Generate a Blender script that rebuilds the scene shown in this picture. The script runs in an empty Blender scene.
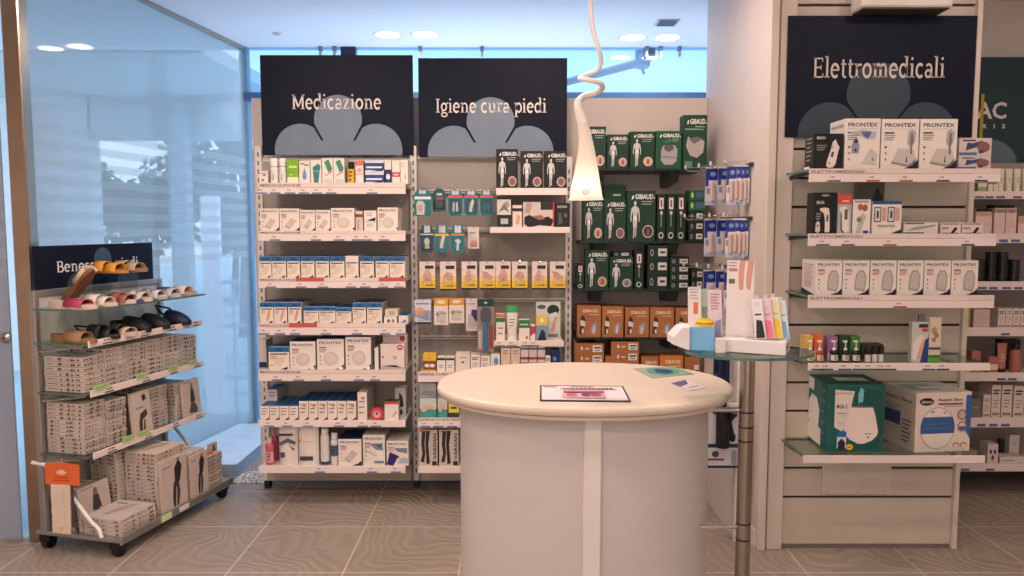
import bpy, math, random
from mathutils import Vector, Matrix
random.seed(7)
SC = bpy.context.scene
COL = SC.collection
PI = math.pi

# ------------------------------------------------------------------ camera
F_PX = 760.0
PITCH = math.radians(4.74)
CAM_H = 1.6
cam_data = bpy.data.cameras.new('camera')
cam_data.sensor_fit = 'HORIZONTAL'
cam_data.sensor_width = 36.0
cam_data.lens = 36.0 * F_PX / 1024.0
cam_data.clip_start = 0.05
cam_data.clip_end = 200
cam = bpy.data.objects.new('camera', cam_data)
COL.objects.link(cam)
cam.location = (0, 0, CAM_H)
cam.rotation_euler = (PI / 2 - PITCH, 0, 0)
SC.camera = cam

# ------------------------------------------------------------------ world, lights, exposure
SC.view_settings.view_transform = 'Standard'
SC.view_settings.look = 'None'
SC.view_settings.exposure = 0.0
SC.view_settings.gamma = 1.0
SC.view_settings.use_curve_mapping = False

world = bpy.data.worlds.new('sky')
SC.world = world
world.use_nodes = True
wn = world.node_tree.nodes
wl = world.node_tree.links
wn.clear()
wo = wn.new('ShaderNodeOutputWorld')
wb = wn.new('ShaderNodeBackground')
wr = wn.new('ShaderNodeValToRGB')
wt = wn.new('ShaderNodeTexCoord')
wx = wn.new('ShaderNodeSeparateXYZ')
wl.new(wt.outputs['Generated'], wx.inputs[0])
wl.new(wx.outputs['Z'], wr.inputs[0])
wl.new(wr.outputs[0], wb.inputs[0])
wl.new(wb.outputs[0], wo.inputs[0])
wr.color_ramp.elements[0].position = 0.0
wr.color_ramp.elements[0].color = (0.80, 0.90, 1.0, 1)
wr.color_ramp.elements[1].position = 0.6
wr.color_ramp.elements[1].color = (0.6, 0.78, 1.0, 1)
wb.inputs[1].default_value = 2.3

WARM = (1.0, 0.80, 0.69)
def area_light(name, loc, size, power, color, rot=(0, 0, 0), shape='DISK', size_y=None, spread=PI):
    d = bpy.data.lights.new(name, 'AREA')
    d.shape = shape
    d.size = size
    if size_y: d.size_y = size_y
    d.energy = power
    d.color = color
    d.spread = spread
    o = bpy.data.objects.new(name, d)
    COL.objects.link(o)
    o.location = loc
    o.rotation_euler = rot
    return o
CEIL = 3.0
# recessed ceiling downlights: (x, y, watts), those out of view added as fill light; the fittings themselves are built with the ceiling
DOWNLIGHTS_FILL = [(x, y, w * k) for y, w in ((-1.6, 18), (0.2, 18), (1.6, 15)) for x, k in ((-1.6, 1.45), (-0.35, 0.75), (0.9, 0.38), (2.2, 0.2))]
DOWNLIGHTS_FILL += [(-1.25, 3.1, 18), (0.1, 3.3, 18), (0.62, 3.7, 6), (1.9, 2.7, 7), (2.9, 3.4, 6)]
DOWNLIGHTS_VIS = [(-0.917, 5.75, 3), (-0.64, 5.74, 3), (0.905, 5.83, 3), (1.165, 5.83, 3)]
for (x, y, w) in DOWNLIGHTS_FILL + DOWNLIGHTS_VIS:
    area_light('downlight_lamp', (x, y, CEIL - 0.012), 0.17, w, WARM)
# added fill lamp behind the camera, brightens the upright surfaces
area_light('rear_fill', (-0.3, -3.3, 1.5), 4.5, 46, (0.90, 0.9, 1.0), (math.radians(90), 0, 0), 'RECTANGLE', 2.4)

# hidden lamp added in the window bay, aimed up to brighten the ceiling
area_light('bay_ceiling_fill', (-0.2, 6.0, 1.1), 2.6, 60, (0.80, 0.88, 1.0), (math.radians(90 + 48), 0, 0), 'RECTANGLE', 1.6)
sun = bpy.data.lights.new('sun', 'SUN'); sun.energy = 2.6; sun.angle = 0.05; sun.color = (1.0, 0.97, 0.92)
so_ = bpy.data.objects.new('sun', sun); COL.objects.link(so_)
so_.rotation_euler = (math.radians(-38), math.radians(-25), 0)      # high, from beyond the building, onto the pavement
# ------------------------------------------------------------------ helpers
def lin(c):
    r = []
    for v in c[:3]:
        v = v / 255.0
        r.append(v / 12.92 if v <= 0.04045 else ((v + 0.055) / 1.055) ** 2.4)
    return (r[0], r[1], r[2], 1.0)

_m = {}
def mat(c, rough=0.5, metal=0.0, var=0.05, spec=0.4):
    """procedural principled material: colour with faint noise variation"""
    key = (tuple(c), rough, metal, var, spec)
    if key in _m: return _m[key]
    m = bpy.data.materials.new('paint_%d_%d_%d' % tuple(int(v) for v in c[:3]))
    m.use_nodes = True
    nt = m.node_tree
    b = nt.nodes['Principled BSDF']
    b.inputs['Roughness'].default_value = rough
    b.inputs['Metallic'].default_value = metal
    b.inputs['Specular IOR Level'].default_value = spec
    L = lin(c)
    if var:
        tc = nt.nodes.new('ShaderNodeTexCoord')
        n = nt.nodes.new('ShaderNodeTexNoise')
        n.inputs['Scale'].default_value = 9.0
        n.inputs['Detail'].default_value = 3.0
        r = nt.nodes.new('ShaderNodeValToRGB')
        r.color_ramp.elements[0].position = 0.3
        r.color_ramp.elements[1].position = 0.7
        r.color_ramp.elements[0].color = tuple(v * (1 - var) for v in L[:3]) + (1,)
        r.color_ramp.elements[1].color = tuple(min(1, v * (1 + var)) for v in L[:3]) + (1,)
        nt.links.new(tc.outputs['Object'], n.inputs['Vector'])
        nt.links.new(n.outputs['Fac'], r.inputs[0])
        nt.links.new(r.outputs[0], b.inputs['Base Color'])
    else:
        b.inputs['Base Color'].default_value = L
    _m[key] = m
    return m

def glassy(name, tint, gloss=0.08, rough=0.02, frost=0.0, frost_col=(200, 220, 235), stripes=None, low=0.15):
    m = bpy.data.materials.new(name)
    m.use_nodes = True
    nt = m.node_tree
    N = nt.nodes; L = nt.links
    N.clear()
    out = N.new('ShaderNodeOutputMaterial')
    tr = N.new('ShaderNodeBsdfTransparent'); tr.inputs[0].default_value = lin(tint)
    gl = N.new('ShaderNodeBsdfGlossy'); gl.inputs['Roughness'].default_value = rough
    mx = N.new('ShaderNodeMixShader')
    lw = N.new('ShaderNodeLayerWeight'); lw.inputs[0].default_value = 0.5
    pw = N.new('ShaderNodeMath'); pw.operation = 'POWER'; pw.inputs[1].default_value = 5.0
    L.new(lw.outputs['Facing'], pw.inputs[0])
    ad = N.new('ShaderNodeMath'); ad.operation = 'MULTIPLY_ADD'
    ad.inputs[1].default_value = 0.8; ad.inputs[2].default_value = gloss / 2
    ad.use_clamp = True
    L.new(pw.outputs[0], ad.inputs[0])
    L.new(ad.outputs[0], mx.inputs[0]); L.new(tr.outputs[0], mx.inputs[1]); L.new(gl.outputs[0], mx.inputs[2])
    last = mx
    if frost or stripes:
        df = N.new('ShaderNodeBsdfDiffuse'); df.inputs[0].default_value = lin(frost_col)
        tl = N.new('ShaderNodeBsdfTranslucent'); tl.inputs[0].default_value = lin(frost_col)
        m2 = N.new('ShaderNodeMixShader'); m2.inputs[0].default_value = 0.6
        L.new(df.outputs[0], m2.inputs[1]); L.new(tl.outputs[0], m2.inputs[2])
        m3 = N.new('ShaderNodeMixShader'); m3.inputs[0].default_value = frost
        if stripes:   # (z0, z1, number, amount): horizontal film stripes etched in the pane
            z0, z1, n, amt = stripes
            tc = N.new('ShaderNodeTexCoord'); sp = N.new('ShaderNodeSeparateXYZ')
            L.new(tc.outputs['Object'], sp.inputs[0])
            mr = N.new('ShaderNodeMapRange'); mr.inputs[1].default_value = z0; mr.inputs[2].default_value = z1
            L.new(sp.outputs['Z'], mr.inputs[0])
            mul = N.new('ShaderNodeMath'); mul.operation = 'MULTIPLY'; mul.inputs[1].default_value = n
            L.new(mr.outputs[0], mul.inputs[0])
            frc = N.new('ShaderNodeMath'); frc.operation = 'FRACT'; L.new(mul.outputs[0], frc.inputs[0])
            gt = N.new('ShaderNodeMath'); gt.operation = 'GREATER_THAN'; gt.inputs[1].default_value = 0.5
            L.new(frc.outputs[0], gt.inputs[0])
            ma = N.new('ShaderNodeMath'); ma.operation = 'MULTIPLY_ADD'; ma.inputs[1].default_value = amt; ma.inputs[2].default_value = frost
            L.new(gt.outputs[0], ma.inputs[0])
            st = N.new('ShaderNodeMapRange'); st.inputs[1].default_value = z0 + .25; st.inputs[2].default_value = z0 - .25
            st.inputs[3].default_value = 0.0; st.inputs[4].default_value = low; L.new(sp.outputs['Z'], st.inputs[0])
            sm = N.new('ShaderNodeMath'); sm.operation = 'ADD'; L.new(ma.outputs[0], sm.inputs[0]); L.new(st.outputs[0], sm.inputs[1])
            L.new(sm.outputs[0], m3.inputs[0])
        L.new(mx.outputs[0], m3.inputs[1]); L.new(m2.outputs[0], m3.inputs[2])
        last = m3
    L.new(last.outputs[0], out.inputs[0])
    return m

def emis(name, color, strength):
    m = bpy.data.materials.new(name); m.use_nodes = True
    b = m.node_tree.nodes['Principled BSDF']
    b.inputs['Base Color'].default_value = color
    b.inputs['Emission Color'].default_value = color
    b.inputs['Emission Strength'].default_value = strength
    return m

def px(x, y, Y):
    """world X, Z of the photograph point (x, y) on the plane at distance Y"""
    u = (x - 512) / F_PX; v = -(y - 288) / F_PX
    dy = math.cos(PITCH) + v * math.sin(PITCH)
    dz = -math.sin(PITCH) + v * math.cos(PITCH)
    t = Y / dy
    return u * t, CAM_H + dz * t
def pz(x, y, Z):
    """world X, Y of the photograph point on the height Z"""
    u = (x - 512) / F_PX; v = -(y - 288) / F_PX
    dy = math.cos(PITCH) + v * math.sin(PITCH)
    dz = -math.sin(PITCH) + v * math.cos(PITCH)
    t = (Z - CAM_H) / dz
    return u * t, dy * t

_txt = {}
def text_geo(s):
    if s in _txt: return _txt[s]
    cu = bpy.data.curves.new('t', 'FONT')
    cu.body = s
    cu.resolution_u = 2
    cu.offset = 0.022
    o = bpy.data.objects.new('t', cu)
    me = o.to_mesh()
    vs = [(v.co.x, v.co.y) for v in me.vertices]
    fs = [tuple(p.vertices) for p in me.polygons]
    o.to_mesh_clear()
    bpy.data.objects.remove(o); bpy.data.curves.remove(cu)
    x0 = min(v[0] for v in vs); x1 = max(v[0] for v in vs)
    y0 = min(v[1] for v in vs); y1 = max(v[1] for v in vs)
    vs = [((v[0] - x0) / (x1 - x0), (v[1] - y0) / (y1 - y0)) for v in vs]
    _txt[s] = (vs, fs, (x1 - x0) / (y1 - y0))
    return _txt[s]

def spow(v, e): return v if e == 1.0 else math.copysign(abs(v) ** e, v)
class MB:
    def __init__(s):
        s.v = []; s.f = []; s.m = []; s.sm = []; s.mats = []
        s.M = Matrix.Identity(4)
    def mi(s, m):
        if isinstance(m, (tuple, list)): m = mat(m)
        if m not in s.mats: s.mats.append(m)
        return s.mats.index(m)
    def add(s, vs, fs, m, smooth=False):
        k = len(s.v); i = s.mi(m)
        for v in vs: s.v.append(tuple(s.M @ Vector(v)))
        for f in fs:
            s.f.append(tuple(k + a for a in f)); s.m.append(i); s.sm.append(smooth)
        return s
    def box(s, x0, x1, y0, y1, z0, z1, m, fm=None):
        """fm: optional materials per face dict (front, back, left, right, top, bottom)"""
        vs = [(x0, y0, z0), (x1, y0, z0), (x1, y1, z0), (x0, y1, z0), (x0, y0, z1), (x1, y0, z1), (x1, y1, z1), (x0, y1, z1)]
        F = dict(bottom=(0, 3, 2, 1), top=(4, 5, 6, 7), front=(0, 1, 5, 4), right=(1, 2, 6, 5), back=(2, 3, 7, 6), left=(3, 0, 4, 7))
        if not fm: return s.add(vs, list(F.values()), m)
        for k, f in F.items():
            s.add([vs[i] for i in f], [(0, 1, 2, 3)], fm.get(k, m))
        return s
    def rbox(s, x0, x1, y0, y1, z0, z1, m, b=0.004):
        """box with chamfered edges all round"""
        vs = []; idx = {}
        X = (x0, x1); Y = (y0, y1); Z = (z0, z1)
        for i in (0, 1):
            for j in (0, 1):
                for k in (0, 1):
                    sx = b if i == 0 else -b; sy = b if j == 0 else -b; sz = b if k == 0 else -b
                    idx[i, j, k, 'x'] = len(vs); vs.append((X[i], Y[j] + sy, Z[k] + sz))
                    idx[i, j, k, 'y'] = len(vs); vs.append((X[i] + sx, Y[j], Z[k] + sz))
                    idx[i, j, k, 'z'] = len(vs); vs.append((X[i] + sx, Y[j] + sy, Z[k]))
        fs = []
        for i in (0, 1):
            a = [idx[i, 0, 0, 'x'], idx[i, 1, 0, 'x'], idx[i, 1, 1, 'x'], idx[i, 0, 1, 'x']]; fs.append(a if i else a[::-1])
            a = [idx[0, i, 0, 'y'], idx[1, i, 0, 'y'], idx[1, i, 1, 'y'], idx[0, i, 1, 'y']]; fs.append(a[::-1] if i else a)
            a = [idx[0, 0, i, 'z'], idx[1, 0, i, 'z'], idx[1, 1, i, 'z'], idx[0, 1, i, 'z']]; fs.append(a if i else a[::-1])
        for i in (0, 1):
            for j in (0, 1):
                fs.append([idx[i, j, 0, 'x'], idx[i, j, 0, 'y'], idx[i, j, 1, 'y'], idx[i, j, 1, 'x']])
                fs.append([idx[i, 0, j, 'x'], idx[i, 0, j, 'z'], idx[i, 1, j, 'z'], idx[i, 1, j, 'x']])
                fs.append([idx[0, i, j, 'y'], idx[0, i, j, 'z'], idx[1, i, j, 'z'], idx[1, i, j, 'y']])
                for k in (0, 1): fs.append([idx[i, j, k, 'x'], idx[i, j, k, 'y'], idx[i, j, k, 'z']])
        return s.add(vs, fs, m)
    def prism(s, poly, z0, z1, m, side=None):
        """horizontal polygon (list of x,y) extruded between two heights"""
        n = len(poly)
        vs = [(p[0], p[1], z0) for p in poly] + [(p[0], p[1], z1) for p in poly]
        s.add(vs, [tuple(range(n - 1, -1, -1)), tuple(range(n, 2 * n))], m)
        s.add(vs, [(i, (i + 1) % n, n + (i + 1) % n, n + i) for i in range(n)], side or m)
        return s
    def vprism(s, poly, y0, y1, m, side=None):
        """upright polygon (list of x,z) given a thickness along y"""
        n = len(poly)
        vs = [(p[0], y0, p[1]) for p in poly] + [(p[0], y1, p[1]) for p in poly]
        s.add(vs, [tuple(range(n)), tuple(range(2 * n - 1, n - 1, -1))], m)
        s.add(vs, [(i, n + i, n + (i + 1) % n, (i + 1) % n) for i in range(n)], side or m)
        return s
    def lathe(s, prof, m, c=(0, 0), n=20, rx=1.0, ry=1.0, mats=None, e=1.0):
        """profile [(r,z)...] turned about a vertical axis"""
        for k in range(len(prof) - 1):
            (r0, z0), (r1, z1) = prof[k], prof[k + 1]
            vs = []
            for i in range(n):
                a = 2 * PI * i / n
                vs.append((c[0] + r0 * rx * spow(math.cos(a), e), c[1] + r0 * ry * spow(math.sin(a), e), z0))
            for i in range(n):
                a = 2 * PI * i / n
                vs.append((c[0] + r1 * rx * spow(math.cos(a), e), c[1] + r1 * ry * spow(math.sin(a), e), z1))
            s.add(vs, [(i, (i + 1) % n, n + (i + 1) % n, n + i) for i in range(n)], mats[k] if mats else m, True)
        return s
    def tube(s, pts, r, m, n=8, caps=True):
        """round bar through points; r a number or a list"""
        P = [Vector(p) for p in pts]
        R = r if isinstance(r, (list, tuple)) else [r] * len(P)
        vs = []; up = None
        for i, p in enumerate(P):
            t = (P[min(i + 1, len(P) - 1)] - P[max(i - 1, 0)]).normalized()
            if up is None:
                a = Vector((0, 0, 1)) if abs(t.z) < 0.9 else Vector((1, 0, 0))
                up = t.cross(a).normalized()
            else:
                up = (up - t * up.dot(t)).normalized()
            b = t.cross(up)
            for k in range(n):
                an = 2 * PI * k / n
                vs.append(tuple(p + (up * math.cos(an) + b * math.sin(an)) * R[i]))
        fs = [(i * n + k, i * n + (k + 1) % n, (i + 1) * n + (k + 1) % n, (i + 1) * n + k) for i in range(len(P) - 1) for k in range(n)]
        s.add(vs, fs, m, True)
        if caps: s.add(vs, [tuple(range(n - 1, -1, -1)), tuple(range((len(P) - 1) * n, len(P) * n))], m)
        return s
    def art(s, O, U, V, cmds, eps=0.0005):
        """printed artwork on a face: O its lower left corner, U and V its edges; cmds in 0..1"""
        O = Vector(O); U = Vector(U); V = Vector(V)
        Nn = U.cross(V).normalized()
        e = eps
        for c in cmds:
            k = c[0]
            if k == 'r':
                _, a, b, c2, d, colr = c
                q = [(a, b), (c2, b), (c2, d), (a, d)]; fs = [(0, 1, 2, 3)]
            elif k == 'e':
                _, cx, cy, ru, rv, colr = c
                q = [(cx + ru * math.cos(2 * PI * i / 20), cy + rv * math.sin(2 * PI * i / 20)) for i in range(20)]
                fs = [tuple(range(20))]
            elif k == 'p':
                _, q, colr = c; fs = [tuple(range(len(q)))]
            elif k == 't':
                _, st, a, b, c2, d, colr = c
                vs, fs, _a = text_geo(st)
                q = [(a + (c2 - a) * x, b + (d - b) * y) for x, y in vs]
            elif k == 'm':
                _, q, fs, colr = c
            s.add([tuple(O + U * x + V * y + Nn * e) for x, y in q], fs, colr)
            e += eps * 0.55
        return s
    def mesh(s, name):
        me = bpy.data.meshes.new(name)
        me.from_pydata(s.v, [], s.f)
        for m in s.mats: me.materials.append(m)
        me.polygons.foreach_set('material_index', s.m)
        me.polygons.foreach_set('use_smooth', s.sm)
        me.update()
        return me

def tag(o, label=None, cat=None, group=None, kind=None):
    if label: o['label'] = label
    if cat: o['category'] = cat
    if group: o['group'] = group
    if kind: o['kind'] = kind
    return o
def obj(name, mb, parent=None, loc=None, rot=None, label=None, cat=None, group=None, kind=None):
    me = mb if isinstance(mb, bpy.types.Mesh) else mb.mesh(name)
    o = bpy.data.objects.new(name, me)
    COL.objects.link(o)
    if parent: o.parent = parent
    if loc is not None: o.location = loc
    if rot is not None: o.rotation_euler = rot
    return tag(o, label, cat, group, kind)
def thing(name, label, cat, loc=(0, 0, 0), rot=(0, 0, 0), group=None):
    o = bpy.data.objects.new(name, None)
    COL.objects.link(o)
    o.location = loc; o.rotation_euler = rot
    o.empty_display_size = 0.05
    return tag(o, label, cat, group)
def struct(name, mb, loc=None, rot=None):
    return obj(name, mb, loc=loc, rot=rot, kind='structure')

ORD = ['', 'first', 'second', 'third', 'fourth', 'fifth', 'sixth', 'seventh', 'eighth', 'ninth', 'tenth', 'eleventh', 'twelfth', 'thirteenth', 'fourteenth', 'fifteenth']
NUM = ['', 'one', 'two', 'three', 'four', 'five', 'six', 'seven', 'eight', 'nine', 'ten', 'eleven', 'twelve', 'thirteen', 'fourteen', 'fifteen']

# ------------------------------------------------------------------ serif lettering for the signs (own glyphs)
def arc(cx, cy, rx, ry, a0, a1, n=14):
    return [(cx + rx * math.cos(math.radians(a0 + (a1 - a0) * i / n)), cy + ry * math.sin(math.radians(a0 + (a1 - a0) * i / n))) for i in range(n + 1)]
TH, TN = 0.105, 0.062
def G_(ch):
    """(strokes, advance); stroke = (points, widths)"""
    st = []
    def L(x0, y0, x1, y1, w=TH): st.append(([(x0, y0), (x1, y1)], w))
    def A(p, w=TH): st.append((p, w))
    def S(x, y, w=0.22): st.append(([(x - w / 2, y), (x + w / 2, y)], 0.05))
    adv = 0.5
    if ch == ' ': adv = 0.26
    elif ch == 'M':
        L(.12, 0, .12, .7); L(.66, 0, .66, .7); L(.12, .68, .39, .1, .1); L(.39, .1, .66, .68, .07)
        S(.12, .025); S(.66, .025); S(.09, .675, .18); S(.69, .675, .18); adv = .8
    elif ch == 'I': L(.15, 0, .15, .7); S(.15, .025, .26); S(.15, .675, .26); adv = .32
    elif ch == 'E':
        L(.13, 0, .13, .7); L(.05, .675, .5, .675, .05); L(.05, .025, .53, .025, .05); L(.13, .36, .42, .36, .05)
        L(.49, .7, .49, .56, .045); L(.52, 0, .52, .15, .045); L(.42, .44, .42, .28, .04); adv = .58
    elif ch == 'B':
        L(.13, 0, .13, .7); L(.04, .675, .3, .675, .05); L(.04, .025, .32, .025, .05); L(.13, .37, .3, .37, .05)
        A(arc(.28, .52, .17, .155, 90, -90), .09); A(arc(.3, .195, .2, .17, 90, -90), .1); adv = .56
    elif ch == 'e': A(arc(.24, .25, .18, .225, 5, 315)); L(.08, .27, .45, .27, .055); adv = .49
    elif ch == 'c': A(arc(.24, .25, .18, .225, 50, 315)); adv = .45
    elif ch == 'o': A(arc(.25, .25, .19, .225, 0, 360)); adv = .52
    elif ch == 'd': A(arc(.23, .25, .17, .22, 0, 360), .095); L(.4, 0, .4, .76); S(.35, .735, .14); S(.44, .025, .14); adv = .53
    elif ch == 'p': A(arc(.31, .25, .17, .22, 0, 360), .095); L(.14, -.22, .14, .5); S(.09, .475, .14); S(.14, -.2, .24); adv = .53
    elif ch == 'g':
        A(arc(.23, .29, .16, .18, 0, 360), .09); L(.39, .46, .5, .49, .06)
        A(arc(.22, .07, .12, .07, 140, 265, 6), .06); A(arc(.25, -.1, .19, .1, 90, 450), .065); adv = .5
    elif ch == 'n':
        L(.14, 0, .14, .5); S(.09, .475, .14); A(arc(.29, .3, .15, .17, 180, 0), .08); L(.44, 0, .44, .32); S(.14, .025, .22); S(.44, .025, .22); adv = .58
    elif ch == 'm':
        L(.14, 0, .14, .5); S(.09, .475, .14); A(arc(.275, .3, .135, .17, 180, 0), .08); L(.41, 0, .41, .32)
        A(arc(.545, .3, .135, .17, 180, 0), .08); L(.68, 0, .68, .32); S(.14, .025, .2); S(.41, .025, .2); S(.68, .025, .2); adv = .82
    elif ch == 'u':
        L(.13, .2, .13, .5); A(arc(.27, .2, .14, .17, 180, 360), .08); L(.43, 0, .43, .5); S(.08, .475, .14); S(.38, .475, .14); S(.48, .025, .12); adv = .57
    elif ch == 'r': L(.14, 0, .14, .5); S(.09, .475, .14); A(arc(.3, .27, .16, .19, 170, 60, 6), .08); S(.15, .025, .24); adv = .4
    elif ch == 'i': L(.14, 0, .14, .5); S(.09, .475, .14); S(.14, .025, .24); A(arc(.13, .67, .028, .028, 0, 360, 8), .06); adv = .29
    elif ch == 'l': L(.14, 0, .14, .76); S(.09, .735, .14); S(.14, .025, .24); adv = .29
    elif ch == 't': L(.15, .1, .15, .64, .1); L(.04, .475, .3, .475, .055); A(arc(.25, .11, .1, .085, 180, 300, 6), .075); adv = .34
    elif ch == 'z': L(.05, .47, .4, .47, .06); L(.37, .47, .08, .03, .1); L(.05, .03, .42, .03, .06); L(.07, .5, .07, .37, .045); L(.4, 0, .4, .13, .045); adv = .47
    elif ch == 'a': L(.36, 0, .36, .34, .1); A(arc(.22, .34, .14, .13, 0, 150, 8), .08); A(arc(.2, .145, .13, .12, 0, 360), .085); S(.41, .025, .1); adv = .46
    elif ch == 's':
        A(arc(.2, .36, .13, .11, 30, 250, 10) + arc(.2, .135, .14, .11, 70, -160, 10), .085); adv = .41
    return st, adv
def serif(text):
    """flat mesh of the text, baseline at 0, height units of one em; returns verts, faces, width"""
    V = []; F = []; x = 0
    for ch in text:
        st, adv = G_(ch)
        for pts, w in st:
            n = len(pts); b = len(V)
            for i, p in enumerate(pts):
                a = pts[max(i - 1, 0)]; c = pts[min(i + 1, n - 1)]
                if n > 4 and abs(pts[0][0] - pts[-1][0]) + abs(pts[0][1] - pts[-1][1]) < 1e-6:
                    if i == 0: a = pts[-2]
                    if i == n - 1: c = pts[1]
                dx, dy = c[0] - a[0], c[1] - a[1]; l = math.hypot(dx, dy) or 1
                nx, ny = -dy / l * w / 2, dx / l * w / 2
                V.append((x + p[0] + nx, p[1] + ny)); V.append((x + p[0] - nx, p[1] - ny))
            for i in range(n - 1):
                F.append((b + 2 * i + 1, b + 2 * i + 3, b + 2 * i + 2, b + 2 * i))
        x += adv + 0.015
    return V, F, x
# ------------------------------------------------------------------ shared materials
WHITE = mat((224, 214, 205), 0.45)
WALLW = mat((226, 214, 204), 0.7, var=0.02)
BEIGE = mat((196, 182, 168), 0.6, var=0.03)
PANEL = mat((160, 151, 141), 0.6, var=0.03)
STEEL = mat((176, 168, 160), 0.3, 1.0, 0.04)
CHROME = mat((215, 212, 210), 0.12, 1.0, 0.0)
BLACK = mat((18, 18, 20), 0.5)
STRIP = mat((232, 214, 206), 0.4, var=0.02)
SHELFM = mat((214, 204, 196), 0.4, var=0.02)
GLASS = glassy('clear_glass', (225, 238, 232), 0.06)
GLASS_EDGE = mat((70, 110, 100), 0.2, spec=0.6)
ACRYL = glassy('clear_acrylic', (240, 245, 245), 0.08)
INK = (45, 45, 60); GREY = (140, 138, 138); NAVY = (25, 38, 75); BLUE = (25, 95, 150)
BW = (232, 220, 208)      # box white

# ------------------------------------------------------------------ the setting
def floor_material():
    m = bpy.data.materials.new('relief_floor_tiles'); m.use_nodes = True
    nt = m.node_tree; N = nt.nodes; L = nt.links; b = N['Principled BSDF']
    tc = N.new('ShaderNodeTexCoord'); mp = N.new('ShaderNodeMapping')
    mp.inputs['Location'].default_value = (0.78, -3.39 + 0.535 * 8, 0)
    L.new(tc.outputs['Object'], mp.inputs[0])
    br = N.new('ShaderNodeTexBrick')
    br.offset = 0.0; br.squash = 1.0
    br.inputs['Scale'].default_value = 1.0
    br.inputs['Brick Width'].default_value = 0.535
    br.inputs['Row Height'].default_value = 0.535
    br.inputs['Mortar Size'].default_value = 0.004
    br.inputs['Mortar Smooth'].default_value = 0.1
    br.inputs['Color1'].default_value = (0.0, 0, 0, 1); br.inputs['Color2'].default_value = (1, 1, 1, 1)
    L.new(mp.outputs[0], br.inputs[0])
    # warped wood-like relief, direction changes from tile to tile
    ns = N.new('ShaderNodeTexNoise'); ns.inputs['Scale'].default_value = 1.6; ns.inputs['Detail'].default_value = 2
    L.new(tc.outputs['Object'], ns.inputs[0])
    mx = N.new('ShaderNodeMixRGB'); mx.blend_type = 'ADD'; mx.inputs[0].default_value = 1.0
    L.new(tc.outputs['Object'], mx.inputs[1]); L.new(ns.outputs['Color'], mx.inputs[2])
    ml = N.new('ShaderNodeVectorMath'); ml.operation = 'MULTIPLY_ADD'
    ml.inputs[1].default_value = (1, 1, 1); L.new(mx.outputs[0], ml.inputs[0])
    cmb = N.new('ShaderNodeVectorMath'); cmb.operation = 'MULTIPLY'; cmb.inputs[1].default_value = (1.7, 0.9, 0)
    L.new(br.outputs['Color'], cmb.inputs[0]); L.new(cmb.outputs[0], ml.inputs[2])
    wv = N.new('ShaderNodeTexWave'); wv.wave_type = 'BANDS'; wv.bands_direction = 'DIAGONAL'
    wv.inputs['Scale'].default_value = 6.0; wv.inputs['Distortion'].default_value = 2.6
    wv.inputs['Detail'].default_value = 4.0; wv.inputs['Detail Scale'].default_value = 2.0
    L.new(ml.outputs[0], wv.inputs[0])
    rp = N.new('ShaderNodeValToRGB')
    rp.color_ramp.elements[0].position = 0.1; rp.color_ramp.elements[0].color = lin((165, 150, 137))
    rp.color_ramp.elements[1].position = 0.95; rp.color_ramp.elements[1].color = lin((175, 160, 146))
    L.new(wv.outputs['Fac'], rp.inputs[0])
    n2 = N.new('ShaderNodeTexNoise'); n2.inputs['Scale'].default_value = 1.3; L.new(tc.outputs['Object'], n2.inputs[0])
    m2 = N.new('ShaderNodeMixRGB'); m2.blend_type = 'MULTIPLY'; m2.inputs[0].default_value = 0.35
    L.new(rp.outputs[0], m2.inputs[1]); L.new(n2.outputs['Fac'], m2.inputs[2])
    m3 = N.new('ShaderNodeMixRGB'); m3.inputs[2].default_value = lin((205, 186, 166))
    L.new(br.outputs['Fac'], m3.inputs[0]); L.new(m2.outputs[0], m3.inputs[1])
    L.new(m3.outputs[0], b.inputs['Base Color'])
    b.inputs['Roughness'].default_value = 0.45
    bp = N.new('ShaderNodeBump'); bp.inputs['Strength'].default_value = 0.25; bp.inputs['Distance'].default_value = 0.01
    L.new(wv.outputs['Fac'], bp.inputs['Height']); L.new(bp.outputs[0], b.inputs['Normal'])
    return m
struct('floor', MB().box(-4.2, 4.2, -3.6, 6.13, -0.1, 0, floor_material()))
struct('ceiling', MB().box(-4.2, 4.2, -3.6, 6.25, CEIL, CEIL + 0.1, mat((232, 232, 238), 0.8, var=0.01)))
struct('wall_behind', MB().box(-4.2, 4.2, -3.7, -3.6, 0, CEIL, WALLW))
struct('wall_right', MB().box(4.2, 4.3, -3.6, 6.2, 0, CEIL, WALLW))
struct('wall_left', MB().box(-4.3, -4.2, -3.6, 3.75, 0, CEIL, WALLW))
# low partition behind the shelving: closes off the shop window
WBY = 4.78
struct('wall_back', MB().box(px(254, 200, WBY)[0], 1.21, WBY, WBY + 0.05, 0, px(600, 98, WBY)[1], mat((222, 205, 192), 0.7, var=0.02)))
# side wall between the support shelves and the electromedical display
XS = 1.212
sw = MB()
sw.box(XS, XS + 0.09, 3.66, 4.83, 0, CEIL, mat((214, 200, 192), 0.6, var=0.02))
struct('wall_side', sw)
struct('baseboard_side', MB().box(XS - 0.012, XS, 3.66, 4.78, 0, 0.09, WALLW))
struct('wall_far', MB().box(XS + 0.09, 4.2, 4.9, 5.0, 0, CEIL, WALLW))
struct('baseboard_far', MB().box(XS + 0.09, 4.2, 4.885, 4.9, 0, 0.1, BLACK))

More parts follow.
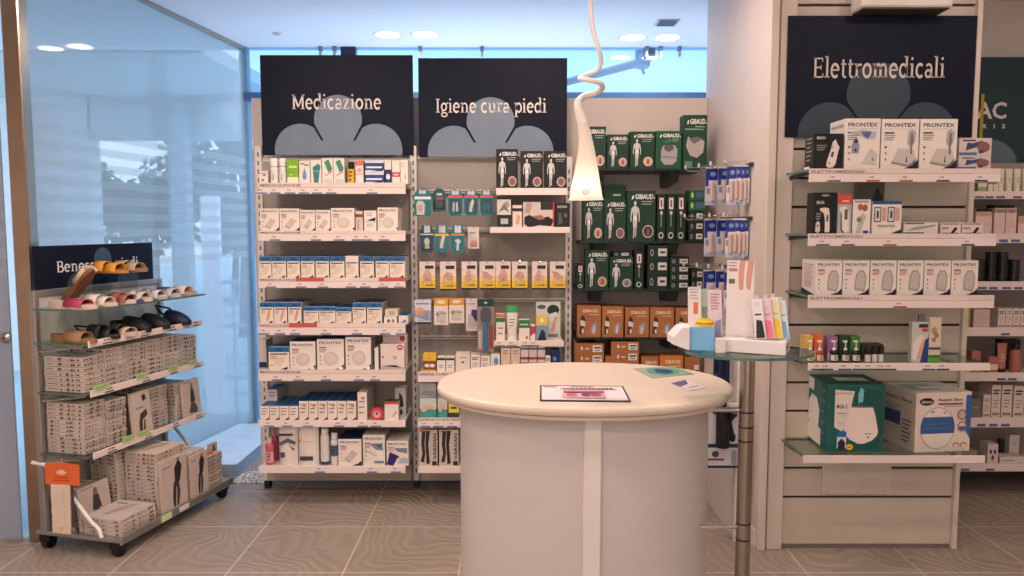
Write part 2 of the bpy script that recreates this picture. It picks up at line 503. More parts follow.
# glass partition on the left
GX0, GY0 = -2.44, 3.77
GX1, GY1 = -2.125, 6.12
GT = math.atan2(GX1 - GX0, GY1 - GY0)
GL = math.hypot(GX1 - GX0, GY1 - GY0)
SMOKE = glassy('blue_tinted_glass', (232, 240, 245), 0.10, 0.015, frost=0.36, frost_col=(206, 212, 216), stripes=(1.30, 2.13, 9, 0.16))
o = struct('window_1', MB().box(-0.006, 0.006, 0.05, GL, 0.0, CEIL, SMOKE), loc=(GX0, GY0, 0), rot=(0, 0, -GT))
struct('trim_1', MB().box(-0.02, 0.02, 0.05, GL, CEIL - 0.03, CEIL, STEEL), loc=(GX0, GY0, 0), rot=(0, 0, -GT))
post = MB().rbox(-0.05, 0.035, -0.045, 0.03, 0, CEIL, mat((170, 150, 130), 0.28, 1.0, 0.08), 0.006)
struct('trim_2', post, loc=(GX0 + .045, GY0, 0))
DOORG = glassy('frosted_door_glass', (190, 205, 216), 0.08, 0.05, frost=0.86, frost_col=(200, 198, 202), stripes=(1.30, 2.13, 9, 0.12))
d1 = thing('door_1', None, None, (GX0 - 0.06, GY0 - 0.01, 0)); d1['kind'] = 'structure'
obj('door_pane', MB().box(-1.5, 0, -0.006, 0.006, 0.0, CEIL, DOORG), d1)
lk = MB()
lk.M = Matrix.Translation((-0.02, -0.006, 1.04)) @ Matrix.Rotation(PI / 2, 4, 'X')
lk.lathe([(0, 0.022), (0.012, 0.022), (0.018, 0.018), (0.027, 0.012), (0.027, 0)], STEEL)
lk.lathe([(0, 0.024), (0.006, 0.024), (0.006, 0.02)], BLACK)
obj('door_lock', lk, d1)
# shop window front
FCY = 6.15
BLUEG = glassy('shop_window_glass', (205, 228, 245), 0.05, 0.01, frost=0.2, frost_col=(195, 215, 238))
struct('wall_bay', MB().box(1.85, 1.95, 4.95, 6.15, 0, CEIL, WALLW))
struct('window_2', MB().box(GX1, 1.85, FCY, FCY + 0.01, 0, CEIL, BLUEG))
tr = MB()
zr = px(630, 97, FCY)[1]
tr.box(GX1, 1.85, FCY - 0.04, FCY + 0.05, zr - 0.03, zr + 0.03, mat((70, 100, 140), 0.4))
xv = px(349, 50, FCY)[0]
tr.box(xv - 0.06, xv + 0.055, FCY - 0.03, FCY + 0.05, 0.0, CEIL, mat((20, 30, 55), 0.4))
tr.box(GX1 - 0.03, GX1 + 0.03, FCY - 0.02, FCY + 0.05, 0.0, CEIL, mat((120, 150, 170), 0.4))
struct('window_frame_1', tr)
# small glass clamps along the top of the shop window
cl = MB()
for cx in (320, 334, 420, 482, 647, 661, 680):
    x, z = px(cx, 54, FCY - 0.05)
    cl.box(x - 0.014, x + 0.014, FCY - 0.05, FCY - 0.01, CEIL - 0.035, CEIL, mat((110, 125, 140), .4))
    cl.box(x - 0.008, x + 0.008, FCY - 0.05, FCY - 0.02, CEIL - 0.08, CEIL - 0.04, STEEL)
struct('trim_3', cl)

# outside
struct('ground_outside', MB().box(-14, 14, 6.16, 40, -0.12, -0.02, mat((176, 204, 218), 0.8)))
struct('ground_side', MB().box(-14, -4.35, -4, 6.16, -0.12, -0.02, mat((176, 204, 218), 0.8)))
struct('pavement_side', MB().prism([(-4.35, 3.77), (GX0, 3.77), (GX1, 6.16), (-4.35, 6.16)], 0.0, 0.01, mat((176, 204, 218), 0.8)))
# porch roof and fascia outside the glass partition
po = MB()
PC = mat((205, 210, 212), 0.7)
po.box(px(88, 120, 8.4)[0], px(88, 120, 8.4)[0] - 5.0, 8.38, 8.62, -0.02, CEIL, mat((222, 224, 226), .7))
po.box(-9, -2.5, 6.26, 8.6, CEIL - 0.02, CEIL + 0.1, PC)
po.box(-4.6, -1.2, 8.4, 8.6, px(130, 139, 8.4)[1], CEIL, PC)
struct('porch_roof', po)
xc = px(181, 120, 8.3)[0]
struct('porch_column', MB().rbox(xc - 0.09, xc + 0.09, 8.15, 8.33, -0.02, CEIL, mat((176, 186, 192), 0.7), 0.01))
# awning beam with its bracket, seen through the strip of glass above the partition
aw = thing('awning_arm', 'dark awning arm crossing behind the high strip window', 'awning arm', (0, 0, 0))
a0 = px(566, 76, 7.2); a1 = px(642, 62, 6.5)
a0 = (a0[0] - 1.0, a0[1] - 0.3)
b = MB(); b.tube([(a0[0], 7.9, a0[1] + 0.1), (a1[0], 6.5, a1[1])], 0.035, mat((40, 55, 80), 0.5), 6)
obj('arm', b, aw)
b = MB(); b.rbox(a1[0] - 0.05, a1[0] + 0.06, 6.45, 6.56, a1[1] - 0.05, 3.1, mat((60, 85, 110), 0.5), 0.01)
b.box(a1[0] - .04, a1[0] + .05, 6.17, 6.5, 2.94, 3.0, mat((60, 85, 110), 0.5)); b.tube([(a1[0], 6.5, a1[1] - 0.05), (a1[0] + 0.02, 6.5, a1[1] - 0.1)], 0.012, BLACK)
obj('bracket', b, aw)

def tree(x, y, h, w, label, seed, nl=300):
    r = random.Random(seed)
    t = thing('tree', label, 'tree', (x, y, -0.02), group='trees outside')
    tk = MB(); tk.tube([(0, 0, 0), (0.05, 0, h * 0.4), (0.0, 0.05, h * 0.8)], [0.09, 0.07, 0.03], mat((80, 70, 60), 0.9))
    for k in range(5):
        a = r.random() * 6.28
        tk.tube([(0.03, 0, h * (0.35 + 0.08 * k)), (math.cos(a) * w * 0.6, math.sin(a) * w * 0.6, h * (0.55 + 0.08 * k))], [0.04, 0.012], mat((80, 70, 60), 0.9), 5)
    obj('trunk', tk, t)
    lf = MB()
    cols = [mat((70, 96, 84), 0.8), mat((92, 120, 100), 0.8), mat((54, 80, 74), 0.8)]
    blobs = [(r.uniform(-.6, .6) * w, r.uniform(-.6, .6) * w, h * r.uniform(0.45, 0.85), r.uniform(.25, .5) * w) for _ in range(9)]
    for (bx, by, bz, br_) in blobs:
        for _ in range(nl):
            v = Vector((r.gauss(0, 1), r.gauss(0, 1), r.gauss(0, 0.8))).normalized() * br_ * r.uniform(0.6, 1.0)
            c = Vector((bx, by, bz)) + v
            u = Vector((r.gauss(0, 1), r.gauss(0, 1), r.gauss(0, 1))).normalized() * 0.10
            n = u.orthogonal().normalized() * 0.055
            lf.add([c - u, c + n, c + u, c - n], [(0, 1, 2, 3)], r.choice(cols))
    obj('foliage', lf, t)
tree(-7.3, 15.5, 3.1, 1.5, 'leafy tree outside, leftmost beyond the glass partition', 3)
tree(-6.4, 17.5, 2.6, 1.0, 'leafy tree outside, in the middle beyond the glass partition', 5)
tree(-3.9, 11.0, 3.3, 1.2, 'leafy tree outside, right of the porch column', 9, 95)

TOTEM = emis('totem_added_glow', lin((226, 226, 245)), 0.8)  # glow added to make the white totem brighter; it is no lamp
# white totem and curved shelves beyond the glass
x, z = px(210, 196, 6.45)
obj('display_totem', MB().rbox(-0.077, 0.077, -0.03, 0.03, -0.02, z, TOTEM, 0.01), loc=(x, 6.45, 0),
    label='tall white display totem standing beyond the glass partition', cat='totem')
cs = thing('curved_shelf_stand', 'pale stand of curved glass shelves right of the white totem', 'display stand', (px(240, 300, 6.6)[0], 6.6, -0.02))
for k, yy in enumerate((279, 297, 322, 372, 388, 411)):
    zz = px(240, yy, 6.6)[1]
    b = MB()
    xo = (-0.02, -0.02, 0, -0.01, 0.1, -0.02)[k]
    pl = [(xo - 0.17 + 0.34 * i / 10, -0.12 - 0.06 * math.sin(PI * i / 10)) for i in range(11)]
    pl += [(xo + 0.17 - 0.34 * i / 10, -0.06 + 0.05 * math.sin(PI * i / 10)) for i in range(11)]
    b.prism(pl, zz - 0.012, zz + 0.012, mat((235, 245, 250), 0.3))
    obj('shelf', b, cs, rot=(0, 0, 0))
b = MB(); b.box(0.16, 0.19, -0.02, 0.01, 0, px(240, 262, 6.6)[1], mat((225, 235, 245), 0.4))
b.box(-0.05, -0.03, -0.06, -0.03, 0, px(240, 285, 6.6)[1], mat((225, 235, 245), 0.4))
obj('upright', b, cs)

# white platform against the glass and the strip of pebbles beside it
pf = [pz(160, 476, 0), pz(237, 476, 0), pz(264, 452, 0), (-1.63, 5.75), (-2.1, 5.75), (-2.26, 4.9)]
obj('window_platform', MB().prism(pf, 0.0, 0.075, mat((222, 234, 242), 0.3), mat((150, 165, 180), 0.5)),
    label='low white platform on the floor beside the shelving unit', cat='platform')
pb = MB(); r = random.Random(2)
pm = [mat((215, 210, 205), 0.7), mat((170, 165, 165), 0.7), mat((235, 232, 228), 0.7)]
for _ in range(420):
    a = r.random(); bb = r.random()
    x = -1.76 + 0.22 * a + 0.05 * bb; y = 4.60 + 0.22 * bb
    s_ = r.uniform(0.006, 0.011)
    pb.lathe([(0.001, 0), (s_, s_ * 0.5), (s_ * 0.7, s_), (0.001, s_ * 1.15)], r.choice(pm), (x, y), 6)
obj('pebble_strip', pb, label='strip of pale pebbles on the floor by the platform', cat='pebbles', kind='stuff')

ORD_ = ['first', 'second', 'third', 'fourth']
# ceiling fittings
def downlight(x, y, label, emits):
    t = thing('ceiling_downlight', label, 'ceiling light', (x, y, CEIL), group='recessed ceiling downlights')
    obj('trim_ring', MB().lathe([(0.085, 0.0), (0.105, -0.004), (0.112, 0.0)], WHITE, n=24), t)
    obj('diffuser', MB().lathe([(0.0005, -0.004), (0.087, -0.004)], DIFF, n=24), t)
DIFF = emis('downlight_diffuser', (1.0, 0.96, 0.9, 1), 5.0)
LN = ['leftmost round ceiling downlight above the Medicazione sign', 'second round ceiling downlight above the signs, from the left',
      'third round ceiling downlight, just right of the pendant cord', 'rightmost round ceiling downlight, near the white side wall']
for (x, y, w), l in zip(DOWNLIGHTS_VIS, LN): downlight(x, y, l, True)
ROWN = {-1.6: 'rearmost row behind the photographer', 0.2: 'row above the photographer', 1.6: 'row in front of the counter'}
for k, (x, y, w) in enumerate(DOWNLIGHTS_FILL):
    if y in ROWN: lb = '%s round ceiling downlight from left, %s' % (ORD_[k % 4], ROWN[y])
    else: lb = {-1.25: 'round ceiling downlight in front of the Medicazione unit', 0.1: 'round ceiling downlight over the pendant lamp', 0.62: 'round ceiling downlight over the hanging blister packs', 1.9: 'round ceiling downlight over the Elettromedicali shelves', 2.9: 'round ceiling downlight over the cosmetics shelves'}[x]
    downlight(x, y, lb, True)  # out-of-view fittings, added along with the fill lamps
vx, vy = pz(667, 22, CEIL)
vent = thing('ceiling_vent', 'small rectangular grey ceiling vent above the right downlights', 'vent', (vx, vy, CEIL))
obj('frame', MB().box(-.075, .075, -.08, .08, -0.008, 0, mat((190, 190, 198), 0.5)), vent)
b = MB()
for k in range(7): b.box(-.06, .06, -.07 + k * .021, -.059 + k * .021, -0.013, -0.007, mat((110, 112, 120), 0.5))
obj('grille', b, vent)
vx, vy = pz(277, 33, CEIL)
sp = thing('ceiling_sensor', 'tiny grey ceiling sensor above the Medicazione sign', 'sensor', (vx, vy, CEIL))
obj('sensor_body', MB().lathe([(0.0005, -0.018), (0.02, -0.016), (0.035, 0)], mat((190, 190, 195), 0.4)), sp)

# ------------------------------------------------------------------ header signs
SIGN = mat((20, 24, 40), 0.5, var=0.03, spec=0.15)
def clip(q): return [(u, max(0.0, v)) for u, v in q]
def petals(w, h, c, col, dark):
    """three lobes of a clover cut by the lower edge; c = (u centre, v of circle centre, radius in metres, side offset, side v)"""
    u, v, r, so, sv, rs = c
    out = []
    circ = lambda cu, cv, rr: clip([(cu + rr / w * math.cos(a * PI / 20), cv + rr / h * math.sin(a * PI / 20)) for a in range(40)])
    ex, ev = 0.105, 0.165           # where the slits between the lobes end
    out.append(('p', circ(u - so, sv, rs), col))
    out.append(('p', circ(u + so, sv, rs), col))
    out.append(('p', [(u - so, 0), (u + so, 0), (u + so, .1), (u + ex, ev), (u - ex, ev), (u - so, .1)], col))
    out.append(('p', circ(u, v, r), col))
    hw = r / w * 0.92; vv = v - r / h * 0.39
    out.append(('p', [(u - ex, ev - .01), (u + ex, ev - .01), (u + hw, vv), (u - hw, vv)], col))
    for s in (-1, 1):
        p1 = (u + s * ex, ev - .02); p0 = (u + s * (hw + .022), vv + .06)
        q = [(p0[0] - .008, p0[1]), (p0[0] + .012, p0[1]), (p1[0] + .007, p1[1]), (p1[0] - .007, p1[1])] if s > 0 else [(p0[0] - .012, p0[1]), (p0[0] + .008, p0[1]), (p1[0] + .007, p1[1]), (p1[0] - .007, p1[1])]
        out.append(('p', q, dark))
    return out
def sign(name, x0, y0, x1, y1, Y, text, tx0, tx1, base, em_h, petal, pc, label, tcol=(235, 222, 214)):
    X0, Z1 = px(x0, y0, Y); X1, Z0 = px(x1, y1, Y)
    X0 = px(x0, (y0 + y1) / 2, Y)[0]; X1 = px(x1, (y0 + y1) / 2, Y)[0]
    w = X1 - X0; h = Z1 - Z0
    mb = MB().rbox(0, w, 0, 0.018, 0, h, SIGN, 0.002)
    cm = petals(w, h, petal, pc, SIGN)
    V, Fc, tw = serif(text)
    su = (tx1 - tx0) / tw
    cm.append(('m', [(tx0 + su * a, base + em_h * b_) for a, b_ in V], Fc, tcol))
    mb.art((0, 0, 0), (w, 0, 0), (0, 0, h), cm, 0.0006)
    return obj('header_sign', mb, loc=(X0, Y, Z0), label=label, cat='sign', group='dark clover header signs')
PG = (120, 134, 148)
sign('m', 261, 55, 413, 155, 4.50, 'Medicazione', .205, .795, .46, .21, (.505, .36, .140, .25, .05, .152), PG, 'dark header sign reading Medicazione with grey clover above the left unit')
sign('i', 418.5, 58, 567, 157, 4.50, 'Igiene cura piedi', .115, .865, .45, .20, (.485, .36, .140, .25, .05, .152), PG, 'dark header sign reading Igiene cura piedi beside the pendant lamp')

# ------------------------------------------------------------------ printed box designs
def lines(u0, v1, u1, n, step, h, col, ragged=True):
    out = []
    for k in range(n):
        e = u1 - (0.12 * (u1 - u0) * ((k * 7) % 3) if ragged else 0)
        out.append(('r', u0, v1 - k * step - h, e, v1 - k * step, col))
    return out
def man(u, v, w, h, col=(205, 200, 198), band=(240, 235, 230)):
    """standing figure seen from behind, on support packs"""
    P = lambda q: ('p', [(u + w * a, v + h * b) for a, b in q], col)
    return [P([(.30, .52), (.70, .52), (.66, .30), (.34, .30)]), P([(.28, .84), (.40, .87), (.60, .87), (.72, .84), (.66, .52), (.34, .52)]),
            P([(.28, .84), (.16, .80), (.08, .58), (.12, .44), (.19, .46), (.18, .60), (.30, .74)]),
            P([(.72, .84), (.84, .80), (.92, .58), (.88, .44), (.81, .46), (.82, .60), (.70, .74)]),
            P([(.34, .42), (.49, .40), (.47, .20), (.44, .02), (.33, .0), (.36, .22)]),
            P([(.51, .40), (.66, .42), (.62, .22), (.60, .06), (.50, .03), (.54, .22)]),
            ('e', u + w * .5, v + h * .94, w * .12, h * .062, col),
            ('r', u + w * .34, v + h * .50, u + w * .66, v + h * .60, band)]
def swoosh(col=NAVY): return ('p', [(.55, 0), (1, 0), (1, .2), (.85, .08)], col)
def D_prontex(pic='pad', red=True):
    c = [('t', 'PRONTEX', .08, .84, .92, .92, INK), ('r', .06, .80, .94, .805, GREY)]
    c += lines(.08, .74, .34, 1, .05, .03, INK) + lines(.08, .68, .38, 3, .04, .018, (200, 110, 100) if red else GREY)
    c += [('r', .1, .42, .15, .46, INK), ('r', .1, .3, .15, .34, GREY), ('r', .1, .18, .15, .22, GREY)]
    if pic == 'pad':
        c += [('p', [(.45, .15), (.82, .10), (.88, .30), (.88, .55), (.78, .72), (.58, .72), (.48, .58), (.44, .3)], (172, 160, 150)),
              ('p', [(.50, .2), (.80, .16), (.84, .5), (.76, .67), (.6, .67), (.52, .5)], (192, 181, 172)), swoosh((30, 35, 55))]
    elif pic == 'neb':
        c += [('p', [(.28, .12), (.72, .06), (.95, .22), (.86, .40), (.45, .42)], (196, 186, 178)),
              ('p', [(.28, .12), (.72, .06), (.74, .10), (.30, .16)], (150, 142, 138)),
              ('p', [(.72, .06), (.95, .22), (.93, .12), (.80, .03)], (120, 115, 118)), ('p', [(.66, .14), (.71, .14), (.69, .3)], (70, 65, 75)),
              ('p', [(.70, .55), (.80, .42), (.90, .56), (.92, .74), (.82, .80), (.72, .76)], (178, 172, 170)),
              ('p', [(.76, .5), (.82, .44), (.86, .56), (.84, .72), (.78, .72)], (120, 116, 122)), ('r', .78, .30, .83, .46, (120, 116, 122)), swoosh((30, 30, 70))]
    elif pic == 'fem':
        c += [('p', [(.1, .72), (.5, .78), (.9, .74), (.85, .6), (.5, .66)], (170, 180, 195)), ('p', [(.45, .74), (.75, .74), (.66, .6), (.55, .64)], (90, 105, 140)),
              ('p', [(.2, .32), (.4, .32), (.42, .46), (.36, .6), (.26, .6), (.19, .46)], (150, 145, 165)), ('p', [(.24, .52), (.38, .52), (.31, .64)], (70, 50, 95)),
              ('e', .305, .38, .04, .03, (60, 55, 75)), ('p', [(.48, .12), (.9, .1), (.95, .3), (.72, .42)], (200, 192, 184)), ('e', .8, .2, .03, .04, GREY)]
    elif pic == 'band':
        c += [('p', [(.25, .25), (.6, .6), (.85, .45), (.5, .12)], (205, 186, 168)), ('p', [(.25, .25), (.5, .12), (.5, .16), (.27, .28)], (150, 140, 130)), swoosh((30, 40, 80))]
    elif pic == 'round':
        c += [('e', .52, .38, .28, .22, (208, 192, 178)), ('e', .5, .4, .2, .15, (216, 202, 190)), swoosh((22, 36, 72)), ('e', .88, .07, .09, .05, (240, 235, 232))]
    elif pic == 'sky':
        c += [('p', [(.3, .72), (.9, .74), (.92, .5), (.6, .52)], (120, 135, 150)), ('p', [(.55, .7), (.88, .7), (.8, .55)], (75, 95, 120)), ('p', [(.05, .5), (.6, .3), (.65, .34), (.08, .55)], (200, 185, 172)),
              ('r', .5, .08, .95, .16, (120, 130, 135))]
    elif pic == 'purple':
        c += [('p', [(.35, .72), (.95, .72), (.95, .5), (.5, .58)], (110, 130, 145)), ('p', [(0, .05), (.3, .0), (.55, .4), (.15, .55)], (40, 36, 100)), ('p', [(.5, .1), (.95, .1), (.95, .3), (.7, .35)], (170, 180, 185)),
              ('e', .55, .35, .04, .04, (190, 60, 60))]
    return dict(base=BW, side=(214, 203, 194), top=(225, 215, 205), f=c)
def D_band(foot=False, blue=True):
    c = lines(.08, .72, .9, 1, .1, .05, INK) + lines(.08, .62, .4, 2, .09, .04, (150, 140, 135)) + [('p', [(.5, 0), (.9, .0), (.9, .16)], (35, 32, 40))]
    if foot: c += [('p', [(.45, .15), (.6, .12), (.72, .35), (.8, .62), (.7, .75), (.6, .6), (.52, .4)], (214, 160, 130))]
    else: c += [('p', [(.25, .25), (.55, .18), (.8, .4), (.75, .6), (.4, .6)], (222, 200, 180)), ('r', .1, .2, .22, .25, (190, 170, 80))]
    if blue: c += [('r', 0, .76, 1, 1, BLUE), ('r', 0, .74, 1, .78, (240, 235, 230)), ('p', [(.3, .84), (.7, .84), (.62, .92), (.38, .92)], (15, 62, 112))]
    d = dict(base=(231, 216, 202), side=(205, 192, 182), top=BLUE if blue else BW, f=c)
    if blue: d['topcmd'] = [('r', 0, 0, 1, .10, (235, 228, 222)), ('p', [(.35, .35), (.65, .35), (.6, .5), (.4, .5)], (15, 60, 110))]
    return d
def D_gibaud(col=(14, 52, 34), circ=(205, 150, 125), pic='man', tcol=(238, 232, 225), dk=None):
    c = [('t', 'GIBAUD', .28, .83, .92, .93, tcol), ('p', [(.15, .83), (.21, .83), (.24, .9), (.19, .9)], tcol), ('e', .955, .85, .02, .014, tcol)]
    c += lines(.5, .79, .9, 2, .05, .016, (170, 175, 168))
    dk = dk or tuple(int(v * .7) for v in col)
    if pic == 'man':
        c += man(.08, .05, .40, .74) + [('e', .74, .19, .19, .125, (225, 212, 205)), ('e', .74, .19, .165, .108, circ), ('p', [(.68, .13), (.78, .11), (.8, .22), (.72, .27)], (120, 90, 85))]
    elif pic == 'belt':
        c += [('p', [(.2, .22), (.35, .1), (.65, .1), (.82, .2), (.85, .5), (.75, .62), (.3, .62), (.22, .5)], (168, 160, 155)),
              ('p', [(.34, .5), (.5, .44), (.68, .5), (.7, .6), (.5, .64), (.32, .6)], (95, 88, 85)), ('p', [(.22, .3), (.82, .26), (.82, .3), (.22, .34)], (135, 128, 124)), ('p', [(.25, .72), (.6, .8), (.7, .74), (.4, .66)], (50, 110, 80))]
    elif pic == 'collar':
        c += [('p', [(.12, .42), (.3, .24), (.6, .2), (.85, .3), (.9, .5), (.7, .58), (.45, .5), (.2, .6)], (176, 168, 160)),
              ('p', [(.25, .55), (.45, .46), (.7, .52), (.78, .56), (.55, .6)], (110, 104, 100)), ('r', .08, .02, .4, .14, (90, 130, 105)), ('r', .06, .72, .6, .75, (120, 150, 130))]
    elif pic == 'orange':
        c = [('t', 'GIBAUD', .22, .78, .88, .88, (235, 215, 190))] + lines(.5, .72, .9, 1, .05, .02, (225, 200, 170)) + \
            [('p', [(.1, .1), (.22, .08), (.28, .3), (.36, .5), (.3, .66), (.2, .7), (.12, .5)], (60, 50, 50)), ('p', [(.14, .36), (.34, .34), (.34, .5), (.14, .54)], (225, 215, 205)), ('r', .2, .12, .27, .26, (225, 215, 205)),
             ('p', [(.55, .15), (.72, .08), (.82, .2), (.86, .42), (.76, .5), (.6, .38)], (150, 145, 155)), ('p', [(.64, .14), (.72, .1), (.76, .3), (.7, .42)], (205, 200, 205))]
        return dict(base=(172, 110, 66), side=(150, 92, 54), top=(140, 84, 46), f=c)
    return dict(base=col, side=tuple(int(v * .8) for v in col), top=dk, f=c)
def D_flatorange():
    return dict(base=(170, 108, 66), side=(152, 96, 58), top=(184, 122, 78), f=[('r', .62, .15, .93, .8, (228, 220, 212)), ('r', .66, .5, .9, .65, INK), ('r', .68, .25, .86, .38, GREY), ('e', .25, .5, .04, .2, (230, 215, 200)), ('r', .36, .4, .5, .55, (225, 200, 170))])
def D_flatgreen():
    return dict(base=(16, 40, 30), side=(12, 30, 24), top=(14, 36, 27), f=[('r', .5, .2, .92, .75, (205, 198, 192)), ('r', .6, .4, .85, .55, INK), ('e', .2, .45, .09, .25, (150, 150, 145)), ('e', .2, .45, .05, .15, (20, 40, 30))])
def D_thin():
    return dict(base=(14, 40, 28), side=(12, 32, 24), top=(14, 36, 28), f=[('r', .25, .68, .75, .92, (225, 212, 202)), ('r', .4, .72, .6, .88, (150, 70, 70)), ('e', .5, .6, .16, .04, (200, 200, 196)), ('r', .46, .3, .54, .56, (160, 170, 160)), ('e', .5, .12, .3, .07, (200, 198, 192)), ('e', .5, .12, .2, .045, (16, 40, 30))])
def D_plain(c=BW, bands=(), top=None, side=None, text=None):
    f = [('r', 0, a, 1, b, col) for a, b, col in bands]
    if text: f += text
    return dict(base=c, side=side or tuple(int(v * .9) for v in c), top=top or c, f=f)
def D_carton(k=0, c=BW):
    acc = [(170, 120, 110), (110, 130, 160), (120, 150, 120), (150, 130, 100)][k % 4]
    return D_plain(c, text=lines(.15, .86, .85, 2, .09, .05, INK if k % 2 else acc) + lines(.2, .55, .8, 3, .1, .03, GREY) + [('r', .12, .08, .88, .16, acc)])

def box_mesh(name, w, h, d, D):
    """a carton standing on z=0, centred in x, front face at y=-d/2"""
    mb = MB()
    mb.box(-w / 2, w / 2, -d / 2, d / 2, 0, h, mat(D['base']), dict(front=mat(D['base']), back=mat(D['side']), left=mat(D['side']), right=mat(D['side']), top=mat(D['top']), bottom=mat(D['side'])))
    mb.art((-w / 2, -d / 2, 0), (w, 0, 0), (0, 0, h), D['f'], 0.0004)
    e = 0.0007
    if D.get('topcmd'): mb.art((-w / 2, -d / 2, h), (w, 0, 0), (0, d, 0), D['topcmd'], 0.0004)
    else: mb.art((-w / 2, -d / 2, h), (w, 0, 0), (0, d, 0), [('r', 0.02, .49, .98, .505, tuple(int(v * .75) for v in D['top']))], 0.0004)
    if D.get('leftcmd'): mb.art((-w / 2, d / 2, 0), (0, -d, 0), (0, 0, h), D['leftcmd'], 0.0004)
    if D.get('rightcmd'): mb.art((w / 2, -d / 2, 0), (0, d, 0), (0, 0, h), D['rightcmd'], 0.0004)
    return mb.mesh(name)
_labels = {}
def carton(x, yf, z, w, h, d, D, label, cat='box', group=None, name='product_box', rotz=0, tilt=0):
    me = box_mesh(name, w, h, d, D)
    if tilt: loc = (x, yf + d / 2 + math.sin(tilt) * 0.0, z + math.sin(abs(tilt)) * d / 2)
    else: loc = (x, yf + d / 2, z)
    return obj(name, me, loc=loc, rot=(tilt, 0, rotz), label=label, cat=cat, group=group)

def row(Y, zs, place, items, depth=0.1, base_y=None, cat='box'):
    """items: (x0, x1, ytop, design, label fragment[, opts]) in photograph pixels on the plane Y; they stand on height zs"""
    cnt = {}
    for it in items: cnt[it[4]] = cnt.get(it[4], 0) + 1
    seen = {}
    for it in items:
        x0, x1, yt, D, fr = it[:5]
        op = it[5] if len(it) > 5 else {}
        Yf = Y + op.get('back', 0)
        z0 = op.get('z', zs)
        X0, Z1 = px(x0, yt, Yf); X1 = px(x1, yt, Yf)[0]
        ym = (yt + (op.get('yb') or base_y or yt + 20)) / 2
        X0 = px(x0, ym, Yf)[0]; X1 = px(x1, ym, Yf)[0]
        w = X1 - X0 - 0.0015; h = Z1 - z0
        lab = fr
        if cnt[fr] > 1:
            seen[fr] = seen.get(fr, 0) + 1
            lab = fr + ', ' + ORD[seen[fr]] + ' from left'
        lab += ', ' + place
        g = (fr + ' on ' + place) if cnt[fr] > 1 else None
        fn = op.get('fn')
        if fn: fn((X0 + X1) / 2, Yf, z0, w, h, lab, g, op)
        else:
            carton((X0 + X1) / 2, Yf, z0, w, h, op.get('d', depth), D, lab, op.get('cat', cat), g, op.get('name', 'product_box'), tilt=op.get('tilt', 0))

def bottle(x, y, z, w, h, lab, g, op):
    """bottle with shoulder, cap and label band"""
    r = w / 2 * .96; c = op['c']; cap = op.get('cap', (230, 225, 220)); k = op.get('k', .72)
    t = thing(op.get('name', 'bottle'), lab, op.get('cat', 'bottle'), (x, y + r, z), group=g)
    b = MB()
    fl = op.get('flat', 1.0)
    b.lathe([(0.001, 0), (r * .92, 0), (r, h * .04), (r, h * k * .85), (r * .8, h * k * .95), (r * .4, h * k)], mat(c, 0.25), n=14, ry=fl)
    obj('bottle_body', b, t)
    b = MB()
    if op.get('pump'):
        b.lathe([(r * .45, h * k), (r * .45, h * (k + .08)), (r * .12, h * (k + .1)), (r * .12, h * .92)], mat(cap, .4), n=10)
        b.rbox(-r * .7, r * .35, -r * .25, r * .25, h * .91, h, mat(cap, .4), 0.001)
        obj('pump', b, t)
    else:
        cr = op.get('cr', .55)
        b.lathe([(r * cr, h * k * .98), (r * cr, h * .98), (r * cr * .9, h), (0.0005, h)], mat(cap, .4), n=14)
        obj('cap', b, t)
    if op.get('lab'):
        b = MB()
        vs = []; n = 9
        a0, a1 = op.get('labz', (.12, .6))
        for i in range(n):
            a = -PI / 2 + (i / (n - 1) - .5) * 2.4
            vs += [(r * 1.02 * math.cos(a), r * 1.02 * fl * math.sin(a), h * k * a0), (r * 1.02 * math.cos(a), r * 1.02 * fl * math.sin(a), h * k * a1)]
        b.add(vs, [(2 * i, 2 * i + 2, 2 * i + 3, 2 * i + 1) for i in range(n - 1)], mat(op['lab']), True)
        b.art((-r * .5, -r * 1.05 * fl, h * k * a0), (r, 0, 0), (0, 0, h * k * (a1 - a0)), lines(.1, .85, .9, 3, .26, .1, op.get('ink', INK)), 0.0005)
        obj('bottle_label', b, t)
    return t
def jar(x, y, z, w, h, lab, g, op):
    r = w / 2 * .96
    t = thing('cream_jar', lab, 'jar', (x, y + r, z), group=g)
    k = op.get('k', .6)
    obj('jar_body', MB().lathe([(0.001, 0), (r, 0), (r, h * k)], mat(op['c'], .3), n=14), t)
    obj('lid', MB().lathe([(r * 1.0, h * k), (r * 1.0, h * .97), (r * .9, h), (0.0005, h)], mat(op.get('cap', (22, 22, 24)), .4), n=14), t)
